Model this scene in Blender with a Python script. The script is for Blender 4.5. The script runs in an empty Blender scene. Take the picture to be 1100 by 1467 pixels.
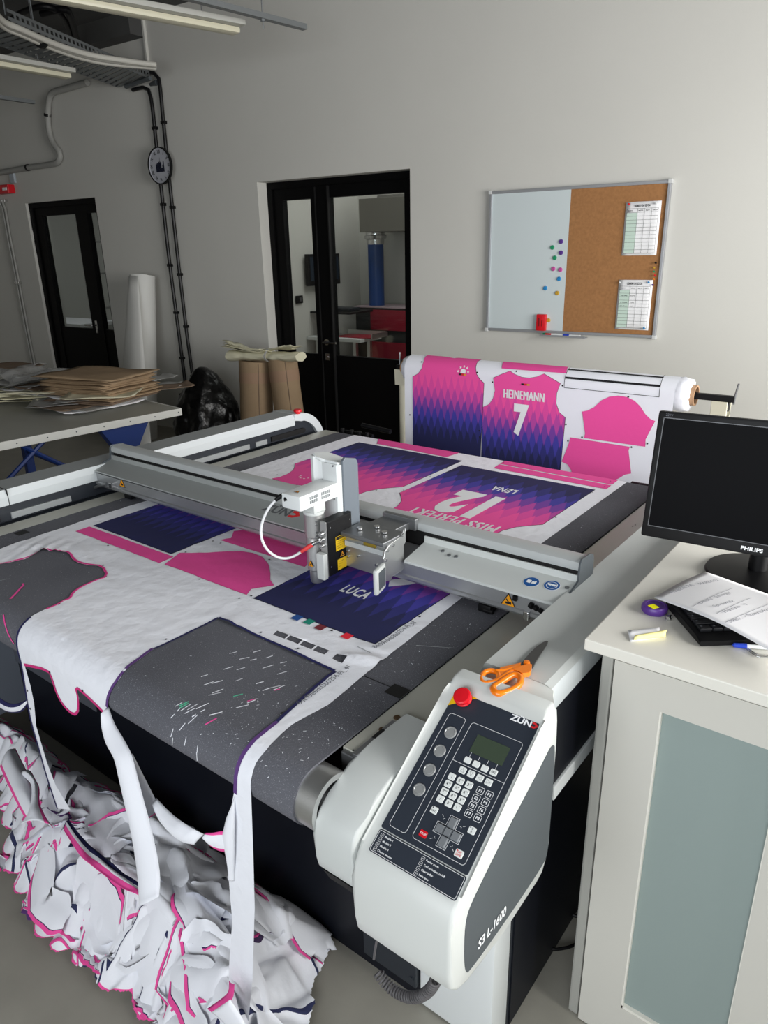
import bpy, bmesh, math, random
import numpy as np
from mathutils import Vector, Matrix, Euler, noise
random.seed(7)
PI = math.pi
SC = bpy.context.scene
COL = SC.collection
# ------------------------------------------------------------------ camera
F = 1034.0
RR = np.array([[0.793, -0.195, 0.577], [0.609, 0.284, -0.741], [-0.02, 0.939, 0.344]])
def _camrot():
    CX, CY = 550.0, 733.5
    u = lambda v: v / np.linalg.norm(v)
    dx = u(np.array([-870 - CX, -(385.0 - CY), -F])) * -1
    dx = u(np.array([870 + CX, (385.0 - CY), F]))
    dy = u(np.array([1400 - CX, -(337.0 - CY), -F]))
    dz = u(np.cross(dx, dy)); dy = u(dy - 0.5 * (dx @ dy) * dx); dx = u(np.cross(dy, dz))
    return np.array([dx, dy, dz])
RR = _camrot()
CP = np.array([0, 0, 1.70])
cam = bpy.data.cameras.new('camera'); camo = bpy.data.objects.new('camera', cam); COL.objects.link(camo)
cam.sensor_fit = 'HORIZONTAL'; cam.sensor_width = 36; cam.lens = 36 * F / 1100; cam.clip_start = .02
M4 = Matrix([list(r) + [0] for r in RR.tolist()] + [[0, 0, 0, 1]]); M4.translation = Vector(CP)
camo.matrix_world = M4
SC.camera = camo
# measuring helpers: a sight line through the photograph met with a real plane
def ray(px, py): return RR @ np.array([px - 550.0, -(py - 733.5), -F])
def _on(px, py, ax, v):
    r = ray(px, py); t = (v - CP[ax]) / r[ax]; return Vector(CP + t * r)
def onx(px, py, v): return _on(px, py, 0, v)
def ony(px, py, v): return _on(px, py, 1, v)
def onz(px, py, v): return _on(px, py, 2, v)
def onp(px, py, p, n):
    r = ray(px, py); n = np.array(n, float); t = ((np.array(p, float) - CP) @ n) / (r @ n); return Vector(CP + t * r)
# ------------------------------------------------------------------ materials
def lin(c):
    return [(x / 255 / 12.92 if x / 255 <= .04045 else ((x / 255 + .055) / 1.055) ** 2.4) for x in c]
MATS = {}
def mat(name, rgb, rough=.5, metal=0.0, bump=0.0, bscale=200.0, var=0.0, vscale=8.0, coat=0.0, spec=.5, trans=0.0, alpha=1.0, sheen=0.0, ior=1.45, aniso=0.0):
    if name in MATS: return MATS[name]
    m = bpy.data.materials.new(name); m.use_nodes = True; nt = m.node_tree; b = nt.nodes['Principled BSDF']
    c = lin(rgb) + [1]
    b.inputs['Base Color'].default_value = c; b.inputs['Roughness'].default_value = rough; b.inputs['Metallic'].default_value = metal
    b.inputs['Specular IOR Level'].default_value = spec; b.inputs['Coat Weight'].default_value = coat
    b.inputs['Transmission Weight'].default_value = trans; b.inputs['Alpha'].default_value = alpha; b.inputs['Sheen Weight'].default_value = sheen
    b.inputs['IOR'].default_value = ior
    tc = nt.nodes.new('ShaderNodeTexCoord')
    if var > 0:
        n = nt.nodes.new('ShaderNodeTexNoise'); n.inputs['Scale'].default_value = vscale; n.inputs['Detail'].default_value = 5
        nt.links.new(tc.outputs['Object'], n.inputs['Vector'])
        mr = nt.nodes.new('ShaderNodeMapRange'); mr.inputs['From Min'].default_value = .3; mr.inputs['From Max'].default_value = .7
        mr.inputs['To Min'].default_value = 1 - var; mr.inputs['To Max'].default_value = 1 + var
        nt.links.new(n.outputs['Fac'], mr.inputs['Value'])
        vm = nt.nodes.new('ShaderNodeVectorMath'); vm.operation = 'SCALE'; vm.inputs[0].default_value = c[:3]
        nt.links.new(mr.outputs['Result'], vm.inputs['Scale']); nt.links.new(vm.outputs['Vector'], b.inputs['Base Color'])
    if bump > 0:
        n = nt.nodes.new('ShaderNodeTexNoise'); n.inputs['Scale'].default_value = bscale; n.inputs['Detail'].default_value = 6
        nt.links.new(tc.outputs['Object'], n.inputs['Vector'])
        bp = nt.nodes.new('ShaderNodeBump'); bp.inputs['Strength'].default_value = 1; bp.inputs['Distance'].default_value = bump
        nt.links.new(n.outputs['Fac'], bp.inputs['Height']); nt.links.new(bp.outputs['Normal'], b.inputs['Normal'])
    MATS[name] = m
    return m
# ------------------------------------------------------------------ object helpers
def tag(o, label=None, cat=None, group=None, kind=None):
    if label: o['label'] = label
    if cat: o['category'] = cat
    if group: o['group'] = group
    if kind: o['kind'] = kind
    return o
def thing(name, label, cat, loc=(0, 0, 0), group=None):
    o = bpy.data.objects.new(name, None); COL.objects.link(o); o.location = loc; o.empty_display_size = .05
    return tag(o, label, cat, group)
def worldloc(o):
    v = Vector((0, 0, 0))
    while o is not None: v += o.location; o = o.parent
    return v
class MB:
    def __init__(s): s.bm = bmesh.new(); s.uv = None; s.mi = 0
    def face(s, vs, uvs=None, mi=None):
        try: f = s.bm.faces.new(vs)
        except ValueError: return None
        f.material_index = s.mi if mi is None else mi
        if uvs:
            l = s.bm.loops.layers.uv.verify()
            for lp, uv in zip(f.loops, uvs): lp[l].uv = uv
        return f
    def v(s, p): return s.bm.verts.new(p)
    def poly(s, pts, mi=None): return s.face([s.v(p) for p in pts], mi=mi)
    def box(s, x0, x1, y0, y1, z0, z1, M=None, bev=0.0, mi=None):
        P = [(x0, y0, z0), (x1, y0, z0), (x1, y1, z0), (x0, y1, z0), (x0, y0, z1), (x1, y0, z1), (x1, y1, z1), (x0, y1, z1)]
        vs = [s.v(M @ Vector(p) if M else p) for p in P]
        fs = [s.face([vs[i] for i in q], mi=mi) for q in ((0, 3, 2, 1), (4, 5, 6, 7), (0, 1, 5, 4), (1, 2, 6, 5), (2, 3, 7, 6), (3, 0, 4, 7))]
        if bev > 0:
            es = list({e for f in fs for e in f.edges})
            r = bmesh.ops.bevel(s.bm, geom=es, offset=bev, segments=2, profile=.6, affect='EDGES', clamp_overlap=True)
            if mi is not None or s.mi:
                for f in r['faces']: f.material_index = s.mi if mi is None else mi
        return s
    def cyl(s, a, b, r, seg=24, r2=None, cap=True, mi=None):
        a = Vector(a); b = Vector(b); r2 = r if r2 is None else r2
        d = (b - a).normalized(); u = d.orthogonal().normalized(); w = d.cross(u)
        A = [s.v(a + (u * math.cos(t) + w * math.sin(t)) * r) for t in [2 * PI * i / seg for i in range(seg)]]
        B = [s.v(b + (u * math.cos(t) + w * math.sin(t)) * r2) for t in [2 * PI * i / seg for i in range(seg)]]
        for i in range(seg):
            j = (i + 1) % seg; s.face([A[i], A[j], B[j], B[i]], mi=mi)
        if cap: s.face(A[::-1], mi=mi); s.face(B, mi=mi)
        return s
    def ring(s, a, b, ro, ri, seg=32, mi=None):      # hollow tube from a to b
        a = Vector(a); b = Vector(b); d = (b - a).normalized(); u = d.orthogonal().normalized(); w = d.cross(u)
        C = lambda c, r: [s.v(c + (u * math.cos(2 * PI * i / seg) + w * math.sin(2 * PI * i / seg)) * r) for i in range(seg)]
        L = [C(a, ro), C(b, ro), C(b, ri), C(a, ri)]
        for k in range(4):
            P, Q = L[k], L[(k + 1) % 4]
            for i in range(seg): j = (i + 1) % seg; s.face([P[i], P[j], Q[j], Q[i]], mi=mi)
        return s
    def tube(s, pts, r, seg=8, closed=False, cap=True, mi=None):
        pts = [Vector(p) for p in pts]; n = len(pts); rs = r if isinstance(r, (list, tuple)) else [r] * n
        up = None; rings = []
        for i, p in enumerate(pts):
            q = pts[(i + 1) % n] if (i < n - 1 or closed) else p; o = pts[i - 1] if (i > 0 or closed) else p
            d = (q - o).normalized()
            if up is None: up = d.orthogonal().normalized()
            else:
                up = (up - d * up.dot(d))
                up = up.normalized() if up.length > 1e-6 else d.orthogonal().normalized()
            w = d.cross(up)
            rings.append([s.v(p + (up * math.cos(2 * PI * k / seg) + w * math.sin(2 * PI * k / seg)) * rs[i]) for k in range(seg)])
        for i in range(n if closed else n - 1):
            A = rings[i]; B = rings[(i + 1) % n]
            for k in range(seg): j = (k + 1) % seg; s.face([A[k], A[j], B[j], B[k]], mi=mi)
        if cap and not closed: s.face(rings[0][::-1], mi=mi); s.face(rings[-1], mi=mi)
        return s
    def prism(s, poly, fn, t0, t1, bev=0.0, seg=2, mi=None):      # poly of 2D points, fn(a, b, t) -> xyz
        A = [s.v(fn(a, b, t0)) for a, b in poly]; B = [s.v(fn(a, b, t1)) for a, b in poly]
        fs = [s.face(A[::-1], mi=mi), s.face(B, mi=mi)]; n = len(poly)
        side = []
        for i in range(n): j = (i + 1) % n; side.append(s.face([A[i], A[j], B[j], B[i]], mi=mi))
        if bev > 0:
            es = list(fs[0].edges) + list(fs[1].edges)
            bmesh.ops.bevel(s.bm, geom=es, offset=bev, segments=seg, profile=.5, affect='EDGES', clamp_overlap=True)
        return s
    def lathe(s, prof, c, axis=(0, 0, 1), seg=32, mi=None):      # prof: (r, h)
        c = Vector(c); d = Vector(axis).normalized(); u = d.orthogonal().normalized(); w = d.cross(u); R = []
        for r, h in prof:
            R.append([s.v(c + d * h + (u * math.cos(2 * PI * k / seg) + w * math.sin(2 * PI * k / seg)) * max(r, 1e-5)) for k in range(seg)])
        for A, B in zip(R, R[1:]):
            for k in range(seg): j = (k + 1) % seg; s.face([A[k], A[j], B[j], B[k]], mi=mi)
        return s
    def grid(s, fn, nu, nv, mi=None, uv=None):
        V = [[s.v(fn(i / nu, j / nv)) for j in range(nv + 1)] for i in range(nu + 1)]
        for i in range(nu):
            for j in range(nv):
                q = [(i, j), (i + 1, j), (i + 1, j + 1), (i, j + 1)]
                s.face([V[a][b] for a, b in q], uvs=[uv(a / nu, b / nv) for a, b in q] if uv else None, mi=mi(i / nu, j / nv) if callable(mi) else mi)
        return s
    def merge_mesh(s, me, M=None, mi=None):
        n0 = len(s.bm.verts); f0 = len(s.bm.faces)
        s.bm.from_mesh(me); s.bm.verts.ensure_lookup_table(); s.bm.faces.ensure_lookup_table()
        if M:
            for v in s.bm.verts[n0:]: v.co = M @ v.co
        for f in s.bm.faces[f0:]: f.material_index = s.mi if mi is None else mi
        return s
def obj(name, mb, mats, parent=None, smooth=None, label=None, cat=None, group=None, kind=None, solid=0.0, recalc=True):
    me = bpy.data.meshes.new(name)
    if solid or recalc: bmesh.ops.recalc_face_normals(mb.bm, faces=mb.bm.faces[:])
    mb.bm.to_mesh(me); mb.bm.free()
    for m in (mats if isinstance(mats, (list, tuple)) else [mats]): me.materials.append(m)
    if smooth is not None:
        me.polygons.foreach_set('use_smooth', [True] * len(me.polygons))
        if smooth < 180:
            try: me.set_sharp_from_angle(angle=math.radians(smooth))
            except Exception: pass
    o = bpy.data.objects.new(name, me); COL.objects.link(o)
    if parent is not None:
        o.parent = parent; o.location = -worldloc(parent)
    if solid:
        md = o.modifiers.new('thickness', 'SOLIDIFY'); md.thickness = solid; md.offset = 0
    return tag(o, label, cat, group, kind)
def copy_tree(o, d, parent=None):       # a thing and its parts, shifted by d
    c = o.copy(); COL.objects.link(c)
    if parent is None: c.location = o.location + Vector(d)
    else: c.parent = parent
    for ch in o.children: copy_tree(ch, d, c)
    return c
_tx = {}
def text_mesh(t, size=1.0, bold=0.0, spacing=1.0, ext=0.0):
    k = (t, bold, spacing, ext)
    if k not in _tx:
        cu = bpy.data.curves.new('lettering', 'FONT'); cu.body = t; cu.size = 1; cu.offset = bold; cu.space_character = spacing; cu.extrude = ext
        cu.align_x = 'LEFT'; cu.resolution_u = 3
        o = bpy.data.objects.new('lettering', cu); COL.objects.link(o)
        dg = bpy.context.evaluated_depsgraph_get(); me = bpy.data.meshes.new_from_object(o.evaluated_get(dg))
        COL.objects.unlink(o); bpy.data.objects.remove(o)
        _tx[k] = me
    return _tx[k]
def frame(o, ax, ay, off=0.0):       # matrix: text x -> ax, text y -> ay (vectors carry the scale)
    ax = Vector(ax); ay = Vector(ay); n = ax.cross(ay).normalized()
    m = Matrix((( ax.x, ay.x, n.x, 0), (ax.y, ay.y, n.y, 0), (ax.z, ay.z, n.z, 0), (0, 0, 0, 1)))
    m.translation = Vector(o) + n * off
    return m
def text(mb, t, o, ax, ay, h, off=.0006, sx=1.0, bold=0.0, spacing=1.0, center=False, mi=None, width=None):
    """lettering of cap height h from o along unit ax / ay"""
    me = text_mesh(t, bold=bold, spacing=spacing); k = h / .7
    w = max(v.co.x for v in me.vertices) if len(me.vertices) else 0
    if width is not None: sx = width / (w * k)
    o = Vector(o)
    if center: o = o - Vector(ax) * w * k * sx * .5 - Vector(ay) * h * .5
    mb.merge_mesh(me, frame(o, Vector(ax) * k * sx, Vector(ay) * k, off), mi=mi)
def fill2d(loops):
    """triangulated region inside loops[0] less the other loops"""
    cu = bpy.data.curves.new('outline', 'CURVE'); cu.dimensions = '2D'; cu.fill_mode = 'BOTH'
    for L in loops:
        sp = cu.splines.new('POLY'); sp.points.add(len(L) - 1)
        for p, q in zip(sp.points, L): p.co = (q[0], q[1], 0, 1)
        sp.use_cyclic_u = True
    o = bpy.data.objects.new('outline', cu); COL.objects.link(o)
    dg = bpy.context.evaluated_depsgraph_get(); me = bpy.data.meshes.new_from_object(o.evaluated_get(dg))
    COL.objects.unlink(o); bpy.data.objects.remove(o); bpy.data.curves.remove(cu)
    bm = bmesh.new(); bm.from_mesh(me); bpy.data.meshes.remove(me)
    for v in bm.verts: v.co.z = 0
    return bm
def slice2d(bm, xs=(), ys=()):
    for n, L in (((1, 0, 0), xs), ((0, 1, 0), ys)):
        for c in L:
            bmesh.ops.bisect_plane(bm, geom=bm.verts[:] + bm.edges[:] + bm.faces[:], plane_co=(c * n[0], c * n[1], 0), plane_no=n, dist=1e-6)
def smooth_loop(pts, n=3, closed=True):      # Chaikin
    for _ in range(n):
        q = []; m = len(pts)
        for i in range(m if closed else m - 1):
            a, b = pts[i], pts[(i + 1) % m]
            q += [(.75 * a[0] + .25 * b[0], .75 * a[1] + .25 * b[1]), (.25 * a[0] + .75 * b[0], .25 * a[1] + .75 * b[1])]
        pts = q if closed else [pts[0]] + q + [pts[-1]]
    return pts
def band(pts, w, closed=False):      # 2D strip centred on a polyline -> (left, right)
    n = len(pts); Lr = []
    for i in range(n):
        a = Vector(pts[i - 1] if (i > 0 or closed) else pts[i]); b = Vector(pts[(i + 1) % n] if (i < n - 1 or closed) else pts[i])
        d = (b - a); d = d.normalized() if d.length > 1e-9 else Vector((1, 0)); m = Vector((-d.y, d.x)); p = Vector(pts[i])
        Lr.append((p + m * w[0], p + m * w[1]))
    return Lr
# ------------------------------------------------------------------ palette
m_wall = mat('wall_paint', (206, 205, 199), .85, bump=.0006, bscale=60, var=.015, vscale=1.5)
m_ceil = mat('ceiling_concrete', (78, 78, 77), .9, bump=.004, bscale=12, var=.15, vscale=2)
m_floor = mat('floor_concrete', (150, 147, 137), .42, bump=.0006, bscale=30, var=.10, vscale=5)
m_black = mat('black_door_paint', (7, 7, 8), .5, spec=.15)
m_cons = mat('console_grey', (206, 209, 206), .42)
m_blackpl = mat('black_plastic', (12, 12, 14), .45, spec=.3)
m_screen = mat('dark_screen', (4, 4, 6), .35, spec=.04)
m_alu = mat('brushed_aluminium', (196, 197, 196), .36, metal=.9, bump=.0002, bscale=300)
m_alud = mat('dark_aluminium', (140, 142, 144), .4, metal=.85)
m_steel = mat('bright_steel', (205, 205, 205), .22, metal=1)
m_beam = mat('silver_beam', (178, 180, 182), .38, metal=.75)
m_light = mat('light_grey_paint', (196, 200, 198), .42)
m_cover = mat('cover_grey_paint', (176, 180, 180), .4)
m_railtop = mat('rail_shaded_grey', (150, 154, 155), .42)  # left rail top's shadow is put into this grey; inner channel shares it
m_stripe = mat('rail_stripe_paint', (198, 204, 206), .42)
m_white = mat('white_paint', (222, 226, 226), .42)
m_plate = mat('beige_table_plate', (186, 186, 176), .35, metal=.25)
m_anth = mat('anthracite_paint', (38, 43, 50), .45)
m_anthm = mat('anthracite_side', (78, 84, 88), .45)
m_skirt = mat('black_skirt', (14, 17, 26), .45, spec=.3)
m_slot = mat('slot_black', (6, 6, 7), .7)
m_white_fab = mat('white_fabric', (236, 238, 245), .85, bump=.0035, bscale=28, sheen=.1)
m_white_cloth = mat('white_cloth', (236, 238, 245), .8, bump=.0008, bscale=40, sheen=.1)
m_pink = mat('pink_fabric', (240, 80, 160), .8, bump=.0008, bscale=60)
m_pinkedge = mat('pink_edge', (205, 45, 120), .8)
m_navy = mat('navy_fabric', (28, 32, 88), .8, bump=.0006, bscale=60)
m_navyedge = mat('navy_edge', (34, 34, 82), .8)
m_purple = mat('purple_edge', (92, 58, 120), .8)
m_ink = mat('black_ink', (22, 22, 26), .7)
m_inkg = mat('grey_ink', (110, 112, 120), .7)
m_whiteink = mat('white_print', (236, 238, 240), .7)
m_red = mat('red_plastic', (214, 22, 36), .35)
m_redink = mat('red_print', (214, 40, 44), .5)
m_yellow = mat('yellow_label', (240, 196, 20), .5)
m_amber = mat('amber_sign', (240, 160, 20), .5)
m_blue = mat('blue_sign', (24, 84, 150), .5)
m_orange = mat('orange_plastic', (244, 128, 20), .28, coat=.3)
m_blade = mat('blade_steel', (104, 104, 104), .35, metal=.8)
m_cabinet = mat('cabinet_beige', (200, 198, 190), .5)
m_desktop = mat('worktop_beige', (224, 222, 213), .4)
m_frost = mat('frosted_glass', (150, 164, 161), .3, alpha=.86)
m_paper = mat('white_paper', (243, 243, 245), .8)
m_kraft = mat('kraft_paper', (152, 130, 104), .9, spec=.2, bump=.0015, bscale=30, var=.08, vscale=6)
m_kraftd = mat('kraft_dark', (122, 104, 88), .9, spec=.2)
m_cream = mat('cream_paper', (214, 210, 184), .7, bump=.001, bscale=40)
m_greypaper = mat('greyish_film', (168, 168, 166), .45, bump=.002, bscale=18)
m_bag = mat('black_bag', (5, 5, 6), .28, bump=.012, bscale=14)
m_tbl = mat('table_grey_top', (158, 158, 150), .45)
m_tbled = mat('table_edge_strip', (206, 206, 200), .5)
m_bluep = mat('blue_leg_paint', (20, 50, 116), .4)
m_cork = mat('cork', (158, 112, 70), .9, bump=.001, bscale=150, var=.12, vscale=60)
m_wb = mat('whiteboard', (204, 214, 216), .25)
m_green = mat('green_plastic', (30, 140, 96), .4)
m_violet = mat('violet_plastic', (84, 50, 132), .35)
m_bluem = mat('blue_magnet', (40, 130, 190), .4)
m_pinkm = mat('pink_magnet', (186, 80, 150), .4)
m_goldm = mat('gold_magnet', (190, 150, 50), .4)
m_tube = mat('roll_white', (214, 214, 210), .6, bump=.001, bscale=20)
m_card = mat('cardboard', (176, 140, 108), .8)
m_duct = mat('galvanised_sheet', (120, 118, 112), .45, metal=.5)
m_redp = mat('dark_red_panel', (150, 24, 48), .45)
m_cablew = mat('white_cable', (220, 222, 224), .45)
m_cableg = mat('grey_cable', (86, 84, 86), .5)
m_coil = mat('coil_grey', (92, 90, 92), .5)
m_display = mat('lcd_green', (62, 74, 60), .25)
m_key = mat('key_white', (226, 230, 228), .4)
m_keyg = mat('key_grey', (118, 122, 126), .4)
m_sticker = mat('panel_slate', (44, 50, 60), .42)
m_round = mat('round_button', (166, 168, 168), .3, metal=.4)
m_gal = mat('galvanised_tray', (130, 134, 136), .5, metal=.6)
m_ivory = mat('ivory_paint', (212, 208, 186), .5)
def glass():
    m = bpy.data.materials.new('window_glass'); m.use_nodes = True; nt = m.node_tree; nt.nodes.clear()
    o = nt.nodes.new('ShaderNodeOutputMaterial'); t = nt.nodes.new('ShaderNodeBsdfTransparent'); g = nt.nodes.new('ShaderNodeBsdfGlossy')
    t.inputs['Color'].default_value = (.86, .88, .87, 1); g.inputs['Roughness'].default_value = .03
    mx = nt.nodes.new('ShaderNodeMixShader'); mx.inputs[0].default_value = .04
    nt.links.new(t.outputs[0], mx.inputs[1]); nt.links.new(g.outputs[0], mx.inputs[2]); nt.links.new(mx.outputs[0], o.inputs[0])
    return m
m_glass = glass()
def film():
    m = bpy.data.materials.new('clear_film'); m.use_nodes = True; nt = m.node_tree; b = nt.nodes['Principled BSDF']
    b.inputs['Base Color'].default_value = lin((190, 190, 188)) + [1]; b.inputs['Roughness'].default_value = .25; b.inputs['Alpha'].default_value = .45
    return m
m_film = film()
def belt_mat():
    m = mat('conveyor_felt', (84, 85, 92), .92, bump=.0012, bscale=260)
    nt = m.node_tree; b = nt.nodes['Principled BSDF']; tc = nt.nodes.new('ShaderNodeTexCoord')
    base = lin((84, 85, 92))
    def spots(scale, lo, hi, seed):
        n = nt.nodes.new('ShaderNodeTexNoise'); n.inputs['Scale'].default_value = scale; n.inputs['Detail'].default_value = 2
        mp = nt.nodes.new('ShaderNodeMapping'); mp.inputs['Location'].default_value = (seed, seed * 2, 0)
        nt.links.new(tc.outputs['Object'], mp.inputs[0]); nt.links.new(mp.outputs[0], n.inputs['Vector'])
        r = nt.nodes.new('ShaderNodeMapRange'); r.inputs['From Min'].default_value = lo; r.inputs['From Max'].default_value = hi; r.clamp = True
        nt.links.new(n.outputs['Fac'], r.inputs['Value']); return r.outputs['Result']
    a = spots(600, .60, .72, 3); d = spots(1.7, .42, .62, 9); f = spots(330, .70, .74, 20)
    def mixc(fac, c1, c2):
        mx = nt.nodes.new('ShaderNodeMix'); mx.data_type = 'RGBA'; nt.links.new(fac, mx.inputs[0])
        for i, c in ((6, c1), (7, c2)):
            if isinstance(c, list): mx.inputs[i].default_value = c + [1]
            else: nt.links.new(c, mx.inputs[i])
        return mx.outputs[2]
    c = mixc(d, lin((74, 75, 82)), lin((94, 95, 102)))
    c = mixc(a, c, lin((140, 141, 148)))
    c = mixc(f, c, lin((176, 177, 182)))
    nt.links.new(c, b.inputs['Base Color'])
    return m
m_belt = belt_mat()
def zig_mat(name, period=.042, amp=.055, h0=.10, step=.047, cols=None):
    """jersey print: bands of triangles from navy at the hem to pink at the shoulders; UV in metres, v from the hem"""
    m = bpy.data.materials.new(name); m.use_nodes = True; nt = m.node_tree; b = nt.nodes['Principled BSDF']; b.inputs['Roughness'].default_value = .8
    uv = nt.nodes.new('ShaderNodeUVMap'); sp = nt.nodes.new('ShaderNodeSeparateXYZ'); nt.links.new(uv.outputs[0], sp.inputs[0])
    def M(op, a, b_=None, c_=None):
        n = nt.nodes.new('ShaderNodeMath'); n.operation = op
        for i, x in enumerate((a, b_, c_)):
            if x is None: continue
            if isinstance(x, (int, float)): n.inputs[i].default_value = x
            else: nt.links.new(x, n.inputs[i])
        return n.outputs[0]
    cols = cols or [(27, 31, 80), (40, 42, 114), (60, 56, 156), (116, 60, 158), (184, 68, 160), (224, 74, 160), (240, 80, 160)]
    cur = None; col = lin(cols[0]) + [1]
    for i, c in enumerate(cols[1:]):
        ph = [0, .5][i % 2]
        tri = M('PINGPONG', M('ADD', M('DIVIDE', sp.outputs[0], period), ph * 1.0), .5)
        th = M('ADD', M('MULTIPLY', tri, 2 * amp), h0 + i * step)
        msk = M('MULTIPLY', M('SUBTRACT', sp.outputs[1], th), 90.0)
        cl = nt.nodes.new('ShaderNodeClamp'); nt.links.new(msk, cl.inputs[0])
        fade = M('MULTIPLY', cl.outputs[0], 1.0)
        mx = nt.nodes.new('ShaderNodeMix'); mx.data_type = 'RGBA'; nt.links.new(fade, mx.inputs[0])
        if cur is None: mx.inputs[6].default_value = col
        else: nt.links.new(cur, mx.inputs[6])
        mx.inputs[7].default_value = lin(c) + [1]; cur = mx.outputs[2]
    nt.links.new(cur, b.inputs['Base Color'])
    return m
m_zig = zig_mat('jersey_print', .0425, .085, .085, .070)
m_zigL = zig_mat('jersey_print_large', .057, .090, .055, .062)
m_zigH = zig_mat('jersey_print_hanging', .0385, .075, .13, .048)
def fold_mat():
    m = mat('fold_cloth', (236, 238, 245), .8, bump=.0008, bscale=60, sheen=.1); nt = m.node_tree; b = nt.nodes['Principled BSDF']
    def M(op, a, b_=None):
        n = nt.nodes.new('ShaderNodeMath'); n.operation = op
        for i, x in enumerate((a, b_)):
            if x is None: continue
            if isinstance(x, (int, float)): n.inputs[i].default_value = x
            else: nt.links.new(x, n.inputs[i])
        return n.outputs[0]
    cur = None
    for uvn, seed, lo, hi in (('fold_a', 3.1, .86, .975), ('fold_b', 8.7, .90, .985), ('rim', 5.5, .80, .97)):
        uv = nt.nodes.new('ShaderNodeUVMap'); uv.uv_map = uvn; sp = nt.nodes.new('ShaderNodeSeparateXYZ'); nt.links.new(uv.outputs[0], sp.inputs[0])
        f = M('FRACT', sp.outputs[0]) if uvn != 'rim' else sp.outputs[0]; idn = M('FLOOR', sp.outputs[0]) if uvn != 'rim' else 1.0
        nz = nt.nodes.new('ShaderNodeTexNoise'); nz.inputs['Scale'].default_value = 1.0; nz.inputs['Detail'].default_value = 0
        cv = nt.nodes.new('ShaderNodeCombineXYZ'); nt.links.new(M('MULTIPLY', sp.outputs[1], 1.0), cv.inputs[0])
        nt.links.new(M('ADD', M('MULTIPLY', idn, 7.31), seed), cv.inputs[1]); nt.links.new(cv.outputs[0], nz.inputs['Vector'])
        inb = M('MULTIPLY', M('GREATER_THAN', f, lo), M('LESS_THAN', f, hi))
        line = M('MULTIPLY', M('GREATER_THAN', f, hi), M('LESS_THAN', f, hi + .018))
        pk = M('GREATER_THAN', nz.outputs['Fac'], .50 if uvn != 'rim' else .40); nv = M('LESS_THAN', nz.outputs['Fac'], .405 if uvn != 'rim' else .33)
        for msk, c in ((M('MULTIPLY', inb, pk), (240, 80, 160)), (M('MULTIPLY', line, pk), (60, 40, 80)), (M('MULTIPLY', inb, nv), (38, 44, 84))):
            mx = nt.nodes.new('ShaderNodeMix'); mx.data_type = 'RGBA'; nt.links.new(msk, mx.inputs[0])
            if cur is None: mx.inputs[6].default_value = lin((236, 238, 245)) + [1]
            else: nt.links.new(cur, mx.inputs[6])
            mx.inputs[7].default_value = lin(c) + [1]; cur = mx.outputs[2]
    nt.links.new(cur, b.inputs['Base Color'])
    return m
m_fold = fold_mat()
# ------------------------------------------------------------------ room
X0 = 1.9; Y0 = -2.2; WY, WL = 2.2, 3.2; PWR, PWB, EXPO = 262, 135, 0.0
SPLIT = {'inner_channel', 'index_patch', 'packing_tape', 'pink_thread', 'green_thread', 'screw', 'bolt', 'screw_hole', 'box_screw', 'head_screw', 'tube_screw', 'brace', 'connector', 'latch', 'suspension', 'threaded_rod', 'edge_screw', 'hinge', 'door_seal', 'sensor_block', 'set_screw', 'scratch', 'rear_roller', 'folded_corner', 'hanger_rod', 'support_bracket', 'vent_slots', 'ceiling_cable', 'grip_mark', 'clock_hand', 'roller', 'table_channel', 'rail_slot', 'registration_mark', 'side_panel'}
A0 = math.radians(3.44)
WD = Vector((math.cos(A0), math.sin(A0), 0)); WN = Vector((-math.sin(A0), math.cos(A0), 0)); UP = Vector((0, 0, 1))
def W(u, d, z): return WD * u + WN * d + UP * z            # along the back wall, away from camera, up
MW = Matrix(((WD.x, WN.x, 0, 0), (WD.y, WN.y, 0, 0), (0, 0, 1, 0), (0, 0, 0, 1)))
def wuz(px, py, D): q = onp(px, py, WN * D, WN); return (q.dot(WD), q.z)
CZ = 3.58
def wbox(mb, u0, u1, d0, d1, z0, z1, bev=0.0, mi=None): return mb.box(u0, u1, d0, d1, z0, z1, MW, bev, mi)
def struct(name, mb, m, parent=None, **k):
    return obj(name, mb, m, parent, kind=None if parent else 'structure', **k)
mb = MB(); wbox(mb, -11, 3.2, -4.2, 10, -.1, 0); struct('floor', mb, m_floor)
mb = MB(); wbox(mb, -11, 3.2, -4.2, 5.05, CZ, CZ + .1); struct('ceiling', mb, m_ceil)
R0, R1, RT = -4.495, -3.012, 2.226
L0, L1, LT = -7.869, -6.66, 2.222
mb = MB()
for a, b in ((-11, L0), (L1, R0), (R1, 3.2)): wbox(mb, a, b, 4.8, 5.05, 0, CZ)
for a, b, t in ((L0, L1, LT), (R0, R1, RT)): wbox(mb, a, b, 4.8, 5.05, t, CZ)
struct('wall_back', mb, m_wall)
mb = MB(); wbox(mb, -11.2, -11, -4.2, 5.05, 0, CZ); struct('wall_left', mb, m_wall)
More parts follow.
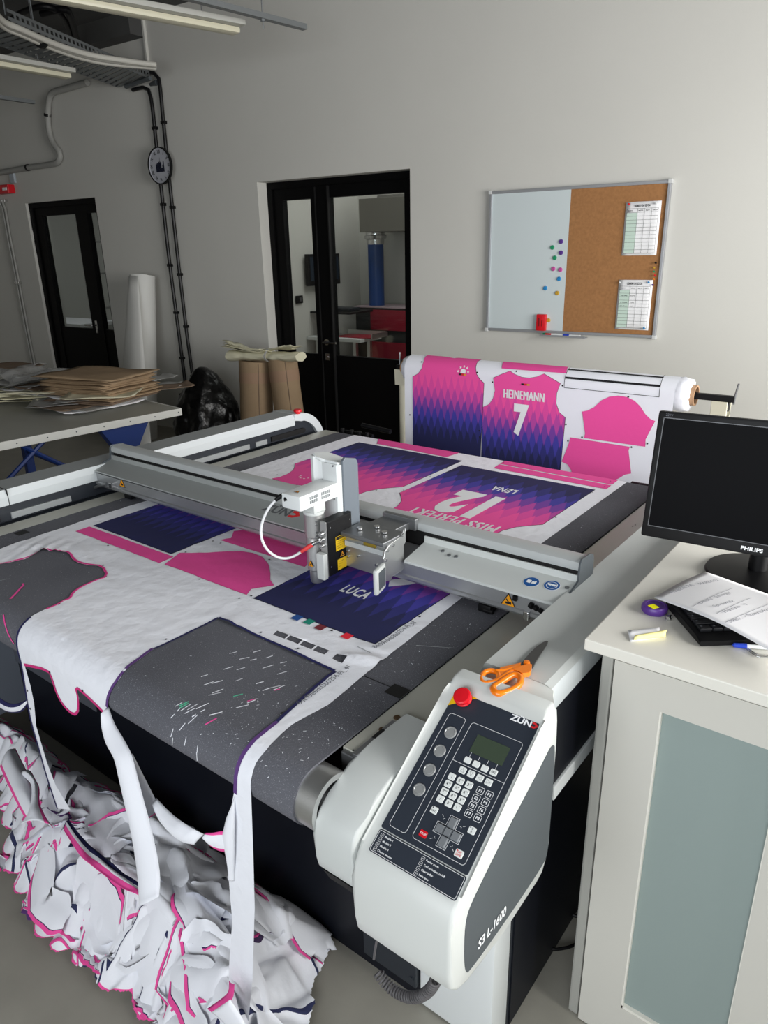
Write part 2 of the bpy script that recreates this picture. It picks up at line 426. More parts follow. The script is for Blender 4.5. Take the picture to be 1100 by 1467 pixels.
# right wall with a long window, front wall (behind the camera) with another
mb = MB(); X0 = 1.9
for z0, z1 in ((0, .85), (2.65, CZ)): wbox(mb, X0, X0 + .2, -4.2, 4.8, z0, z1)
for a, b in ((-4.2, WY - WL / 2), (WY + WL / 2, 4.8)): wbox(mb, X0, X0 + .2, a, b, .85, 2.65)
struct('wall_right', mb, m_wall)
mb = MB()
for z0, z1 in ((0, .9), (2.7, CZ)): wbox(mb, -11, 3.2, Y0 - .2, Y0, z0, z1)
for a, b in ((-11, -1.6), (1.8, 3.2)): wbox(mb, a, b, Y0 - .2, Y0, .9, 2.7)
struct('wall_front', mb, m_wall)
mb = MB()
for k in range(4): y = WY - WL / 2 + (WL - .06) * k / 3; wbox(mb, X0 + .05, X0 + .11, y, y + .06, .85, 2.65)
for z in (.85, 2.59): wbox(mb, X0 + .05, X0 + .11, WY - WL / 2, WY + WL / 2, z, z + .06)
w1 = struct('window_1', mb, m_black)
mb = MB()
for u in (-1.6, -.5, .62, 1.74): wbox(mb, u, u + .06, Y0 - .13, Y0 - .07, .9, 2.7)
for z in (.9, 2.64): wbox(mb, -1.6, 1.8, Y0 - .13, Y0 - .07, z, z + .06)
w2 = struct('window_2', mb, m_black)
# next rooms
mb = MB(); wbox(mb, -11, -.5, 8.6, 8.7, 0, 3.3); struct('wall_far', mb, m_wall)
mb = MB(); wbox(mb, -6.35, -6.25, 5.05, 8.6, 0, 3.3); wbox(mb, -.6, -.5, 5.05, 8.6, 0, 3.3); wbox(mb, -11, -10.9, 5.05, 8.6, 0, 3.3); struct('wall_partition', mb, m_wall)
mb = MB(); wbox(mb, -11, -.5, 5.05, 8.7, 3.3, 3.4); struct('ceiling_far', mb, m_ceil)
# door right
def door(name, u0, u1, top, D, panes, mull):
    r = None
    mb = MB(); zt = top
    for a, b in ((u0, panes[0][0]),) + tuple(mull) + ((panes[-1][1], u1),): wbox(mb, a, b, D, D + .06, 0, zt)
    for a, b in [(p[0], p[1]) for p in panes]:
        wbox(mb, a, b, D, D + .06, panes[0][3], zt); wbox(mb, a, b, D + .01, D + .05, 0, panes[0][2])
    # frame lip
    wbox(mb, u0, u0 + .05, D - .02, D, 0, zt, .003); wbox(mb, u1 - .05, u1, D - .02, D, 0, zt, .003); wbox(mb, u0, u1, D - .02, D, zt - .05, zt, .003)
    r = struct(name, mb, m_black)
    for p in panes:
        mb = MB(); wbox(mb, p[0], p[1], D + .027, D + .033, p[2], p[3]); obj('door_glass', mb, m_glass, r)
    return r
d1 = door('door_1', R0 + .001, R1 - .001, RT - .001, 4.93, [(-4.345, -4.045, .845, 2.085), (-3.855, -3.145, .845, 2.085)], [(-4.045, -3.855)])
mb = MB(); wbox(mb, -3.86, -3.85, 4.905, 4.93, 0.03, 2.17); wbox(mb, -4.0, -3.99, 4.922, 4.93, .03, 2.17); obj('door_seal', mb, m_slot, d1)
mb = MB(); h = W(-3.935, 4.93, .955)
mb.cyl(h, W(-3.935, 4.915, .955), .026); mb.cyl(W(-3.935, 4.93, .955), W(-3.935, 4.87, .955), .009)
mb.tube([W(-3.935, 4.87, .955), W(-3.9, 4.868, .955), W(-3.80, 4.87, .958)], .010)
obj('door_handle', mb, m_steel, d1, smooth=40)
mb = MB(); wbox(mb, -3.955, -3.915, 4.918, 4.93, .80, .86, .004); mb.cyl(W(-3.935, 4.918, .83), W(-3.935, 4.912, .83), .012); obj('lock_plate', mb, m_steel, d1)
q = [wuz(61, 311, 4.86), wuz(109, 307.5, 4.86), wuz(125, 306, 4.86), wuz(137, 305, 4.86)]
d2 = door('door_2', L0 + .001, L1 - .001, LT - .001, 4.85, [(q[0][0], q[1][0], .94, 2.09), (q[2][0], L1 - .03, .94, 2.09)], [(q[1][0], q[2][0])])
mb = MB(); u = q[1][0] + .08
mb.cyl(W(u, 4.85, .985), W(u, 4.79, .985), .009); mb.tube([W(u, 4.79, .985), W(u - .02, 4.79, .985), W(u - .12, 4.79, .985)], .009); wbox(mb, u - .018, u + .018, 4.842, 4.85, .90, 1.03, .003)
obj('door_handle', mb, m_steel, d2, smooth=40)
mb = MB()
for z in (1.72, 1.95): mb.cyl(W(L0 + .02, 4.835, z), W(L0 + .02, 4.835, z + .13), .014)
obj('hinge', mb, m_black, d2)
# ------------------------------------------------------------------ cutting machine
MA = thing('cutting_machine', 'large conveyor textile cutting machine with grey felt belt, silver gantry and keypad console', 'cutting machine', (-1.527, 1.8, 0))
YC, ZT, RB = .735, .85, .058
BX0, BX1 = -2.315, -.74
YR = 2.60
ZC = ZT - RB
PX = lambda a, b, t: (t, a, b)          # profile in (y, z), extruded along x
PY = lambda a, b, t: (a, t, b)          # profile in (x, z), extruded along y
# belt loop
prof = [(YR, ZT), ]
for k in range(1, 16): t = PI * k / 16; prof.append((YR + RB * math.sin(t), ZC + RB * math.cos(t)))
prof += [(YR, ZC - RB), (YC, ZC - RB)]
for k in range(1, 24): t = PI * k / 24; prof.append((YC - RB * math.sin(t), ZC - RB * math.cos(t)))
prof.append((YC, ZT))
mb = MB(); n = len(prof)
inner = []
cy = lambda p: p
for i, (y, z) in enumerate(prof):
    c = (min(max(y, YC), YR), ZC); d = Vector((y - c[0], z - c[1])); d.normalize(); inner.append((y - d.x * .004, z - d.y * .004))
for i in range(n):
    j = (i + 1) % n
    for P, w in ((prof, 0), (inner, 1)):
        mb.poly([(BX0, P[i][0], P[i][1]), (BX1, P[i][0], P[i][1]), (BX1, P[j][0], P[j][1]), (BX0, P[j][0], P[j][1])])
    for x in (BX0, BX1): mb.poly([(x, prof[i][0], prof[i][1]), (x, prof[j][0], prof[j][1]), (x, inner[j][0], inner[j][1]), (x, inner[i][0], inner[i][1])])
bmesh.ops.remove_doubles(mb.bm, verts=mb.bm.verts, dist=1e-5)
belt = obj('conveyor_belt', mb, m_belt, MA, smooth=30)
# belt seam, staple marks, black index patches
mb = MB()
for (px, py, w, h) in ((569, 990, .02, .03), (31, 763, .018, .03)):
    c = onz(px, py, ZT + .001); mb.box(c.x - w, c.x + w, c.y - h * .6, c.y + h * .6, ZT + .0004, ZT + .0012)
obj('index_patch', mb, m_slot, belt)
mb = MB()
a = onz(515, 966, ZT); b = onz(560, 984, ZT); mb.box(a.x, b.x, a.y - .0006, a.y + .0006, ZT + .0003, ZT + .001)
obj('belt_seam', mb, m_slot, belt)
mb = MB()
for (x0, y0, x1, y1) in ((596, 925, 655, 929), (0, 832, 15, 829)):
    a = onz(x0, y0, ZT); b = onz(x1, y1, ZT); d = (b - a).normalized().cross(UP) * .0009
    mb.poly([a - d + UP * .0008, b - d * .4 + UP * .0008, b + d * .4 + UP * .0008, a + d + UP * .0008])
obj('scratch', mb, m_cover, belt)
# fibre lint and thread scraps
mb = MB(); rnd = random.Random(3)
cl = [(283, 985, 8), (330, 1000, 10), (290, 1030, 12), (260, 1015, 8), (350, 960, 8), (300, 1000, 8), (270, 1040, 6), (420, 1060, 5), (395, 1095, 5), (340, 940, 3), (385, 975, 3), (860, 720, 3), (835, 745, 3)]
def wrap(x, s, off):
    if s >= 0: return Vector((x, YC + s, ZT + off))
    th = -s / RB; r = RB + off
    if th <= PI / 2: return Vector((x, YC - r * math.sin(th), ZC + r * math.cos(th)))
    return Vector((x, YC - r, ZC - (-s - RB * PI / 2)))
def fs(px, py, off=.001):           # sight line -> (x, arc length) on belt, drum front or the hanging plane
    p = onz(px, py, ZT + off)
    if p.y >= YC: return (p.x, p.y - YC)
    r = ray(px, py); a = CP[1:] - np.array([YC, ZC]); d = r[1:]; R = RB + off
    A = d @ d; B = 2 * a @ d; C_ = a @ a - R * R; D = B * B - 4 * A * C_
    if D > 0:
        t = (-B - math.sqrt(D)) / (2 * A); q = CP + t * r; th = math.atan2(YC - q[1], q[2] - ZC)
        if 0 <= th <= PI / 2: return (q[0], -th * RB)
    p = ony(px, py, YC - R); return (p.x, -(RB * PI / 2 + ZC - p.z))
def fleck(mb, x, s, L, w, a, off=.0012):
    dx, ds = math.cos(a) * L / 2, math.sin(a) * L / 2; nx, ns = -math.sin(a) * w / 2, math.cos(a) * w / 2
    mb.poly([wrap(x - dx - nx, s - ds - ns, off), wrap(x + dx - nx, s + ds - ns, off), wrap(x + dx + nx, s + ds + ns, off), wrap(x - dx + nx, s - ds + ns, off)])
dash = [(x, y) for x, y in ((334, 935), (350, 943), (363, 945), (368, 933), (384, 955), (386, 941), (327, 957), (293, 968), (342, 974), (299, 979), (311, 977), (312, 990), (308, 994), (372, 978), (404, 964), (345, 958), (383, 987), (290, 1011), (276, 1012), (284, 1021), (266, 1013), (272, 1018), (309, 1022), (347, 1012), (360, 1005), (406, 949), (276, 1030), (400, 985), (261, 1041), (256, 1009), (394, 984), (251, 1021))]
for i, (x, y) in enumerate(dash):
    p = fs(x, y); fleck(mb, p[0], p[1], rnd.uniform(.014, .028), rnd.uniform(.0016, .003), 1.15 + rnd.uniform(-.15, .15))
for k in range(260):
    x = rnd.uniform(BX0, BX1); s = rnd.uniform(-.07, .75) if k < 180 else rnd.uniform(1.1, 1.85)
    if k < 130: x = rnd.uniform(-1.0, -.75); s = rnd.uniform(-.06, .12) if k < 70 else rnd.uniform(0, .6)
    fleck(mb, x, s, rnd.uniform(.002, .006), rnd.uniform(.0006, .0013), rnd.uniform(0, PI), .0009)
for x, y, a in ((246, 1050, .1), (247, 1062, .1), (265, 1062, .2), (282, 1075, .25), (282, 1084, .3)):
    p = fs(x, y); fleck(mb, p[0], p[1], .02, .0018, a + 1.2)
obj('white_lint', mb, m_white_cloth, belt, kind='stuff')
mb = MB()
for x, y, a, L in ((302, 1033, 1.1, .024), (360, 1003, 1.1, .016), (397, 988, 1.1, .012)): p = fs(x, y); fleck(mb, p[0], p[1], L, .0028, a)
def fpath(pts, w, off=.0015):
    P = [fs(*p) for p in pts]
    for a, b in zip(P, P[1:]):
        d = Vector((b[0] - a[0], b[1] - a[1])).normalized(); nx = Vector((-d.y, d.x)) * w / 2
        mb.poly([wrap(a[0] + nx.x, a[1] + nx.y, off), wrap(b[0] + nx.x, b[1] + nx.y, off), wrap(b[0] - nx.x, b[1] - nx.y, off), wrap(a[0] - nx.x, a[1] - nx.y, off)])
fpath([(15, 858), (22, 851), (29, 843), (33.5, 839), (32.5, 836)], .006)
fpath([(5, 881), (7, 893), (11, 906), (17, 918), (20, 922)], .004)
obj('pink_thread', mb, m_pink, belt)
mb = MB()
for x, y in ((341, 996), (263, 1008), (263, 1011)): p = fs(x, y); fleck(mb, p[0], p[1], .02, .0028, 1.1)
obj('green_thread', mb, mat('mint_thread', (90, 200, 160), .8), belt)
# drum
for nm, x0, x1 in (('drive_drum', BX1 - .02, -.70), ('drive_drum', -2.355, BX0 + .02)):
    mb = MB(); r = .0545
    mb.ring((x0, YC, ZC), (x1, YC, ZC), r, r - .006, 48)
    xm = (x0 + x1) / 2; mb.cyl((xm - .006, YC, ZC), (xm + .006, YC, ZC), r - .004, 48)
    xe = x1 if nm and x1 > -1 else x0; sg = 1 if x1 > -1 else -1
    mb.ring((xe, YC, ZC), (xe + sg * .003, YC, ZC), r + .0015, r - .010, 48)
    dr = obj(nm, mb, m_alu, MA, smooth=40)
    mb = MB(); mb.cyl((xm, YC, ZC), (xe + sg * .006, YC, ZC), .028, 28, .022); mb.cyl((xm, YC, ZC), (xe + sg * .03, YC, ZC), .012)
    for k in range(6):
        a = k * PI / 3; mb.tube([(xm, YC + .02 * math.cos(a), ZC + .02 * math.sin(a)), (xe - sg * .006, YC + .05 * math.cos(a), ZC + .05 * math.sin(a))], .004, 6)
    obj('axle_hub', mb, m_alud, dr, smooth=40)
# table plates beside the belt
mb = MB(); mb.box(BX1 + .002, -.60, .81, 2.66, .838, .846, bev=.001)
pl = obj('table_plate', mb, m_plate, MA)
mb = MB()
for px, py in ((568.5, 1028), (547.5, 1045)):
    c = onz(px, py, .846); mb.lathe([(.0001, .0006), (.0045, .0006), (.0065, .0012), (.007, .0), ], c, seg=20)
obj('bolt', mb, mat('rusty_bolt', (92, 70, 46), .5, metal=.6), pl)
mb = MB()
for px, py in ((553, 1059), (544, 1067), (647, 977), (640, 983), (506, 1075), (626, 1012), (593, 1082), (906, 754), (910, 752)):
    c = onz(px, py, .8465); mb.cyl(c, c + UP * .0004, .0022, 10)
obj('screw_hole', mb, m_slot, pl)
mb = MB(); mb.box(-2.405, BX0 - .002, .81, 2.62, .838, .848, bev=.001); obj('table_plate', mb, m_plate, MA)
mb = MB(); mb.box(-2.47, -2.408, .81, 2.60, .80, .835); obj('table_channel', mb, m_anth, MA)
# front bearing bracket by the drum
mb = MB(); mb.box(-.735, -.703, .80, .90, .79, .843, bev=.003); mb.box(-.708, -.696, .80, .92, .80, .852, bev=.002)
br = obj('bearing_bracket', mb, m_alud, MA)
mb = MB(); mb.cyl((-.72, .835, .842), (-.72, .835, .8445), .007, 16)
mb.box(-.706, -.698, .855, .885, .851, .8535); obj('set_screw', mb, m_slot, br)
# rounded housing left of the console, and its mirror at the far side
for x0, x1 in ((-.70, -.612), (-2.455, -2.365)):
    P = [(.87, .853), (.815, .853), (.783, .846), (.752, .836), (.725, .820), (.698, .805), (.687, .788), (.683, .765), (.683, .715), (.688, .692), (.70, .680), (.95, .668), (.95, .853)]
    mb = MB(); mb.prism(P, PX, x0, x1, bev=.006, seg=3); obj('drive_housing', mb, m_light, MA, smooth=45)
    mb = MB(); mb.prism([(.695, .678), (.95, .664), (.95, .62), (.71, .645)], PX, x0 + .004, x1 - .002, bev=.002); obj('housing_tray', mb, m_slot, MA)
# skirt
mb = MB(); mb.box(-2.545, -.60, 1.005, 1.02, .004, .74)
mb.box(-.60, -.56, 1.005, 1.02, .004, .60)
sk = obj('front_skirt', mb, m_skirt, MA)
mb = MB(); mb.box(-2.548, -2.0, .998, 1.004, .28, .75, bev=.002); obj('service_panel', mb, mat('slate_panel', (78, 82, 90), .5), sk)
mb = MB(); mb.box(-2.54, -.62, 1.04, 2.55, .10, .70); mb.box(-2.5, -.55, 1.04, 2.5, .0, .1); obj('machine_base', mb, m_skirt, MA)
# side rails: cover top, sloping stripe, dark side, lower band
def rail(sg, cx, y0, y1, top_m):
    f = lambda x: cx + sg * x       # x measured from the machine centre line
    # profile (x,z) of the cover
    P = [(1.055, .95), (1.068, .947), (1.077, .935), (1.080, .90), (1.055, .90), (1.055, .89), (.945, .89), (.932, .925), (.94, .95)]
    P = [(.938, .950), (1.062, .950), (1.076, .944), (1.080, .930), (1.080, .896), (.928, .896), (.928, .926)]
    mb = MB()
    fn = lambda a, b, t: (f(a), t, b)
    A = [mb.v(fn(a, b, y0)) for a, b in P]; B = [mb.v(fn(a, b, y1)) for a, b in P]; n = len(P)
    mi = {0: 0, 1: 0, 2: 1, 3: 1, 4: 1, 5: 1, 6: 1}
    for i in range(n): j = (i + 1) % n; mb.face([A[i], A[j], B[j], B[i]], mi=mi[i])
    mb.face(A); mb.face(B)
    r = obj('side_rail', mb, [top_m, m_stripe], MA, smooth=20)
    return r, f
cx = -1.527
rr, fR = rail(1, cx, 1.061, 2.50, m_light)
rl, fL = rail(-1, cx, .55, 2.46, m_railtop)
mb = MB()
for y in (1.06,): mb.box(fL(1.0815), fL(.9265), y - .0008, y + .0008, .896, .9515)
obj('cover_joint', mb, m_slot, rl)
mb = MB(); mb.box(-.52, -.452, 1.07, 2.5, .70, .896, bev=.002); mb.box(-.56, -.505, 1.08, 2.5, .0, .66)
sp = obj('side_panel', mb, m_skirt, MA)
mb = MB(); mb.box(-.50, -.447, 1.10, 2.5, .665, .70, bev=.003); obj('side_band', mb, m_white, MA)
mb = MB(); mb.box(-2.60, -2.462, .55, 2.46, .84, .896, bev=.002); lp = obj('side_panel', mb, m_anth, MA)
mb = MB(); mb.box(-2.66, -2.53, .55, 2.5, .10, .84); obj('side_panel', mb, mat('slate_panel2', (104, 110, 120), .5), MA)
# rounded far ends of the rails (profile in y,z)
for f, tm, yb in ((fL, m_stripe, 2.46), (fR, m_stripe, 2.50)):
    Po = [(yb, .95)] + [(yb + .03 + .18 * math.sin(t), .77 + .18 * math.cos(t)) for t in [PI / 2 * k / 10 for k in range(1, 11)]] + [(yb + .21, .62)]
    Pi = [(yb, .915)] + [(yb + .02 + .15 * math.sin(t), .77 + .145 * math.cos(t)) for t in [PI / 2 * k / 10 for k in range(1, 11)]] + [(yb + .17, .62)]
    mb = MB(); mb.prism(Po + Pi[::-1], PX, f(.928), f(1.08), bev=.004); e = obj('rail_end_cap', mb, tm, MA, smooth=30)
    mb = MB(); mb.prism(Pi + [(yb - .1, .62), (yb - .1, .915)], PX, f(.945), f(1.07)); obj('end_panel', mb, m_anth, e, smooth=30)
# slot windows in the inner face of the left rail: light channel seen through
mb = MB()
for y0, y1 in ((1.06, 1.28), (1.75, 2.16), (2.20, 2.27)): mb.box(-2.4615, -2.455, y0, y1, .846, .868)
obj('inner_channel', mb, m_railtop, lp)
mb = MB(); P = [(2.30, .872), (2.52, .872)] + [(2.52 + .012 * math.sin(t), .86 + .012 * math.cos(t)) for t in [PI * k / 6 for k in range(1, 6)]] + [(2.52, .848), (2.30, .848)]
mb.prism(P, PX, -2.463, -2.4555); mb.box(-2.4615, -2.455, .62, 1.02, .846, .87); obj('rail_slot', mb, m_slot, lp)
c = onz(432, 590, .952); mb = MB(); mb.lathe([(.0001, .022), (.017, .022), (.02, .017), (.02, .010), (.012, .008), (.012, 0)], (c.x - .0, 2.49, .948), seg=24)
es = obj('emergency_stop', mb, m_red, MA, smooth=40, label='small red emergency stop on the far rail end')
# gantry ------------------------------------------------------------------
GX0, GX1 = -2.475, -.583
mb = MB()
P = [(1.412, .872), (1.398, .874), (1.391, .882), (1.391, .890), (1.394, .893), (1.394, .926), (1.475, .944), (1.475, .872)]
mb.prism(P, PX, GX0, GX1 + .002); mb.box(GX0, GX1, 1.475, 1.54, .872, .94)
ga = obj('gantry_beam', mb, m_beam, MA, smooth=20)
def plate(x0, x1, y0, z0, nm, m, lip=.005):
    mb = MB(); P = [(y0, z0 - lip), (y0, z0), (1.476, .957), (1.478, .974), (1.481, .974), (1.479, .954), (y0 + .003, z0 - .003), (y0 + .003, z0 - lip)]
    P = [(y0, z0 - lip), (y0 + .0005, z0 - .001), (y0 + .0025, z0), (1.476, .957), (1.478, .974), (1.482, .974), (1.480, .953), (y0 + .004, z0 - .004), (y0 + .003, z0 - lip)]
    mb.prism(P, PX, x0, x1); return obj(nm, mb, m, ga, smooth=20)
gl = plate(GX0, -1.15, 1.390, .937, 'cover_plate', mat('satin_cover', (170, 174, 173), .38, metal=.35))
gr = plate(-1.016, GX1, 1.383, .938, 'cover_plate', m_light, .007)
mb = MB(); mb.box(GX0 + .01, GX1 - .004, 1.484, 1.53, .94, .982); obj('cable_slot', mb, m_slot, ga)
mb = MB()
P = [(1.482, .984), (1.480, .994), (1.484, 1.004), (1.494, 1.009), (1.535, 1.006), (1.548, 1.0), (1.552, .99), (1.552, .88), (1.545, .88), (1.545, .984)]
mb.prism(P, PX, GX0, GX1); obj('top_rail', mb, m_cover, ga, smooth=35)
for x in (GX1, GX0 - .004):
    mb = MB(); P = [(1.392, .866), (1.381, .938), (1.472, .962), (1.476, 1.003), (1.484, 1.014), (1.535, 1.011), (1.552, 1.004), (1.557, .99), (1.557, .866)]
    if x < -2: P = [(1.41, .88), (1.388, .938), (1.472, .962), (1.476, 1.003), (1.484, 1.012), (1.535, 1.009), (1.555, .99), (1.555, .88)]
    mb.prism(P, PX, x, x + .005, bev=.001); obj('end_plate', mb, m_anthm, ga)
# cable chain glimpsed in the slot
mb = MB()
for k in range(22): x = -1.06 + k * .02; mb.box(x, x + .013, 1.490, 1.515, .955, .972)
obj('cable_chain', mb, mat('chain_black', (34, 34, 36), .4), ga)
# screws on right plate
def onplate(px, py, y0=1.383, z0=.938, off=0):
    p0 = Vector((0, y0, z0)); d = Vector((0, 1.476 - y0, .957 - z0)).normalized(); nn = Vector((0, -d.z, d.y)); q = onp(px, py, p0, nn); return q + nn * off, d, nn
mb = MB()
for px, py in ((643, 796), (653, 798), (812, 842.5), (634, 790)):
    c, d, nn = onplate(px, py); mb.cyl(c, c + nn * .003, .005, 16)
obj('screw', mb, m_alud, gr, smooth=40)

def disc(mb, c, r, nn, mi=0, seg=32, up=Vector((0, 1, 0)), off=.0008):
    u = up - nn * up.dot(nn); u.normalize(); w = u.cross(nn); c = c + nn * off
    mb.poly([c + u * math.cos(2 * PI * k / seg) * r + w * math.sin(2 * PI * k / seg) * r for k in range(seg)], mi)
def shape(mb, c, nn, u, w, pts, s, mi=0, off=.0012):
    mb.poly([c + nn * off + u * p[0] * s + w * p[1] * s for p in pts], mi)
for px, py, kind in ((761, 834, 0), (790.5, 839, 1)):
    c, d, nn = onplate(px, py); mb = MB(); X = Vector((1, 0, 0))
    disc(mb, c, .0195, nn, 1, off=.0006); disc(mb, c, .0185, nn, 0, off=.0009)
    if kind == 0: 
        shape(mb, c, nn, X, d, [(-.9, -.35), (-.15, -.5), (0, .1), (-.1, .45), (-.8, .5)], .0135, 1); shape(mb, c, nn, X, d, [(.1, -.45), (.85, -.3), (.9, .35), (.65, .6), (.5, .25), (.15, .4)], .0135, 1)
    else:
        disc(mb, c, .0135, nn, 1, off=.0011); disc(mb, c, .0120, nn, 0, off=.0013)
        shape(mb, c, nn, X, d, [(-.85, .35), (.85, .35), (.7, -.15), (.15, -.25), (0, 0), (-.15, -.25), (-.7, -.15)], .0135, 1, .0016)
    obj('mandatory_sign', mb, [m_blue, m_whiteink], gr, label='round blue safety sign')
def tri_sign(c, u, w, nn, s, parent, name='warning_sign'):
    mb = MB(); 
    for k, (sc, mi) in enumerate(((1.0, 1), (.80, 0))):
        shape(mb, c, nn, u, w, [(-.58, -.36), (.58, -.36), (0, .64)], s * sc, mi, .0008 + k * .0004)
    shape(mb, c, nn, u, w, [(-.2, -.18), (.22, -.18), (.24, .0), (.05, .02), (-.12, .2), (-.2, .16), (-.04, -.02), (-.2, -.04)], s, 1, .0016)
    return obj(name, mb, [m_amber, m_ink], parent, label='yellow warning triangle')
c = ony(728, 868, 1.394); c.z = .903; tri_sign(c, Vector((1, 0, 0)), UP, Vector((0, -1, 0)), .036, ga)
c = ony(175, 693, 1.394); tri_sign(c, Vector((1, 0, 0)), UP, Vector((0, -1, 0)), .034, ga)
# small fittings on the beam face
mb = MB(); c = ony(756, 880, 1.394); mb.box(c.x - .007, c.x + .007, 1.382, 1.394, c.z - .011, c.z + .011, bev=.002); c = ony(164, 694, 1.394); mb.box(c.x - .010, c.x + .010, 1.375, 1.394, c.z - .010, c.z + .010, bev=.002)
obj('sensor_block', mb, m_steel, ga)
mb = MB(); c = ony(739, 856, 1.394); mb.box(c.x - .005, c.x + .005, 1.386, 1.394, c.z - .006, c.z + .006); c = ony(716, 881, 1.40)
mb.box(-.80, -.765, 1.395, 1.43, .852, .872, bev=.003); mb.cyl((-.785, 1.40, .858), (-.76, 1.40, .858), .006, 12)
c = ony(770, 870, 1.394)
for k in range(4): mb.cyl((c.x - .018 + .012 * k, 1.391, c.z + .003 - .003 * k), (c.x - .010 + .012 * k, 1.389, c.z + .001 - .003 * k), .008 - .001 * k, 14)
mb.box(-2.30, -2.26, 1.40, 1.44, .855, .872, bev=.003)
obj('connector', mb, m_blackpl, ga, smooth=40)
mb = MB(); a = ony(128, 702, 1.38); b = ony(152, 694, 1.39)
mb.tube([a, (a + b) / 2 + UP * .004, b], .006); mb.cyl(a - Vector((.006, 0, 0)), a + Vector((.006, 0, 0)), .010, 16); mb.cyl(b, b + Vector((.008, 0, 0)), .008, 16)
obj('lever', mb, m_alud, ga, smooth=40)
# maker's lettering on the gantry cover
def arrowD(mb, o, ax, ay, h, mi, off=.0012):
    nn = ax.cross(ay).normalized(); w = h * 1.05
    P = [(0, 0), (.55, 0), (1.1, .5), (.55, 1), (0, 1), (0, .68), (.42, .68), (.62, .5), (.42, .32), (0, .32)]
    bm = fill2d([P]); me = bpy.data.meshes.new('arrow'); bm.to_mesh(me); bm.free(); mb.merge_mesh(me, frame(o, Vector(ax) * h, Vector(ay) * h, off), mi=mi)
def logo(nm, o, ax, ay, h, parent, mt, off=.0008, sx=1.2):
    mb = MB(); text(mb, 'ZÜN', o, ax, ay, h, off, sx=sx, bold=.035, mi=0)
    w = max(v.co.x for v in text_mesh('ZÜN', bold=.035).vertices) * h / .7 * sx
    arrowD(mb, Vector(o) + Vector(ax) * (w + h * .08), Vector(ax), Vector(ay), h, 1, off)
    return obj(nm, mb, [mt, m_redink], parent)
o, d, nn = onplate(371, 733, 1.388, .935); e, d, nn = onplate(432, 747, 1.388, .935); t, _, _ = onplate(385, 718, 1.388, .935)
logo('maker_logo', Vector((o.x, o.y + .012, o.z + .003)), Vector((1, 0, 0)), d, .034, gl, mat('logo_grey', (92, 94, 96), .5), sx=1.05)
# ------------------------------------------------------------------ control console
FO = Vector((-.64, 1.053, .881)); FX = Vector((1, 0, 0)); FD = Vector((0, -.8566, -.5159)); FN = Vector((0, -.5159, .8566)); FU = -FD
def face(px, py, off=0.0): return onp(px, py, FO, FN) + FN * off
def c3(u, v, off=0.0): return face(560 + u / 4.5833, 1000 + v / 4.5833, off)
def c4(u, v, off=0.0): return face(530 + u / 6.47, 1130 + v / 6.47, off)
def c2(u, v, off=0.0): return face(500 + u / 3.4375, 920 + v / 3.4375, off)
P = [(1.090, .897), (1.068, .8955), (1.060, .893), (1.048, .883), (1.035, .8705), (.765, .7075), (.748, .694), (.738, .676), (.7335, .65), (.732, .56), (.738, .525), (.757, .502), (.79, .489), (.92, .481), (1.06, .479), (1.088, .487), (1.103, .51), (1.106, .55), (1.106, .80), (1.102, .85), (1.096, .88)]
mb = MB(); mb.prism(P, PX, -.662, -.4535, bev=.009, seg=3)
con = obj('control_console', mb, m_cons, MA, smooth=38)

P = smooth_loop([(.780, .522), (.776, .61), (.781, .652), (.80, .672), (.903, .726), (1.005, .770), (1.05, .790), (1.085, .808), (1.103, .79), (1.103, .57), (1.099, .526), (1.083, .513), (.95, .508), (.80, .512)], 2)
mb = MB(); mb.prism(P, PX, -.455, -.4520); obj('side_cover', mb, m_anthm, con, smooth=20)
# model designation on the side
o = onx(684, 1361, -.4515); e = onx(724, 1309, -.4515); ax = (e - o); Lw = ax.length; ax.normalize(); ay = Vector((1, 0, 0)).cross(ax)
mb = MB(); text(mb, 'S3 L-1600', o, ax, ay, .021, bold=.025, width=Lw); obj('model_lettering', mb, m_whiteink, con)
# slate keypad sheet
def rrect(x0, x1, b0, b1, r, off, n=5):
    pts = []
    for cx_, cb, a0 in ((x1 - r, b0 + r, -90), (x1 - r, b1 - r, 0), (x0 + r, b1 - r, 90), (x0 + r, b0 + r, 180)):
        for k in range(n + 1): a = math.radians(a0 + 90 * k / n); pts.append((cx_ + r * math.cos(a), cb + r * math.sin(a)))
    return pts
def fpt(x, b, off): return Vector((x, FO.y, FO.z)) + FD * b + FN * off
def fprism(mb, pts, o0, o1, mi=None): mb.prism(pts, lambda a, b, t: fpt(a, b, t), o0, o1, mi=mi)
mb = MB(); fprism(mb, rrect(-.641, -.461, 0, .302, .004, 0), 0, .0022); ks = obj('keypad_sheet', mb, m_sticker, con)
def fl(p): d = p - FO; return (p.x, d.dot(FD))
def line(mb, pts, w=.0007, off=.0026, closed=True, mi=None):
    n = len(pts); pts = [Vector(p[:2]) for p in pts]
    L = band(pts, (w / 2, -w / 2), closed)
    for i in range(n if closed else n - 1):
        a, b = L[i], L[(i + 1) % n]; mb.poly([fpt(*a[0], off), fpt(*a[1], off), fpt(*b[1], off), fpt(*b[0], off)], mi)
mb = MB()
def pxrect(q, r=.006):
    P = [fl(c2(*p)) for p in q]; x0 = (P[0][0] + P[3][0]) / 2; x1 = (P[1][0] + P[2][0]) / 2; b0 = (P[0][1] + P[1][1]) / 2; b1 = (P[2][1] + P[3][1]) / 2
    return x0, x1, b0, b1
R1 = pxrect([(495, 350), (580, 380), (280, 945), (200, 905)]); R2 = pxrect([(605, 397), (860, 500), (570, 1105), (312, 965)])
for R in (R1, R2): line(mb, rrect(*R, .006, 0))
dv = fl(c2(640, 640))[1]; dv = (fl(c2(515, 582))[1] + fl(c2(768, 700))[1]) / 2
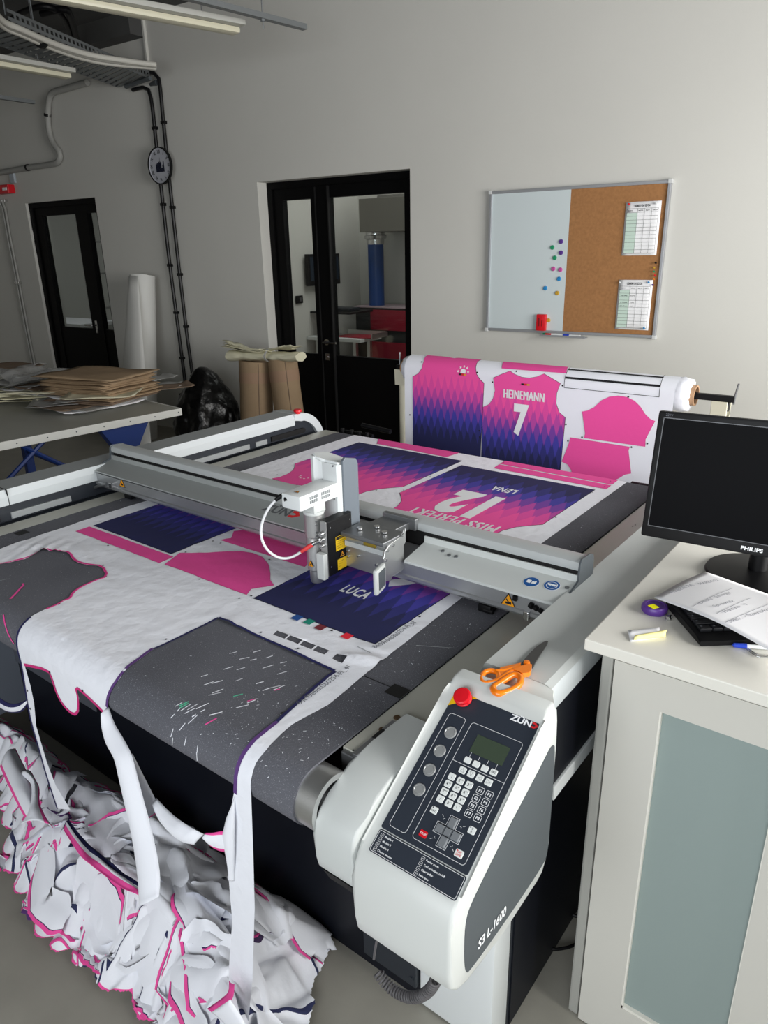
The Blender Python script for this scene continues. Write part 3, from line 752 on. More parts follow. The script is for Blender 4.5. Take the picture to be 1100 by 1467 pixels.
line(mb, [(R2[0], dv), (R2[1], dv)], closed=False)
dsp = pxrect([(632, 455), (795, 525), (755, 612), (597, 545)])
for k, (u, v) in enumerate(((506, 412), (562, 438), (618, 467), (676, 492))):
    x, b = fl(c3(u, v)); line(mb, [(x, b - .0075), (x, dsp[3] - .006)], closed=False)
fk = [(589, 612), (647, 640), (561, 662), (622, 690), (537, 711), (596, 741), (512, 762), (571, 793)]
for u, v in fk: x, b = fl(c3(u, v)); line(mb, rrect(x - .0065, x + .0065, b - .006, b + .006, .002, 0, 3), .0008)
cr = [fl(c4(u, v)) for u, v in ((768, 310), (652, 365), (725, 410), (800, 445), (672, 497))]
xc, bc = cr[2]; dx = (cr[3][0] - cr[1][0]) / 2; db = (cr[4][1] - cr[0][1]) / 2; h = .0095
dxo, dbo = dx + h, db + h
line(mb, [(xc - h, bc - dbo), (xc + h, bc - dbo), (xc + h, bc - h), (xc + dxo, bc - h), (xc + dxo, bc + h), (xc + h, bc + h), (xc + h, bc + dbo), (xc - h, bc + dbo), (xc - h, bc + h), (xc - dxo, bc + h), (xc - dxo, bc - h), (xc - h, bc - h)], .0009)
for sx in (-1, 1):
    for sb in (-1, 1):
        x, b = xc + sx * .018, bc + sb * .018
        line(mb, [(x - sx * .003, b + sb * .0), (x, b), (x, b - sb * .003)], .0006, closed=False); line(mb, [(x + sx * .002, b + sb * .002), (x + sx * .006, b + sb * .005)], .0006, closed=False)
for i, (u, v) in enumerate(fk):
    x, b = fl(c3(u, v)); text(mb, 'F%d' % (i + 1), fpt(x, b, .0026), FX, FU, .0052, .0002, bold=.03, center=True)
obj('outline_print', mb, m_whiteink, con)
mb = MB(); fprism(mb, rrect(*dsp, .001, 0), .0020, .0030); obj('display', mb, m_display, con, label='dark green rectangular display')
yc = [face(*p) for p in ((640.5, 1014), (659, 984), (694, 996.5))]
mb = MB(); A = fl(face(640, 1015.5)); mb.poly([fpt(-.641, .0, .0026), fpt(-.578, .0, .0026), fpt(-.641, .046, .0026)]); obj('warning_patch', mb, m_yellow, con)
e = face(665, 1003); e = fpt(e.x, fl(e)[1], 0)
mb = MB(); mb.lathe([(.0001, .021), (.0145, .0205), (.0172, .019), (.0178, .016), (.0165, .010), (.0175, .009), (.0175, .006), (.010, .005), (.010, .002)], e, FN, 36)
obj('emergency_stop', mb, m_red, con, smooth=22, label='red mushroom stop button on the console')
for i, (u, v) in enumerate(((392, 230), (322, 350), (255, 475), (187, 605))):
    x, b = fl(c3(u, v)); mb = MB(); mb.lathe([(.0001, .0042), (.0078, .0042), (.0084, .0036), (.0092, .0046), (.0112, .0044), (.0122, .0022)], fpt(x, b, 0), FN, 32); obj('round_button', mb, m_round, con, smooth=25)
def key(u, v, fn, txt, m=None, w=.0135, h=.0125, tm=None, dot=False, sub=None, th=None):
    x, b = fl(fn(u, v)); mb = MB(); fprism(mb, rrect(x - w / 2, x + w / 2, b - h / 2, b + h / 2, .0022, 0, 4), .0018, .0034)
    bmesh.ops.bevel(mb.bm, geom=[e for e in mb.bm.edges if all((vv.co - FO).dot(FN) > .003 for vv in e.verts)], offset=.0004, segments=1, affect='EDGES')
    k = obj('key', mb, m or m_key, con, smooth=30)
    mb = MB()
    if isinstance(txt, list): line(mb, [(x + p[0], b + p[1]) for p in txt], .0006, .0036)
    elif txt:
        t = txt.split('|'); 
        for i, s in enumerate(t): text(mb, s, fpt(x - (.0015 if sub else 0), b + (i - (len(t) - 1) / 2) * .0048 + (.0015 if dot and len(t) == 1 else 0), .0036), FX, FU, th or (.0036 if len(t) > 1 or len(s) > 1 else .0048), .0001, center=True, bold=.01)
    if sub: text(mb, sub, fpt(x + .0032, b - .0025, .0036), FX, FU, .0022, .0001, center=True)
    if dot: mb.lathe([(.0001, .0003), (.0011, .0003), (.0011, 0)], fpt(x - w * .3, b - h * .3, .0034), FN, 10)
    if len(mb.bm.faces): obj('key_print', mb, tm or m_ink, con)
    return k
for (u, v), t in zip(((506, 412), (562, 438), (618, 467), (676, 492)), ('', '', '', 'ESC')): key(u, v, c3, t, h=.0115)
a = .0036
for (u, v), t in zip(((473, 478), (529, 503), (585, 530), (643, 558)), ([(-a, a), (a, a), (0, -a)], [(-a, -a), (a, -a), (0, a)], [(a, -a), (a, a), (-a, 0)], [(-a, -a), (-a, a), (a, 0)])): key(u, v, c3, t)
nums = ((402, 520), (459, 548), (515, 576), (378, 568), (434, 597), (490, 625), (353, 617), (409, 646), (465, 674), (327, 666), (383, 696), (439, 722))
for (u, v), t, sb in zip(nums, '123456789/0\\', ('', 'abc', 'def', 'ghi', 'jkl', 'mno', 'pqr', 'stu', 'vwx', '', '■' if False else 'o', '?')): key(u, v, c3, t, sub=sb or None)
key(287, 740, c3, 'VAC', dot=True); key(948, 392, c4, 'T|0', dot=True)
key(498, 423, c4, 'STOP', m=m_red, w=.0150, h=.0115, tm=m_whiteink); key(828, 607, c4, 'ON|LINE', w=.0155, h=.013, tm=m_redink, dot=True)
for i, (x, b) in enumerate(cr):
    w = .0075 if i == 2 else .0078; ex = (dx - h) / 2; 
    if i == 2: bx = (xc - .0072, xc + .0072, bc - .0072, bc + .0072)
    elif i == 0: bx = (xc - .0076, xc + .0076, bc - dbo + .0015, bc - .0078)
    elif i == 4: bx = (xc - .0076, xc + .0076, bc + .0078, bc + dbo - .0015)
    elif i == 1: bx = (xc - dxo + .0015, xc - .0078, bc - .0076, bc + .0076)
    else: bx = (xc + .0078, xc + dxo - .0015, bc - .0076, bc + .0076)
    mb = MB(); o = 1 if i != 2 else 0
    A = [fpt(bx[0], bx[2], .002), fpt(bx[1], bx[2], .002), fpt(bx[1], bx[3], .002), fpt(bx[0], bx[3], .002)]
    q = .0018; B = [fpt(bx[0] + q, bx[2] + q, .006), fpt(bx[1] - q, bx[2] + q, .006), fpt(bx[1] - q, bx[3] - q, .006), fpt(bx[0] + q, bx[3] - q, .006)]
    va = [mb.v(p) for p in A]; vb = [mb.v(p) for p in B]; mb.face(vb)
    for k in range(4): mb.face([va[k], va[(k + 1) % 4], vb[(k + 1) % 4], vb[k]])
    obj('jog_key', mb, m_keyg, con)
l, _ = logo('maker_logo', c3(783, 143, .0022), FX, FU, .0115, con, m_whiteink, .0005, 1.2), 0
# legend strip under the keypad
Q = [fl(c4(*p)) for p in ((90, 390), (880, 830), (795, 1045), (5, 570))]
x0, x1, b0, b1 = -.6405, -.4605, .3045, .3045 + .041
mb = MB(); fprism(mb, rrect(x0, x1, b0, b1, .004, 0), 0, .0015); lg = obj('legend_sheet', mb, m_sticker, con)
mb = MB(); line(mb, rrect(x0 + .002, x1 - .002, b0 + .002, b1 - .002, .003, 0), .0007, .0019)
for i, t in enumerate(('Module 1', 'Module 2', 'Module 3', 'Change vacuum')):
    b = b0 + .0085 + i * .0085; x = x0 + .010; line(mb, rrect(x - .003, x + .003, b - .003, b + .003, .001, 0, 2), .0005, .0019); text(mb, 'F%d' % (2 * i + 1), fpt(x, b, .0019), FX, FU, .0022, .0001, center=True)
    text(mb, t, fpt(x + .006, b + .0012, .0019), FX, FU, .0034, .0001, bold=.02)
for i, t in enumerate(('Feeder menu', 'Tool activation on/off', 'Clear buffer', 'Reference')):
    b = b0 + .0085 + i * .0085; x = x0 + .098; line(mb, rrect(x - .003, x + .003, b - .003, b + .003, .001, 0, 2), .0005, .0019); text(mb, 'F%d' % (2 * i + 2), fpt(x, b, .0019), FX, FU, .0022, .0001, center=True)
    text(mb, t, fpt(x + .006, b + .0012, .0019), FX, FU, .0034, .0001, bold=.02)
obj('legend_print', mb, m_whiteink, lg)
KC = .918
def shrink(o):
    for v in o.data.vertices: v.co = Vector(CP) + (v.co - Vector(CP)) * KC
    for c in o.children: shrink(c)
_done = set()
shrink(con)
mb = MB(); P = smooth_loop([(-.575, 1.06), (-.575, .995), (-.592, .980), (-.590, .9695), (-.425, .9685), (-.416, .98), (-.418, .995), (-.428, 1.02), (-.440, 1.04), (-.445, 1.06)], 2)
A = []
mb.prism(P, lambda a, b, t: (a, b, t), .905, .950, bev=.003); obj('console_neck', mb, m_cons, con, smooth=38)
# column under the console
mb = MB(); mb.box(-.70, -.507, .995, 1.07, .004, .49, bev=.010); co = obj('support_column', mb, m_white, MA, smooth=30)
mb = MB(); mb.box(-.70, -.509, 1.07, 1.17, .0, .55, bev=.003); obj('column_side', mb, m_anth, MA)
mb = MB(); c = ony(595, 1410, .99); mb.box(-.86, -.703, .985, 1.004, .06, .50, bev=.002); mb.cyl((-.715, .985, .085), (-.715, .982, .085), .006, 12); obj('service_door', mb, m_anth, MA)
# coiled cable
pts = [(541, 1352), (535, 1372), (536, 1386), (541, 1393), (550, 1406), (562, 1418), (578, 1427), (595, 1430), (610, 1424), (620, 1413), (624, 1404)]
Q = [ony(x, y, .86) for x, y in pts]; Q[0] = ony(541, 1352, .86) + UP * .02
def resample(P, n):
    D = [0]
    for a, b in zip(P, P[1:]): D.append(D[-1] + (b - a).length)
    out = []
    for i in range(n):
        t = D[-1] * i / (n - 1); k = max(j for j in range(len(D)) if D[j] <= t + 1e-9); k = min(k, len(P) - 2)
        f = (t - D[k]) / (D[k + 1] - D[k]); out.append(P[k].lerp(P[k + 1], f))
    return out
def sm3(P, n=2):
    P = [Vector(p) for p in P]
    for _ in range(n):
        q = [P[0]]
        for a, b in zip(P, P[1:]): q += [a.lerp(b, .25), a.lerp(b, .75)]
        P = q + [P[-1]]
    return P
S = resample(sm3(Q), 14); mb = MB(); mb.tube(S[:4], .0028, 8)
Cn = resample(sm3(Q[3:]), 420); pts = []
for i, p in enumerate(Cn):
    d = (Cn[min(i + 1, 419)] - Cn[max(i - 1, 0)]).normalized(); u = d.cross(Vector((0, 1, 0))).normalized(); w = d.cross(u); a = i * 2 * PI / 15
    pts.append(p + (u * math.cos(a) + w * math.sin(a)) * .0098)
mb.tube(pts, .0027, 6); obj('coiled_cable', mb, m_coil, MA, smooth=60)
# ------------------------------------------------------------------ tool head
mb = MB()
A = [(-1.283, 1.335), (-1.268, 1.328), (-1.258, 1.333), (-1.245, 1.338), (-1.236, 1.332), (-1.19, 1.330), (-1.182, 1.336), (-1.182, 1.40), (-1.283, 1.40)]
lo = [mb.v((x, y, 1.0)) for x, y in A]; hi = [mb.v((x, y, 1.185 - (.0 if y < 1.39 else .01) + (.012 if x < -1.25 else 0))) for x, y in A]
mb.face(lo[::-1]); mb.face(hi)
for i in range(len(A)): j = (i + 1) % len(A); mb.face([lo[i], lo[j], hi[j], hi[i]])
bmesh.ops.bevel(mb.bm, geom=[e for e in mb.bm.edges if min(v.co.z for v in e.verts) > 1.15], offset=.006, segments=2, affect='EDGES', clamp_overlap=True)
hd = obj('tool_head', mb, m_white, MA, smooth=30)
mb = MB(); mb.prism([(1.342, .985), (1.342, 1.188), (1.352, 1.196), (1.395, 1.184), (1.402, 1.17), (1.402, .985)], PX, -1.185, -1.176, bev=.002); obj('head_side_cover', mb, mat('steel_grey_side', (104, 112, 120), .45), hd)
mb = MB(); text(mb, 'LASER MODULE', (-1.2365, 1.3300, 1.095), UP, Vector((-1, 0, 0)), .004, .0012); obj('small_lettering', mb, m_inkg, hd)
logo('maker_logo', (-1.222, 1.3300, 1.122), Vector((1, 0, 0)), UP, .0065, hd, m_ink, .0018, 1.1)
mb = MB()
for z in (1.175, 1.085): mb.cyl((-1.20, 1.331, z), (-1.20, 1.328, z), .0022, 10)
obj('head_screw', mb, m_alud, hd)
# laser tube
tx, ty = -1.222, 1.272
mb = MB(); mb.lathe([(.0001, .866), (.017, .866), (.019, .874), (.019, .90), (.0245, .905), (.0255, .97), (.024, .99), (.0235, .992), (.0235, .997), (.026, .999), (.0265, 1.06), (.024, 1.064), (.0001, 1.066)], (tx, ty, 0), seg=32)
obj('laser_tube', mb, m_alu, hd, smooth=30)
mb = MB(); mb.box(tx - .023, tx + .023, ty - .022, ty + .022, 1.064, 1.095, bev=.004); mb.lathe([(.027, 1.060), (.028, 1.064), (.028, 1.068), (.02, 1.07)], (tx, ty, 0), seg=28); obj('tube_block', mb, m_light, hd, smooth=30)
mb = MB()
for z in (1.045, 1.035, 1.015, 1.005): mb.cyl((tx + .020, ty - .015, z), (tx + .0225, ty - .0165, z), .003, 10)
obj('tube_screw', mb, m_alud, hd)
mb = MB(); mb.box(-1.252, -1.188, 1.19, 1.335, 1.093, 1.132, bev=.005); ar = obj('camera_arm', mb, m_white, hd, smooth=30)
mb = MB()
for y0 in (1.225, 1.268):
    for k in range(8): mb.box(-1.1885, -1.1875, y0 + k * .0040, y0 + k * .0040 + .0022, 1.104, 1.123)
obj('vent_slots', mb, m_anthm, ar)
mb = MB(); mb.box(-1.1885, -1.1873, 1.222, 1.300, 1.1125, 1.1145); obj('vent_bar', mb, m_white, ar)
c = Vector((-1.22, 1.215, 1.1325)); tri_sign(c, Vector((1, 0, 0)), Vector((0, 1, 0)), UP, .014, ar)
# black laser box
mb = MB(); mb.box(-1.188, -1.1665, 1.256, 1.352, .898, 1.05, bev=.002); lb = obj('laser_box', mb, m_alu, hd)
mb = MB(); mb.box(-1.1675, -1.163, 1.258, 1.352, .899, 1.049, bev=.001); mb.box(-1.188, -1.163, 1.258, 1.352, 1.049, 1.0515); obj('box_cover', mb, m_blackpl, lb)
XP = Vector((1, 0, 0)); YP = Vector((0, 1, 0))
mb = MB(); mb.box(-1.1632, -1.1624, 1.286, 1.332, .960, 1.0, mi=0); mb.box(-1.1626, -1.1622, 1.287, 1.331, .991, .999, mi=1)
mb.box(-1.1632, -1.1624, 1.290, 1.326, .905, .935, mi=0)
for k, t in enumerate(('LASER RADIATION', 'DO NOT STARE', 'INTO BEAM', 'CLASS 2')): text(mb, t, (-1.1623, 1.289, .984 - k * .006), YP, UP, .0032, .0001, mi=1, width=.034 if k < 2 else .022)
for k in range(3): text(mb, 'P < 1 mW'[:8 - k], (-1.1623, 1.294, .927 - k * .007), YP, UP, .003, .0001, mi=1)
text(mb, 'LASER', (-1.1620, 1.300, .993), YP, UP, .004, .0001, mi=0)
obj('laser_label', mb, [m_yellow, m_ink], lb, label='yellow laser warning label')
tri_sign(Vector((-1.1624, 1.308, .946)), YP, UP, XP, .018, lb, 'laser_triangle')
mb = MB()
for y, z in ((1.266, 1.033), (1.344, 1.033), (1.264, .925), (1.346, .955), (1.346, .912)): mb.cyl((-1.163, y, z), (-1.1615, y, z), .0025, 10)
obj('box_screw', mb, m_steel, lb)
for z in (1.018, 1.002, .985):
    mb = MB(); mb.cyl((-1.178, 1.256, z), (-1.178, 1.247, z), .0065, 18, .006); mb.ring((-1.178, 1.248, z), (-1.178, 1.244, z), .005, .003, 16); obj('socket', mb, m_steel, lb, smooth=40)
mb = MB(); mb.lathe([(.0001, .012), (.007, .012), (.0085, .009), (.0085, .003), (.006, 0)], (-1.184, 1.256, .955), (0, -1, 0), 20); obj('knob', mb, m_blackpl, lb, smooth=40)
mb = MB(); mb.box(-1.192, -1.166, 1.240, 1.256, .893, .965, bev=.003); obj('clamp', mb, m_light, lb)
tri_sign(Vector((tx + .004, ty - .0262, .925)), XP, UP, Vector((0, -1, 0)), .018, hd, 'laser_triangle')
# cable loop
cb = [(418, 704), (410, 707), (398, 713), (384, 728), (375, 748), (373, 765), (378, 782), (390, 795), (405, 801), (420, 798), (435, 788), (447, 780)]
ys = [1.21, 1.20, 1.19, 1.17, 1.16, 1.16, 1.16, 1.17, 1.19, 1.21, 1.22, 1.235]
Q = [ony(p[0], p[1], y) for p, y in zip(cb, ys)]; Q[0] = Vector((-1.236, 1.192, 1.112))
e = Vector((-1.178, 1.244, 1.002))
S = resample(sm3(Q + [e], 2), 60)
mb = MB(); mb.tube(S, .0035, 10); wc = obj('laser_cable', mb, m_cablew, hd, smooth=60)
mb = MB(); mb.tube(S[:9], [.0065, .007, .006, .007, .006, .0065, .0055, .0055, .0045], 12); obj('cable_boot', mb, m_blackpl, wc, smooth=30)
mb = MB(); mb.tube(S[-11:-4], [.0045, .005, .0055, .0058, .0058, .0058, .0058], 12); obj('red_sleeve', mb, mat('red_sleeve', (206, 60, 60), .5), wc, smooth=40)
mb = MB(); mb.tube(S[-5:], .0052, 12); obj('plug', mb, m_steel, wc, smooth=40)
# carriage
mb = MB(); mb.box(-1.165, -1.024, 1.325, 1.395, .905, 1.0, bev=.002); ca = obj('carriage', mb, m_alu, hd)
mb = MB(); mb.box(-1.165, -1.022, 1.306, 1.400, .998, 1.010, bev=.003); mb.box(-1.15, -1.06, 1.40, 1.47, .985, 1.006, bev=.002); obj('carriage_top', mb, m_alud, ca)
mb = MB(); mb.prism([(1.395, 1.022), (1.39, 1.008), (1.325, 1.000), (1.308, .99), (1.301, .97), (1.306, .906), (1.33, .90), (1.36, .96), (1.395, .985)], PX, -1.024, -1.018, bev=.001); obj('side_bracket', mb, m_alu, ca)
mb = MB(); mb.box(-1.16, -1.024, 1.318, 1.325, .968, .982); mb.box(-1.165, -1.03, 1.35, 1.40, .90, .96); obj('carriage_rib', mb, m_cover, ca)
mb = MB()
for x, y, z in ((-1.12, 1.325, .945), (-1.06, 1.325, .935), (-1.06, 1.325, .918), (-1.155, 1.325, .95), (-1.155, 1.325, .935), (-1.025, 1.325, .945)): mb.cyl((x, y, z), (x, y - .005, z), .0035 if x > -1.1 else .0028, 12)
for y, z in ((1.316, .988), (1.309, .965), (1.34, .995), (1.38, 1.008)): mb.cyl((-1.018, y, z), (-1.015, y, z), .004, 12)
for x, y in ((-1.13, 1.345), (-1.06, 1.36), (-1.10, 1.38)): mb.cyl((x, y, 1.012), (x, y, 1.016), .008, 14)
obj('bolt', mb, m_steel, ca, smooth=40)
mb = MB(); mb.box(-1.10, -1.06, 1.322, 1.3255, .976, .994); obj('brass_reflector', mb, mat('brass', (176, 150, 60), .3, metal=.8), ca)
mb = MB(); M = Matrix.Translation((-1.002, 1.262, .935)) @ Matrix.Rotation(.25, 4, 'Z')
mb.box(-.006, .006, -.028, .028, -.034, .034, M, bev=.006); fn_ = obj('guard_fin', mb, m_light, ca, smooth=30)
mb = MB(); mb.box(.0045, .008, -.018, .018, -.022, .024, M, bev=.001); obj('fin_pad', mb, m_anthm, fn_)
mb = MB(); mb.box(-1.15, -1.04, 1.468, 1.484, .985, 1.018, bev=.002); obj('rail_clip', mb, m_alud, ca)
# ------------------------------------------------------------------ printed fabric web
PF = thing('printed_fabric', 'white printed fabric with pink and navy jersey pieces running over the belt', 'fabric', (-1.53, 1.8, .85))
SR = YR - YC
def pucker(x, s):
    if s > 1.1 or s < -.02: return 0
    a = noise.noise(Vector((x * 9, s * 22, 0))) * .0020 + noise.noise(Vector((x * 26, s * 30, 5))) * .0012
    for cx_, cs, w, amp, f, an in ((-2.09, .235, .10, .010, 150, .5), (-.885, .33, .05, .014, 120, 1.9), (-.93, .285, .03, .005, 130, .8), (-1.24, .24, .05, .006, 110, 0.2), (-1.95, .30, .09, .006, 110, 1.2)):
        r2 = ((x - cx_) ** 2 + (s - cs) ** 2) / w ** 2
        if r2 < 4: a += amp * math.exp(-r2 * 1.5) * (.5 + .5 * math.sin(f * (x * math.cos(an) + s * math.sin(an))))
    # crease running along the left half
    q = abs((x + 1.75) * .35 + (s - .10)) ; a += .003 * math.exp(-(q / .012) ** 2) if -1.95 < x < -1.45 else 0
    k = min(1, (s + .02) / .08) * min(1, (1.1 - s) / .1)
    return max(a, -.0004) * k + .0004
def wrapf(x, s, off):
    if s <= SR:
        return wrap(x, s, off + pucker(x, s))
    th = (s - SR) / RB; r = RB + off
    if th <= PI / 2: return Vector((x, YR + r * math.sin(th), ZC + r * math.cos(th)))
    return Vector((x, YR + r, ZC - (s - SR - RB * PI / 2)))
def grids(bm):
    xs = [v.co.x for v in bm.verts]; ys = [v.co.y for v in bm.verts]
    gx = [x for x in np.arange(-2.25, -.8, .015) if min(xs) < x < max(xs)]
    gy = [y for y in list(np.arange(-.10, 0.01, .008)) + list(np.arange(.015, .62, .015)) + list(np.arange(.62, 1.1, .05)) + [SR] + [SR + RB * PI / 16 * k for k in range(1, 9)] if min(ys) < y < max(ys)]
    if max(ys) > .0 and min(ys) > .8: gx = [x for x in np.arange(-2.25, -.8, .06) if min(xs) < x < max(xs)]
    slice2d(bm, gx, gy)
def sheet(name, loops, off, m, parent, uvf=None, fn=wrapf, gridf=grids, **k):
    bm = fill2d(loops)
    if gridf: gridf(bm)
    mb = MB(); mb.bm.free(); mb.bm = bm
    if uvf:
        l = bm.loops.layers.uv.verify()
        for f in bm.faces:
            for lp in f.loops: lp[l].uv = uvf(lp.vert.co.x, lp.vert.co.y)
    for v in bm.verts: v.co = fn(v.co.x, v.co.y, off)
    bmesh.ops.recalc_face_normals(bm, faces=bm.faces[:])
    return obj(name, mb, m, parent, smooth=180, recalc=False, **k)
def FF(pts): return [fs(*p) for p in pts]
h1 = [(-.0, 808.2), (18, 806.4), (36.4, 801), (52.7, 793.6), (62.7, 789), (83.6, 791), (99, 792.4), (103.6, 801), (112.7, 807), (127, 810.5), (145.5, 811), (153.3, 826.4), (134.5, 832.7), (116.4, 840), (103.6, 849), (99, 858), (91, 862), (65.5, 872.7), (43.6, 884.5), (31, 896), (25, 908), (24, 920)]
ls_l = [(25, 931), (31, 953), (38, 1000), (44, 1033), (55.6, 1072), (66, 1110), (82, 1158)]
ls_r = [(101, 1160), (80, 1125), (68, 1094), (59, 1064), (52, 1040), (49, 1007), (44, 983), (35.5, 953)]
lobe = [(69.5, 960.5), (75, 973), (81, 993), (91, 1011), (102, 1022), (109, 1024.5), (113.5, 1019), (113.5, 1000), (109, 984.5), (121, 994), (136, 1008), (150.5, 1023)]
rect_l = [(154.5, 1014), (155.5, 1003), (160, 990), (172, 972), (190, 952), (220, 931), (313, 886)]
rect_r = [(479, 962), (468, 969), (433, 999), (395, 1034), (362, 1061), (345, 1083), (338, 1103), (335.5, 1135)]
rs_l = [(325, 1188), (327, 1250), (333, 1320), (329, 1370), (326, 1452)]
rs_r = [(356, 1462), (362, 1400), (365, 1300), (363, 1225), (360, 1140)]
right = [(361, 1112), (367, 1093), (382, 1074.5), (403.6, 1051), (419, 1038), (470, 1010), (560, 937), (660, 858), (775, 779), (895, 690.5)]
P1 = FF(h1); P2 = FF(ls_l); P3 = FF(ls_r); P4 = FF(lobe); P5 = FF(rect_l); P6 = FF(rect_r); P7 = FF(rs_l); P8 = FF(rs_r); P9 = FF(right)
left = [(-2.205, SR + .30), (-2.205, 1.2), (-2.212, .8), (-2.216, .5), (-2.205, .2), (-2.195, P1[0][1] - .02), (-2.16, P1[0][1] - .012)]
outer = left + P1 + P2 + P3 + P4 + P5 + P6 + P7 + P8 + P9[:-1] + [(-.868, SR - .02), (-.868, SR + .30)]
sm = lambda q: [fs(*p) for p in q]
holes = []
r4 = FF([(397, 903.5), (471.5, 932.3), (464.5, 938), (391, 909.5)])
def lerp2(a, b, t): return (a[0] + (b[0] - a[0]) * t, a[1] + (b[1] - a[1]) * t)
for t0, t1 in ((.0, .235), (.262, .50), (.535, .755), (.79, 1.0)):
    holes.append([lerp2(r4[0], r4[1], t0), lerp2(r4[0], r4[1], t1), lerp2(r4[3], r4[2], t1), lerp2(r4[3], r4[2], t0)])
holes.append(FF([(482.5, 938), (497.5, 944), (490, 951), (475.5, 944)]))
web = sheet('fabric_sheet', [outer] + holes, .0014, m_white_fab, PF)
# coloured cut edges
def edge(name, px, w, m, off=.0024, sm_=1, parent=PF, pts=None):
    P = pts or FF(px); P = smooth_loop(P, sm_, closed=False); n = len(P)
    Q = []
    for a, b in zip(P, P[1:]):          # refine for the drum bend
        k = max(1, int(math.hypot(b[0] - a[0], b[1] - a[1]) / .012)); Q += [lerp2(a, b, i / k) for i in range(k)]
    Q.append(P[-1]); L = band(Q, w); mb = MB()
    va = [mb.v(wrapf(q[0].x, q[0].y, off)) for q in L]; vb = [mb.v(wrapf(q[1].x, q[1].y, off)) for q in L]
    for i in range(len(L) - 1): mb.face([va[i], va[i + 1], vb[i + 1], vb[i]])
    return obj(name, mb, m, parent, smooth=180)
edge('pink_edge', h1[:-4], (.006, -.001), m_pink)
edge('pink_edge', h1[:-4], (.0025, .0012), m_pinkedge, .0028)
edge('navy_edge', h1[-4:] + ls_l, (.006, -.001), m_navyedge)
edge('pink_edge', [(35.5, 953)] + lobe, (.006, -.0015), m_pinkedge)
edge('violet_edge', rect_l[:-1], (.007, -.001), m_purple)
edge('navy_edge', [rect_l[-2], rect_l[-1]], (.003, -.003), m_navyedge, .0024, 0)
edge('navy_edge', [rect_l[-1], rect_r[0]], (.005, -.002), m_navy, .0024, 0)
edge('navy_edge', rect_r[:-4], (.007, -.001), m_navyedge, .0024, 0)
edge('violet_edge', rect_r[-5:], (.008, -.001), m_purple)
# printed pieces
def jersey(name, x0, x1, s0, d, side, yoke=.27, zm=None, lab=None, parent=PF, fn=wrapf, gridf=grids, h0=.0):
    """body panel; hem at s0, growing along d*s"""
    w = x1 - x0; cx_ = (x0 + x1) / 2; ind = w * .14
    R = [(w / 2, 0), (w / 2, side)] + [(w / 2 - ind * a, side + b) for a, b in ((.35, .03), (.75, .07), (1.0, .12), (1.05, .17), (.9, .205))] + [(.085, yoke * .9 + side), (.065, side + yoke * .86), (.035, side + yoke * .82), (0, side + yoke * .80)]
    P = R + [(-a, b) for a, b in R[-2::-1]]
    T = lambda a, b: (cx_ + a, s0 + d * b)
    pts = [T(*p) for p in P]
    big = [T(p[0] * (1 + .004 / w), p[1] * 1.003 - .0012) for p in P]
    o = sheet(name, [pts], .0026, zm or m_zig, parent, uvf=lambda x, s: ((x - cx_) * d + 1, d * (s - s0) - h0), fn=fn, gridf=gridf, label=lab)
    sheet('cut_line', [big], .0020, m_ink, o, fn=fn, gridf=gridf)
    return o, T, cx_
jA, TA, _ = jersey('jersey_panel', -2.141, -1.729, 1.177 - YC, 1, .40, lab='dark navy jersey panel at the left front')
jB, TB, cB = jersey('jersey_panel', -2.095, -1.535, 2.51 - YC, -1, .425, yoke=.24, zm=m_zigL, lab='jersey panel with small star crest, behind the gantry')
jC, TC, cC = jersey('jersey_panel', -1.501, -.931, 2.453 - YC, -1, .43, yoke=.24, zm=m_zigL, lab='jersey panel reading LENA 12 MISS PERFEKT')
jD, TD, cD = jersey('jersey_panel', -1.306, -.907, 1.118 - YC, 1, .42, yoke=.22, lab='navy jersey panel reading LUCA in front of the tool head')
def pink(name, pts, lab, off=.0026, parent=PF, fn=wrapf, gridf=grids, smn=0):
    P = pts
    if smn: P = smooth_loop(P, smn)
    o = sheet(name, [P], off, m_pink, parent, fn=fn, gridf=gridf, label=lab)
    c = (sum(p[0] for p in P) / len(P), sum(p[1] for p in P) / len(P))
    sheet('cut_line', [[(c[0] + (p[0] - c[0]) * 1.006, c[1] + (p[1] - c[1]) * 1.008) for p in P]], off - .0006, m_pinkedge, o, fn=fn, gridf=gridf)
    return o
pink('pink_strip', FF([(108.5, 762), (128, 755), (248, 798), (227.7, 807)]), 'long pink strip beside the left navy panel')
pink('sleeve_panel', FF([(236.3, 809), (257.7, 792.7), (275, 793), (297, 792.5), (325, 790.5), (347, 790.8), (362, 793), (376, 799), (384.7, 810), (387, 822), (386.8, 831), (392.4, 839), (359.6, 844.4), (353.4, 852.7)]), 'large pink sleeve panel in front of the tool head')
g = FF([(316, 774.5), (331, 772), (335, 762), (347, 760.7)])
pink('pink_panel', [g[0], g[1], g[2], (-1.68, g[3][1] + .03), (-1.40, g[3][1] + .03), (-1.345, .64), (-1.335, .604)], 'pink panel partly under the gantry')
pink('pink_strip', FF([(542.5, 627.7), (660, 648), (639, 655), (540, 636)]), 'pink strip at the rear edge of the belt')
q = FF([(724, 660), (886, 687), (868, 701), (707, 671)])
pink('pink_strip', [lerp2(q[3], q[0], .55), q[0], q[1], lerp2(q[1], q[2], .55)], 'wide pink strip at the rear right of the belt')
pink('pink_strip', [q[3], lerp2(q[3], q[0], .47), lerp2(q[1], q[2], .63), q[2]], 'narrow pink strip in front of the wide rear one')
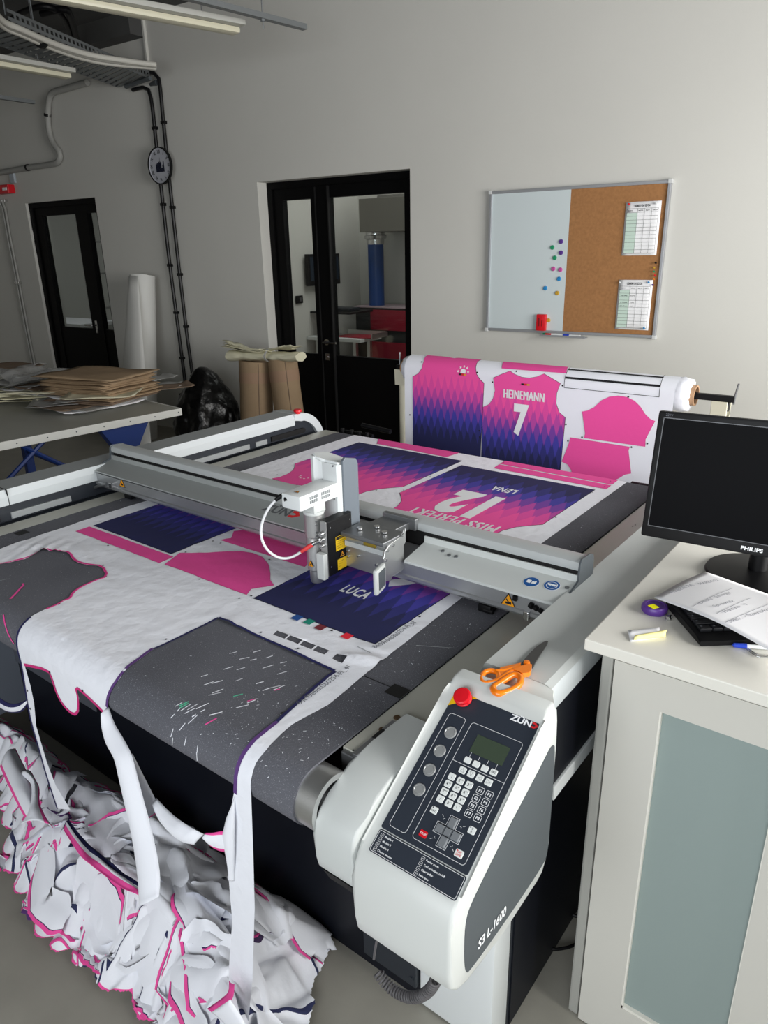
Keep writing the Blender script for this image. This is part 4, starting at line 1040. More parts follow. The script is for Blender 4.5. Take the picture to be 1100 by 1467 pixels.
# lettering on the panels (flat part of the belt)
def bt(t, cx_, s, h, d, w, m=m_whiteink, off=.0034, bold=.02, parent=None, name='lettering'):
    mb = MB(); X = Vector((d, 0, 0)); Y = Vector((0, d, 0)); fat = 'M' in t; bold = 0 if fat else bold
    for q_ in ((-1, 0, 1) if fat else (0,)):
        n0 = len(mb.bm.verts); text(mb, t, (cx_ + q_ * .0022, YC + s + q_ * .001, ZT + off), X, Y, h, .0, bold=bold, spacing=1.14, width=w, center=True); mb.bm.verts.ensure_lookup_table()
        for v in mb.bm.verts[n0:]: v.co = wrapf(v.co.x, v.co.y - YC, off + q_ * .0002)
    return obj(name, mb, m, parent)
bt('12', -1.225, 2.055 - YC, .215, -1, .205, parent=jC, bold=.06)
bt('LENA', -1.200, 2.262 - YC, .045, -1, .10, parent=jC, bold=.03)
bt('MISS PERFEKT', -1.195, 1.896 - YC, .060, -1, .34, parent=jC, bold=.012)
bt('LUCA', -1.110, 1.300 - YC, .040, 1, .088, parent=jD, bold=.035)
bt('9', -1.045, 1.495 - YC, .215, 1, .115, parent=jD, bold=.03)
# star crest on B
def star(mb, c, r, X, Y, off=0):
    P = [c + (X * math.sin(k * PI / 5) + Y * math.cos(k * PI / 5)) * (r if k % 2 == 0 else r * .45) for k in range(10)]; mb.poly(P)
mb = MB(); c0 = onz(437, 683, ZT + .0046)
for a, b in ((-.022, .006), (-.012, .019), (.004, .022), (.018, .014), (.024, 0)): star(mb, Vector((c0.x - a, c0.y - b, c0.z)), .006, Vector((-1, 0, 0)), Vector((0, -1, 0)))
obj('crest', mb, m_whiteink, jB)
# registration dots
mb = MB()
dots = [(144, 748), (155, 783), (148, 811), (266, 792), (305, 776), (316, 779), (343, 858), (360, 855), (386, 803), (286, 831), (238, 917), (53, 792), (85, 867), (374, 907), (427, 931), (475, 905), (601, 885), (404, 1023), (796, 742), (848, 706), (639, 672), (616, 683), (578, 703), (539, 703), (397, 681), (874, 690), (866, 698), (538, 631), (655, 651), (721, 663)]
for px, py in dots:
    x, s = fs(px, py); P = [(x + .0032 * math.cos(a), s + .0032 * math.sin(a)) for a in [2 * PI * k / 10 for k in range(10)]]; mb.poly([wrapf(a, b, .0034) for a, b in P])
for px, py in ((72, 963), (119, 989), (40, 989), (44, 1015)):
    x, s = fs(px, py); mb.poly([wrapf(x + .003 * math.cos(a), s + .003 * math.sin(a), .003) for a in [2 * PI * k / 10 for k in range(10)]])
obj('registration_mark', mb, m_ink, PF)
# colour control patches
cols = [(30, 80, 150), (20, 140, 120), (120, 40, 50), (236, 40, 60)]
o = fs(411, 880); e = fs(462, 899)
for i, (px, py, c) in enumerate(((425.5, 886, 0), (443, 892, 1), (459, 900, 2), (497, 912.5, 3))):
    x, s = fs(px, py); k = .0115; mb = MB(); mb.poly([wrapf(x + a, s + b, .0034) for a, b in ((-k, -k), (k, -k), (k, k), (-k, k))]); obj('colour_patch', mb, mat('patch_%d' % i, cols[c], .7), PF)
    mb = MB(); rn = random.Random(i)
    for a in range(6):
        for b in range(6):
            if rn.random() < .5: X = x - .0265 + a * .0028; Y = s - .0085 + b * .0028; mb.poly([wrapf(X + u, Y + v, .0034) for u, v in ((0, 0), (.0028, 0), (.0028, .0028), (0, .0028))])
# batch codes along the right margin
def codet(t, p0, p1, h):
    a = onz(*p0, ZT + .003); b = onz(*p1, ZT + .003); ax = (b - a); L = ax.length; ax.normalize(); ay = UP.cross(ax); mb = MB(); text(mb, t, a, ax, ay, h, .0006, width=L)
    for v in mb.bm.verts: v.co = wrapf(v.co.x, v.co.y - YC, .0032)
    obj('batch_code', mb, m_inkg, PF)
codet('8dc99e6dd3b0254-PI_41', (430, 1010), (503, 957), .013)
codet('8dc99e6dd3b0254-PI_53', (538, 932), (597, 892), .013)
mb = MB(); a = onz(511, 927, ZT + .003); b = onz(532, 937, ZT + .003); ax = b - a; L = ax.length; ax.normalize(); text(mb, 'Verpackungseinheit', a, ax, UP.cross(ax), .004, .0012, width=L); obj('tiny_print', mb, m_ink, PF)
# narrow cut threads at the small print
# ------------------------------------------------------------------ roll at the rear
RY, RZ, RRr = 3.04, 1.118, .068
YF = RY - RRr
def wrapr(x, z, off):      # z is height on the hanging part; above the axis it runs round the roll
    yy = YF - off + .004 * math.sin(x * 5 + z * 2) * max(0, (RZ - z))
    if z <= RZ: return Vector((x, yy, z))
    th = (z - RZ) / RRr; r = RRr + off; return Vector((x, RY - r * math.cos(th), RZ + r * math.sin(th)))
def rf(px, py):
    p = ony(px, py, YF - .002)
    if p.z <= RZ: return (p.x, p.z)
    r = ray(px, py); a = CP[1:] - np.array([RY, RZ]); d = r[1:]; R = RRr + .001
    A = d @ d; B = 2 * a @ d; C_ = a @ a - R * R; D = B * B - 4 * A * C_
    t = (-B - math.sqrt(max(D, 0))) / (2 * A); q = CP + t * r; th = math.atan2(q[2] - RZ, RY - q[1])
    return (q[0], RZ + th * RRr)
def gridr(bm):
    xs = [v.co.x for v in bm.verts]; ys = [v.co.y for v in bm.verts]
    slice2d(bm, [x for x in np.arange(-2.3, -.7, .04) if min(xs) < x < max(xs)], [y for y in list(np.arange(.3, RZ, .05)) + [RZ + .01 * k for k in range(0, 22)] if min(ys) < y < max(ys)])
RX0, RX1 = -2.165, -.835
hg = sheet('hanging_sheet', [[(RX0, .45), (RX1, .45), (RX1, RZ + .2), (RX0, RZ + .2)]], .001, m_white_cloth, PF, fn=wrapr, gridf=gridr)
# slack loop between belt and roll
mb = MB(); a = Vector((0, YR + RB, ZC - .3 + RB * PI / 2 - .0)); za = ZC - (.30 - RB * PI / 2)
def loopf(u, v):
    x = (-2.205 + u * (2.205 - .868)) * (1 - v) + (RX0 + u * (RX1 - RX0)) * v
    y = YR + RB + (YF - YR - RB) * v; z = za * (1 - v) + .45 * v - .30 * math.sin(PI * v) * .6
    return (x, y, z)
mb.grid(loopf, 8, 12); obj('slack_loop', mb, m_white_cloth, PF, smooth=180)
# the roll body with ragged winding ends
mb = MB(); seg = 48
for x0, x1, sg in ((RX0, RX1, 1),):
    rings = []
    spec = [(x0 - .035, .040), (x0 - .03, .058), (x0 - .012, .062), (x0, RRr - .001), (x1, RRr - .001), (x1 + .012, RRr + .002), (x1 + .03, .066), (x1 + .045, .062), (x1 + .050, .042)]
    for i, (x, r) in enumerate(spec):
        rings.append([mb.v((x + .006 * noise.noise(Vector((i, k * .4, 0))) * (i in (0, 1, 7, 8)), RY + (r + (.006 * noise.noise(Vector((i * 2, 6 * math.cos(2 * PI * k / seg), 6 * math.sin(2 * PI * k / seg)))) if i in (0, 1, 2, 5, 6, 7, 8) else 0)) * math.cos(2 * PI * k / seg), RZ + (r + (.006 * noise.noise(Vector((i * 2, 6 * math.cos(2 * PI * k / seg), 6 * math.sin(2 * PI * k / seg)))) if i in (0, 1, 2, 5, 6, 7, 8) else 0)) * math.sin(2 * PI * k / seg))) for k in range(seg)])
    for A, B in zip(rings, rings[1:]):
        for k in range(seg): j = (k + 1) % seg; mb.face([A[k], A[j], B[j], B[k]])
obj('fabric_roll', mb, m_white_cloth, PF, smooth=180)
mb = MB(); mb.ring((RX0 - .05, RY, RZ), (RX1 + .066, RY, RZ), .041, .034, 40); obj('cardboard_core', mb, m_card, PF, smooth=40)
gk = dict(fn=wrapr, gridf=gridr)
# jerseys on the hanging part
def jr(pts_px, hem, uvx, uv0, lab):
    P = [rf(*p) for p in pts_px]; xs = sorted(P, key=lambda p: p[0])
    x0 = min(p[0] for p in P); x1 = max(p[0] for p in P)
    P = P + [(x1 - .012, hem), (x0, hem)]
    o = sheet('jersey_panel', [P], .003, m_zigH, PF, uvf=lambda x, z: (x + 3, z - uv0), label=lab, **gk)
    c = ((x0 + x1) / 2, .95); sheet('cut_line', [[(c[0] + (p[0] - c[0]) * 1.008, c[1] + (p[1] - c[1]) * 1.008) for p in P]], .002, m_ink, o, **gk)
    return o
e3 = lambda u, v: (560 + u / 5.5, 480 + v / 5.5)
e4 = lambda u, v: (760 + u / 5.5, 500 + v / 5.5)
j1 = jr([e3(*p) for p in ((172, 328), (215, 305), (245, 265), (258, 215), (270, 175), (295, 150), (440, 160), (455, 178), (500, 185), (550, 182), (620, 172), (720, 185), (680, 215), (668, 255), (675, 310), (700, 350), (732, 380))], .62, 0, .66, 'jersey panel with star crest on the hanging fabric')
j2 = jr([e3(*p) for p in ((725, 568), (775, 545), (805, 500), (820, 440), (808, 338), (940, 285))] + [e3(*p) for p in ((975, 310), (1030, 333), (1090, 340))] + [e4(*p) for p in ((50, 220), (105, 197), (235, 272), (205, 350), (200, 430), (225, 500), (272, 540))], .60, 0, .605, 'jersey panel reading HEINEMANN 7 on the hanging fabric')
def rt(t, px, h, w, par, m=m_whiteink, bo=.012):
    p = ony(px[0], px[1], YF - .006); mb = MB(); fat = 'M' in t; bo = 0 if fat else bo
    for q_ in ((-1, 0, 1) if fat else (0,)):
        n0 = len(mb.bm.verts); text(mb, t, p + Vector((q_ * .0022, 0, 0)), Vector((1, 0, 0)), UP, h, .0, bold=bo, spacing=1.12, width=w, center=True); mb.bm.verts.ensure_lookup_table()
        for v in mb.bm.verts[n0:]: v.co = wrapr(v.co.x, v.co.z, .0055 + q_ * .0004)
    return obj('lettering', mb, m, par)
rt('HEINEMANN', (749.5, 566.5), .040, .205, j2); rt('7', (746, 601), .128, .075, j2, bo=.055)
def flag(px, w, par):
    p = ony(px[0], px[1], YF - .006)
    for i, c in enumerate((m_ink, m_redink, mat('gold_print', (214, 150, 60), .6))):
        mb = MB(); x = p.x + (i - 1.5) * w / 3; mb.poly([(x, p.y, p.z - .004), (x + w / 3, p.y, p.z - .004), (x + w / 3, p.y, p.z + .004), (x, p.y, p.z + .004)])
        for v in mb.bm.verts: v.co = wrapr(v.co.x, v.co.z, .0055)
        obj('flag_print', mb, c, par)
flag((752.5, 551), .042, j2); flag(e3(562, 312), .042, j1)
mb = MB(); c0 = ony(*e3(562, 288), YF - .006)
for a, b in ((-.026, -.002), (-.016, .016), (.002, .022), (.020, .016), (.030, -.002)): star(mb, Vector((c0.x + a, c0.y, c0.z + b)), .007, Vector((1, 0, 0)), UP)
mb.poly([(c0.x - .012, c0.y, c0.z - .008), (c0.x + .016, c0.y, c0.z - .008), (c0.x + .016, c0.y, c0.z + .006), (c0.x + .002, c0.y, c0.z + .012), (c0.x - .012, c0.y, c0.z + .006)])
for v in mb.bm.verts: v.co = wrapr(v.co.x, v.co.z, .0055)
obj('crest', mb, m_whiteink, j1)
pink('sleeve_panel', [rf(*e4(*p)) for p in ((407, 493), (450, 485), (500, 460), (560, 405), (620, 377), (690, 368), (760, 380), (820, 410), (865, 455), (900, 510), (940, 550), (980, 567), (905, 710), (902, 768), (422, 700), (430, 665))], 'pink sleeve panel, upper one on the hanging fabric', .003, **gk)
pink('sleeve_panel', [rf(*e4(*p)) for p in ((313, 698), (780, 772), (770, 800), (790, 980), (740, 990), (690, 1020), (500, 1100), (350, 1100), (320, 955), (290, 910), (245, 888), (300, 750))], 'pink sleeve panel, lower one on the hanging fabric', .003, **gk)
pink('pink_strip', [rf(*p) for p in ((722, 517.5), (814, 522.8), (811, 535), (719, 528))], 'pink strip along the top of the roll', .003, **gk)
bx = [rf(*e4(*p)) for p in ((325, 126), (1068, 182), (1013, 377), (265, 304))]
mb = MB()
def rline(a, b, w):
    n = 8; d = Vector((b[0] - a[0], b[1] - a[1])); L = d.length; d /= L; nn = Vector((-d.y, d.x)) * w / 2
    for i in range(n):
        p = Vector(a) + d * L * i / n; q_ = Vector(a) + d * L * (i + 1) / n
        mb.poly([wrapr(*(p + nn), .0035), wrapr(*(q_ + nn), .0035), wrapr(*(q_ - nn), .0035), wrapr(*(p - nn), .0035)])
for i in range(4): rline(bx[i], bx[(i + 1) % 4], .0022)
for t in (.30, .66):
    a = lerp2(bx[0], bx[3], t); b = lerp2(bx[1], bx[2], t); rline(a, b, .009)
obj('printed_frame', mb, m_ink, PF)
mb = MB()
for u, v in ((253, 288), (770, 376), (278, 595), (405, 695), (294, 724), (795, 773), (920, 744)):
    x, z = rf(*e4(u, v)); mb.poly([wrapr(x + .004 * math.cos(a), z + .004 * math.sin(a), .0035) for a in [2 * PI * k / 10 for k in range(10)]])
for u, v in ((243, 213), (505, 178), (680, 296), (800, 370), (990, 287), (150, 628), (697, 753), (700, 803)):
    x, z = rf(*e3(u, v)); mb.poly([wrapr(x + .004 * math.cos(a), z + .004 * math.sin(a), .0035) for a in [2 * PI * k / 10 for k in range(10)]])
obj('registration_mark', mb, m_ink, PF)
# roll stand
RS = thing('roll_stand', 'free-standing roll holder with black bar and two ivory posts behind the cutting machine', 'roll stand', (-1.5, RY, 0))
mb = MB(); mb.box(-2.26, -.625, RY - .012, RY + .012, RZ - .012, RZ + .012, bev=.002); obj('square_bar', mb, m_blackpl, RS)
for x in (-.672, -2.225):
    mb = MB(); mb.cyl((x, RY, .03), (x, RY, 1.04), .020, 24); mb.box(x - .02, x + .02, RY - .28, RY + .28, 0, .04, bev=.004); po = obj('post', mb, m_ivory, RS, smooth=40)
    mb = MB(); mb.prism([(RY - .032, 1.03), (RY + .032, 1.03), (RY + .036, 1.11), (RY + .03, 1.11), (RY + .026, 1.045), (RY - .026, 1.045), (RY - .03, 1.11), (RY - .036, 1.11)], PX, x - .03, x + .03, bev=.002); obj('fork', mb, m_ivory, po)
    mb = MB(); mb.cyl((x - .022, RY, RZ - .033), (x + .012, RY, RZ - .033), .026, 24); mb.cyl((x + .02, RY, RZ - .03), (x + .03, RY, RZ - .03), .02, 20); obj('roller', mb, m_blackpl, po, smooth=40)
    mb = MB(); mb.tube([(x + .045, RY, RZ - .02), (x + .047, RY, RZ + .02), (x + .053, RY, RZ + .062)] if x > -1 else [(x - .02, RY, RZ), (x - .02, RY, RZ + .075)], .004, 8); obj('lock_pin', mb, m_alud, po)
mb = MB()
for x in (-2.30, -2.36, -2.25, -2.2): mb.cyl((x, 2.70, .815), (x, 2.70, .845), .010, 14)
mb.cyl((-2.36, 2.72, .822), (-2.18, 2.72, .822), .012, 16); mb.cyl((-2.28, 2.76, .86), (-2.10, 2.76, .85), .012, 16)
mb.cyl((-.88, 2.70, .80), (-.60, 2.70, .80), .028, 20)
mb.cyl((-2.3, 2.70, .80), (-.88, 2.70, .80), .020, 20)
obj('rear_roller', mb, m_blackpl, MA, smooth=40)
# ------------------------------------------------------------------ workstation
CB = thing('cabinet', 'beige worktop cabinet with a frosted glass door right of the cutting machine', 'cabinet', (.1, 1.55, 0))
mb = MB(); mb.box(-.44, .95, 1.172, 1.98, .976, 1.0, bev=.003); obj('worktop', mb, m_desktop, CB)
mb = MB(); mb.box(-.412, -.389, 1.195, 1.95, 0, .975, bev=.005); mb.box(.88, .90, 1.195, 1.95, 0, .975); obj('side_panel', mb, mat('panel_edge_grey', (176, 176, 170), .35, metal=.25), CB)
mb = MB(); mb.box(-.389, .88, 1.925, 1.945, .03, .975); mb.box(-.389, .88, 1.21, 1.925, .02, .04); obj('back_panel', mb, m_cabinet, CB)
for x0, x1 in ((-.384, .008), (.012, .404), (.408, .80)):
    gx0, gx1, z0, z1 = x0 + .091, x1 - .095, .114, .888
    mb = MB()
    for a, b, c, d in ((x0, gx0, .004, .966), (gx1, x1, .004, .966), (gx0, gx1, .004, z0), (gx0, gx1, z1, .966)): mb.box(a, b, 1.188, 1.206, c, d)
    dr = obj('door', mb, m_cabinet, CB)
    mb = MB(); mb.box(gx0, gx0 + .0035, 1.189, 1.204, z0, z1); mb.box(gx0, gx1, 1.189, 1.204, z0, z0 + .007); mb.box(gx1 - .002, gx1, 1.189, 1.204, z0, z1); mb.box(gx0, gx1, 1.195, 1.204, z1 - .003, z1); obj('glazing_bead', mb, m_desktop, dr)
    mb = MB(); mb.box(gx0, gx1, 1.198, 1.202, z0, z1); g_ = obj('frosted_pane', mb, m_frost, dr)
mb = MB(); mb.box(-.385, .87, 1.215, 1.90, .762, .782); obj('shelf', mb, m_desktop, CB)
# monitor
def loc(M): return lambda p: M @ Vector(p)
KM = .88
Bm = Vector((-.2785 * KM, 1.7649 * KM, 1.7 - .7005 * KM)); psi, tau, HM, HW = .0892, .1741, .3169 * KM, .255 * KM
ex = Vector((math.cos(psi), math.sin(psi), 0)); ny = Vector((-math.sin(psi), math.cos(psi), 0)); ez = UP * math.cos(tau) + ny * math.sin(tau); en = ex.cross(ez)   # en points to the viewer side
MO = Matrix(((ex.x, -en.x, ez.x, Bm.x), (ex.y, -en.y, ez.y, Bm.y), (ex.z, -en.z, ez.z, Bm.z), (0, 0, 0, 1)))     # local y = away
MN = thing('monitor', 'black desktop monitor with dark screen standing on the beige worktop', 'monitor', (Bm.x, Bm.y, 1.0))
mb = MB(); mb.box(-HW, HW, 0, .022, 0, HM, MO, bev=.006); obj('bezel', mb, m_blackpl, MN, smooth=30)
mb = MB(); mb.box(-HW + .05, HW - .05, .02, .05, .04, HM - .05, MO, bev=.012); obj('back_shell', mb, m_blackpl, MN, smooth=30)
mb = MB(); mb.box(-HW + .014, HW - .014, -.0012, .001, .027, HM - .015, MO); obj('screen', mb, m_screen, MN)
mb = MB()
for a, b, c, d in ((-HW + .0125, -HW + .0142, .0255, HM - .0135), (HW - .0142, HW - .0125, .0255, HM - .0135), (-HW + .0125, HW - .0125, .0255, .0272), (-HW + .0125, HW - .0125, HM - .0152, HM - .0135)): mb.box(a, b, -.0018, .001, c, d, MO)
obj('screen_edge', mb, mat('edge_grey', (62, 64, 68), .3), MN)
mb = MB(); text(mb, 'PHILIPS', MO @ Vector((0, -.0006, .013)), ex, ez, .0078, .0005, bold=.03, width=.042, center=True); obj('lettering', mb, m_whiteink, MN)
mb = MB(); text(mb, '221V', MO @ Vector((-HW + .016, -.0006, HM - .0105)), ex, ez, .0055, .0005, width=.015); obj('model_print', mb, m_inkg, MN)
c = Vector((-.243, 1.650, 1.0)); mb = MB(); mb.lathe([(.0001, 0), (.104, 0), (.106, .004), (.103, .010), (.06, .016), (.0001, .018)], c, seg=56); obj('stand_base', mb, m_blackpl, MN, smooth=30)
mb = MB(); mb.cyl(c + Vector((0, 0, .015)), c + Vector((0, 0, .16)), .019, 28); mb.box(c.x - .03, c.x + .03, c.y - .04, c.y + .03, 1.12, 1.20, bev=.008); obj('stand_neck', mb, m_blackpl, MN, smooth=40)
# keyboard
K0 = onz(1003, 922, 1.008); K1 = onz(958, 868, 1.012); kd = (K1 - K0); kl = kd.length; kd.z = 0; kd.normalize(); kx = Vector((kd.y, -kd.x, 0))     # kd: depth (away), kx: along
MK = Matrix(((kx.x, kd.x, 0, K0.x), (kx.y, kd.y, 0, K0.y), (0, 0, 1, 1.0), (0, 0, 0, 1)))
KD = .158; KW = .43
KB = thing('keyboard', 'black computer keyboard half covered by the sheet of paper on the worktop', 'keyboard', (K0.x, K0.y, 1.0))
mb = MB(); mb.prism([(0, .002), (0, .012), (.02, .0145), (KD, .022), (KD, .003)], lambda a, b, t: MK @ Vector((t, a, b)), 0, KW, bev=.003); obj('keyboard_body', mb, m_blackpl, KB, smooth=35)
rows = [(.036, [.022, .018, .022, .10, .018, .018, .018, .022]), (.055, [.04] + [.017] * 10 + [.04]), (.074, [.033] + [.017] * 11 + [.033]), (.093, [.027] + [.017] * 12 + [.022]), (.112, [.018] * 13 + [.034]), (.134, [.017] * 15)]
ks_ = []
for rb, ws in rows:
    x = .012
    for w in ws:
        for_z = .0145 + (rb - .02) * .055
        mb = MB(); mb.box(x, x + w, rb - .0078, rb + .0078, for_z, for_z + .007, MK, bev=.0018); ks_.append((x, rb, w, for_z)); obj('key', mb, mat('key_black', (22, 23, 26), .35), KB)
        x += w + .0022
mb = MB()
for x, rb, w, z in ks_[:60]: mb.box(x + .004, x + .007, rb + .001, rb + .0038, z + .0070, z + .0073, MK)
obj('key_print', mb, m_inkg, KB)
# sheet of paper lying over the keyboard
c4_ = [(937, 856, 1.022), (1010, 819, 1.016), (1230, 893, 1.050), (1155, 954, 1.043)]
Q = [onz(*p) for p in c4_]
def pf(u, v):
    p = (Q[0].lerp(Q[3], u)).lerp(Q[1].lerp(Q[2], u), v); return p + UP * (.005 * math.sin(PI * min(1, u * 1.2)) * (1 - v) + .006 * math.sin(u * 5 + v * 3) * u + .004 * math.sin(v * PI))
mb = MB(); mb.grid(pf, 20, 14); pa = obj('paper_sheet', mb, m_paper, smooth=180, solid=.0006); tag(pa, 'white sheet of paper with faint handwriting lying across the keyboard', 'paper')
mb = MB()
for t, (u0, v0), (u1, v1), h in (('ALBERTA', (.06, .18), (.10, .52), .010), ('MAREK 02', (.12, .58), (.16, .86), .009), ('Doluna - Szmaragd', (.28, .18), (.32, .66), .008), ('Sprawdz', (.36, .22), (.40, .50), .008), ('liscie  i', (.44, .2), (.47, .55), .009), ('Szer. - Szerokosc', (.52, .08), (.60, .72), .009)):
    a = pf(u0, v0); b = pf(u1, v1); ax = b - a; L = ax.length; ax.normalize(); ay = ax.cross(UP) * -1
    tm = MB(); text(tm, t, a, ax, UP.cross(ax), h, .0, width=L)
    for v in tm.bm.verts:
        d = v.co - a; s_ = max(0, min(1, d.dot(ax) / L)); base = pf(u0 + (u1 - u0) * s_, v0 + (v1 - v0) * s_); v.co.z = base.z + .0018
    me_ = bpy.data.meshes.new('w'); tm.bm.to_mesh(me_); mb.merge_mesh(me_)
for (u0, v0), (u1, v1) in (((.26, .08), (.28, .80)), ((.41, .12), (.43, .74)), ((.50, .05), (.55, .85))):
    P_ = [pf(u0 + (u1 - u0) * i / 12, v0 + (v1 - v0) * i / 12) + UP * .0016 for i in range(13)]
    for a, b in zip(P_, P_[1:]): d = (b - a).normalized().cross(UP) * .0005; mb.poly([a - d, b - d, b + d, a + d])
pw = obj('handwriting', mb, mat('pencil', (150, 150, 158), .8), pa)
# tape measure, slips, foil, pen, wire clip
c = onz(937, 876, 1.0); TP = None; mb = MB(); mb.lathe([(.0001, .0), (.023, 0), (.0255, .004), (.0255, .012), (.023, .016), (.018, .0165), (.017, .0155), (.0001, .0155)], c, seg=40)
tp = obj('tape_measure', mb, m_violet, smooth=35); tag(tp, 'round purple tape measure with a yellow square label on the worktop', 'tape measure')
a = onz(936, 869, 1.0165); mb = MB(); mb.box(-.008, .008, -.0075, .0075, 0, .0007, Matrix.Translation(a) @ Matrix.Rotation(-.5, 4, 'Z')); obj('yellow_sticker', mb, mat('neon_yellow', (250, 244, 0), .5), tp)
mb = MB(); c = onz(958, 888, 1.0)
bmesh.ops.create_icosphere(mb.bm, subdivisions=2, radius=.007, matrix=Matrix.Translation(c + UP * .004))
for v in mb.bm.verts: d = v.co - c; v.co = c + d * (1 + .5 * noise.noise(d * 300)); v.co.z = max(v.co.z, 1.0005)
tag(obj('foil_scrap', mb, m_steel, smooth=None), 'tiny crumpled silver foil scrap beside the purple tape measure', 'foil scrap')
def quadcurl(P, h, nu, nv, z=1.0): 
    return lambda u, v: P[0].lerp(P[1], u).lerp(P[3].lerp(P[2], u), v) + UP * h(u, v)
P_ = [onz(903, 920, 1.0), onz(946, 914, 1.0), onz(944, 903, 1.0), onz(899, 908, 1.0)]
mb = MB(); mb.grid(quadcurl(P_, lambda u, v: .001 + .006 * v * v, 8, 4), 8, 4); tag(obj('paper_slip', mb, m_paper, smooth=180, solid=.0004), 'small folded white paper slip at the front of the worktop', 'paper slip')
P_ = [onz(907, 921, 1.0), onz(952, 916, 1.0), onz(955, 908, 1.0), onz(910, 913, 1.0)]
def cf(u, v):
    a = v * 1.7 * PI; r = .0045 + .002 * u; b = P_[0].lerp(P_[1], u).lerp(P_[3].lerp(P_[2], u), .5); d = (P_[3] - P_[0]).normalized(); return b + d * math.cos(a) * r * 1.3 + UP * (r * math.sin(a) + r + .0005)
mb = MB(); mb.grid(cf, 8, 12); tag(obj('yellow_note', mb, mat('pale_yellow', (246, 236, 160), .8), smooth=180, solid=.0003), 'curled pale yellow sticky note lying on the white slip', 'sticky note')
a = onz(1049, 924, 1.005); b = onz(1140, 931, 1.005)
PE = thing('pen', 'blue ballpoint pen lying beside the keyboard', 'pen', (a.x, a.y, 1.0))
d = (b - a).normalized(); mb = MB(); mb.cyl(a, a + d * .002, .0008, 12, .0025); mb.cyl(a + d * .002, a + d * .024, .0042, 18, .005); obj('pen_cap', mb, mat('pen_blue', (40, 70, 190), .3), PE, smooth=40)
mb = MB(); mb.cyl(a + d * .024, a + d * .14, .0038, 16); obj('pen_barrel', mb, m_white, PE, smooth=40)
mb = MB(); W_ = [onz(*p, 1.002) for p in ((1070, 927), (1078, 934), (1085, 938.5), (1098, 939), (1125, 940))]; mb.tube(resample(sm3(W_), 24), .0016, 8)
W2 = [onz(*p, 1.002) for p in ((1069, 929), (1077, 936), (1084, 941), (1098, 941.5), (1125, 943))]; mb.tube(resample(sm3(W2), 24), .0012, 8)
tag(obj('wire_clip', mb, m_steel, smooth=60), 'bent steel wire clip on the worktop in front of the pen', 'wire clip')
# scissors on the rail cover
ZS = .951
SCI = thing('scissors', 'orange-handled scissors with dark blades lying on the rail cover behind the console', 'scissors', tuple(onz(757, 965, ZS)))
sc = lambda u, v, z: onz(670 + u / 8.4615, 900 + v / 8.4615, z)
def loop_tube(pts, z, r, m, nm, flat=.7, closed=True):
    P_ = [sc(u, v, z) for u, v in pts]; P_ = [Vector(p) for p in P_]
    for _ in range(2):
        q = []; n = len(P_)
        for i in range(n if closed else n - 1): a, b = P_[i], P_[(i + 1) % n]; q += [a.lerp(b, .25), a.lerp(b, .75)]
        P_ = q if closed else [P_[0]] + q + [P_[-1]]
    mb = MB(); mb.tube(P_, r, 12, closed=closed); return mb
bl = [(972, 168), (950, 162), (900, 185), (830, 235), (760, 300), (700, 370), (650, 435), (625, 490), (640, 520), (700, 500), (770, 495), (790, 470), (850, 370), (930, 250)]
def flat(pts, z0, z1, bev=.0005):
    mb = MB(); P_ = [sc(u, v, z0) for u, v in pts]; n = len(P_); A = [mb.v((p.x, p.y, z0)) for p in P_]; B = [mb.v((p.x, p.y, z1)) for p in P_]
    mb.face(A[::-1]); mb.face(B)
    for i in range(n): j = (i + 1) % n; mb.face([A[i], A[j], B[j], B[i]])
    return mb
obj('blade', flat(bl, ZS + .004, ZS + .006), m_blade, SCI)
b2 = [(972, 172), (965, 200), (900, 300), (820, 430), (790, 490), (770, 480), (780, 400), (850, 300), (930, 210)]
obj('blade', flat(b2, ZS + .002, ZS + .0038), mat('blade_edge', (140, 140, 138), .3, metal=.8), SCI)
mb = loop_tube([(160, 600), (200, 530), (290, 510), (365, 540), (385, 600), (330, 655), (240, 675), (170, 660)], ZS + .007, .0052, None, '')
t2 = loop_tube([(340, 530), (420, 530), (520, 505), (620, 480), (640, 478)], ZS + .007, .006, None, '', closed=False); me_ = bpy.data.meshes.new('t'); t2.bm.to_mesh(me_); mb.merge_mesh(me_)
t2 = loop_tube([(240, 668), (330, 660), (420, 600), (500, 545), (570, 510), (630, 480)], ZS + .007, .0058, None, '', closed=False); me_ = bpy.data.meshes.new('t'); t2.bm.to_mesh(me_); mb.merge_mesh(me_)
t2 = flat([(360, 560), (400, 520), (640, 465), (600, 520), (420, 625), (330, 670)], ZS + .003, ZS + .0115); me_ = bpy.data.meshes.new('t'); t2.bm.to_mesh(me_); mb.merge_mesh(me_)
obj('handle', mb, m_orange, SCI, smooth=60)
mb = loop_tube([(310, 760), (300, 720), (400, 660), (500, 590), (570, 560), (640, 590), (645, 660), (580, 730), (470, 780), (370, 800)], ZS + .008, .0062, None, '')
t2 = flat([(540, 545), (600, 520), (740, 480), (775, 490), (765, 560), (740, 590), (660, 600), (610, 570)], ZS + .004, ZS + .0135); me_ = bpy.data.meshes.new('t'); t2.bm.to_mesh(me_); mb.merge_mesh(me_)
obj('handle', mb, m_orange, SCI, smooth=60)
mb = MB(); mb.lathe([(.0001, .0135), (.0055, .013), (.0062, .010), (.0062, .004)], sc(712, 475, ZS) * 1, seg=24); obj('pivot', mb, m_orange, SCI, smooth=40)
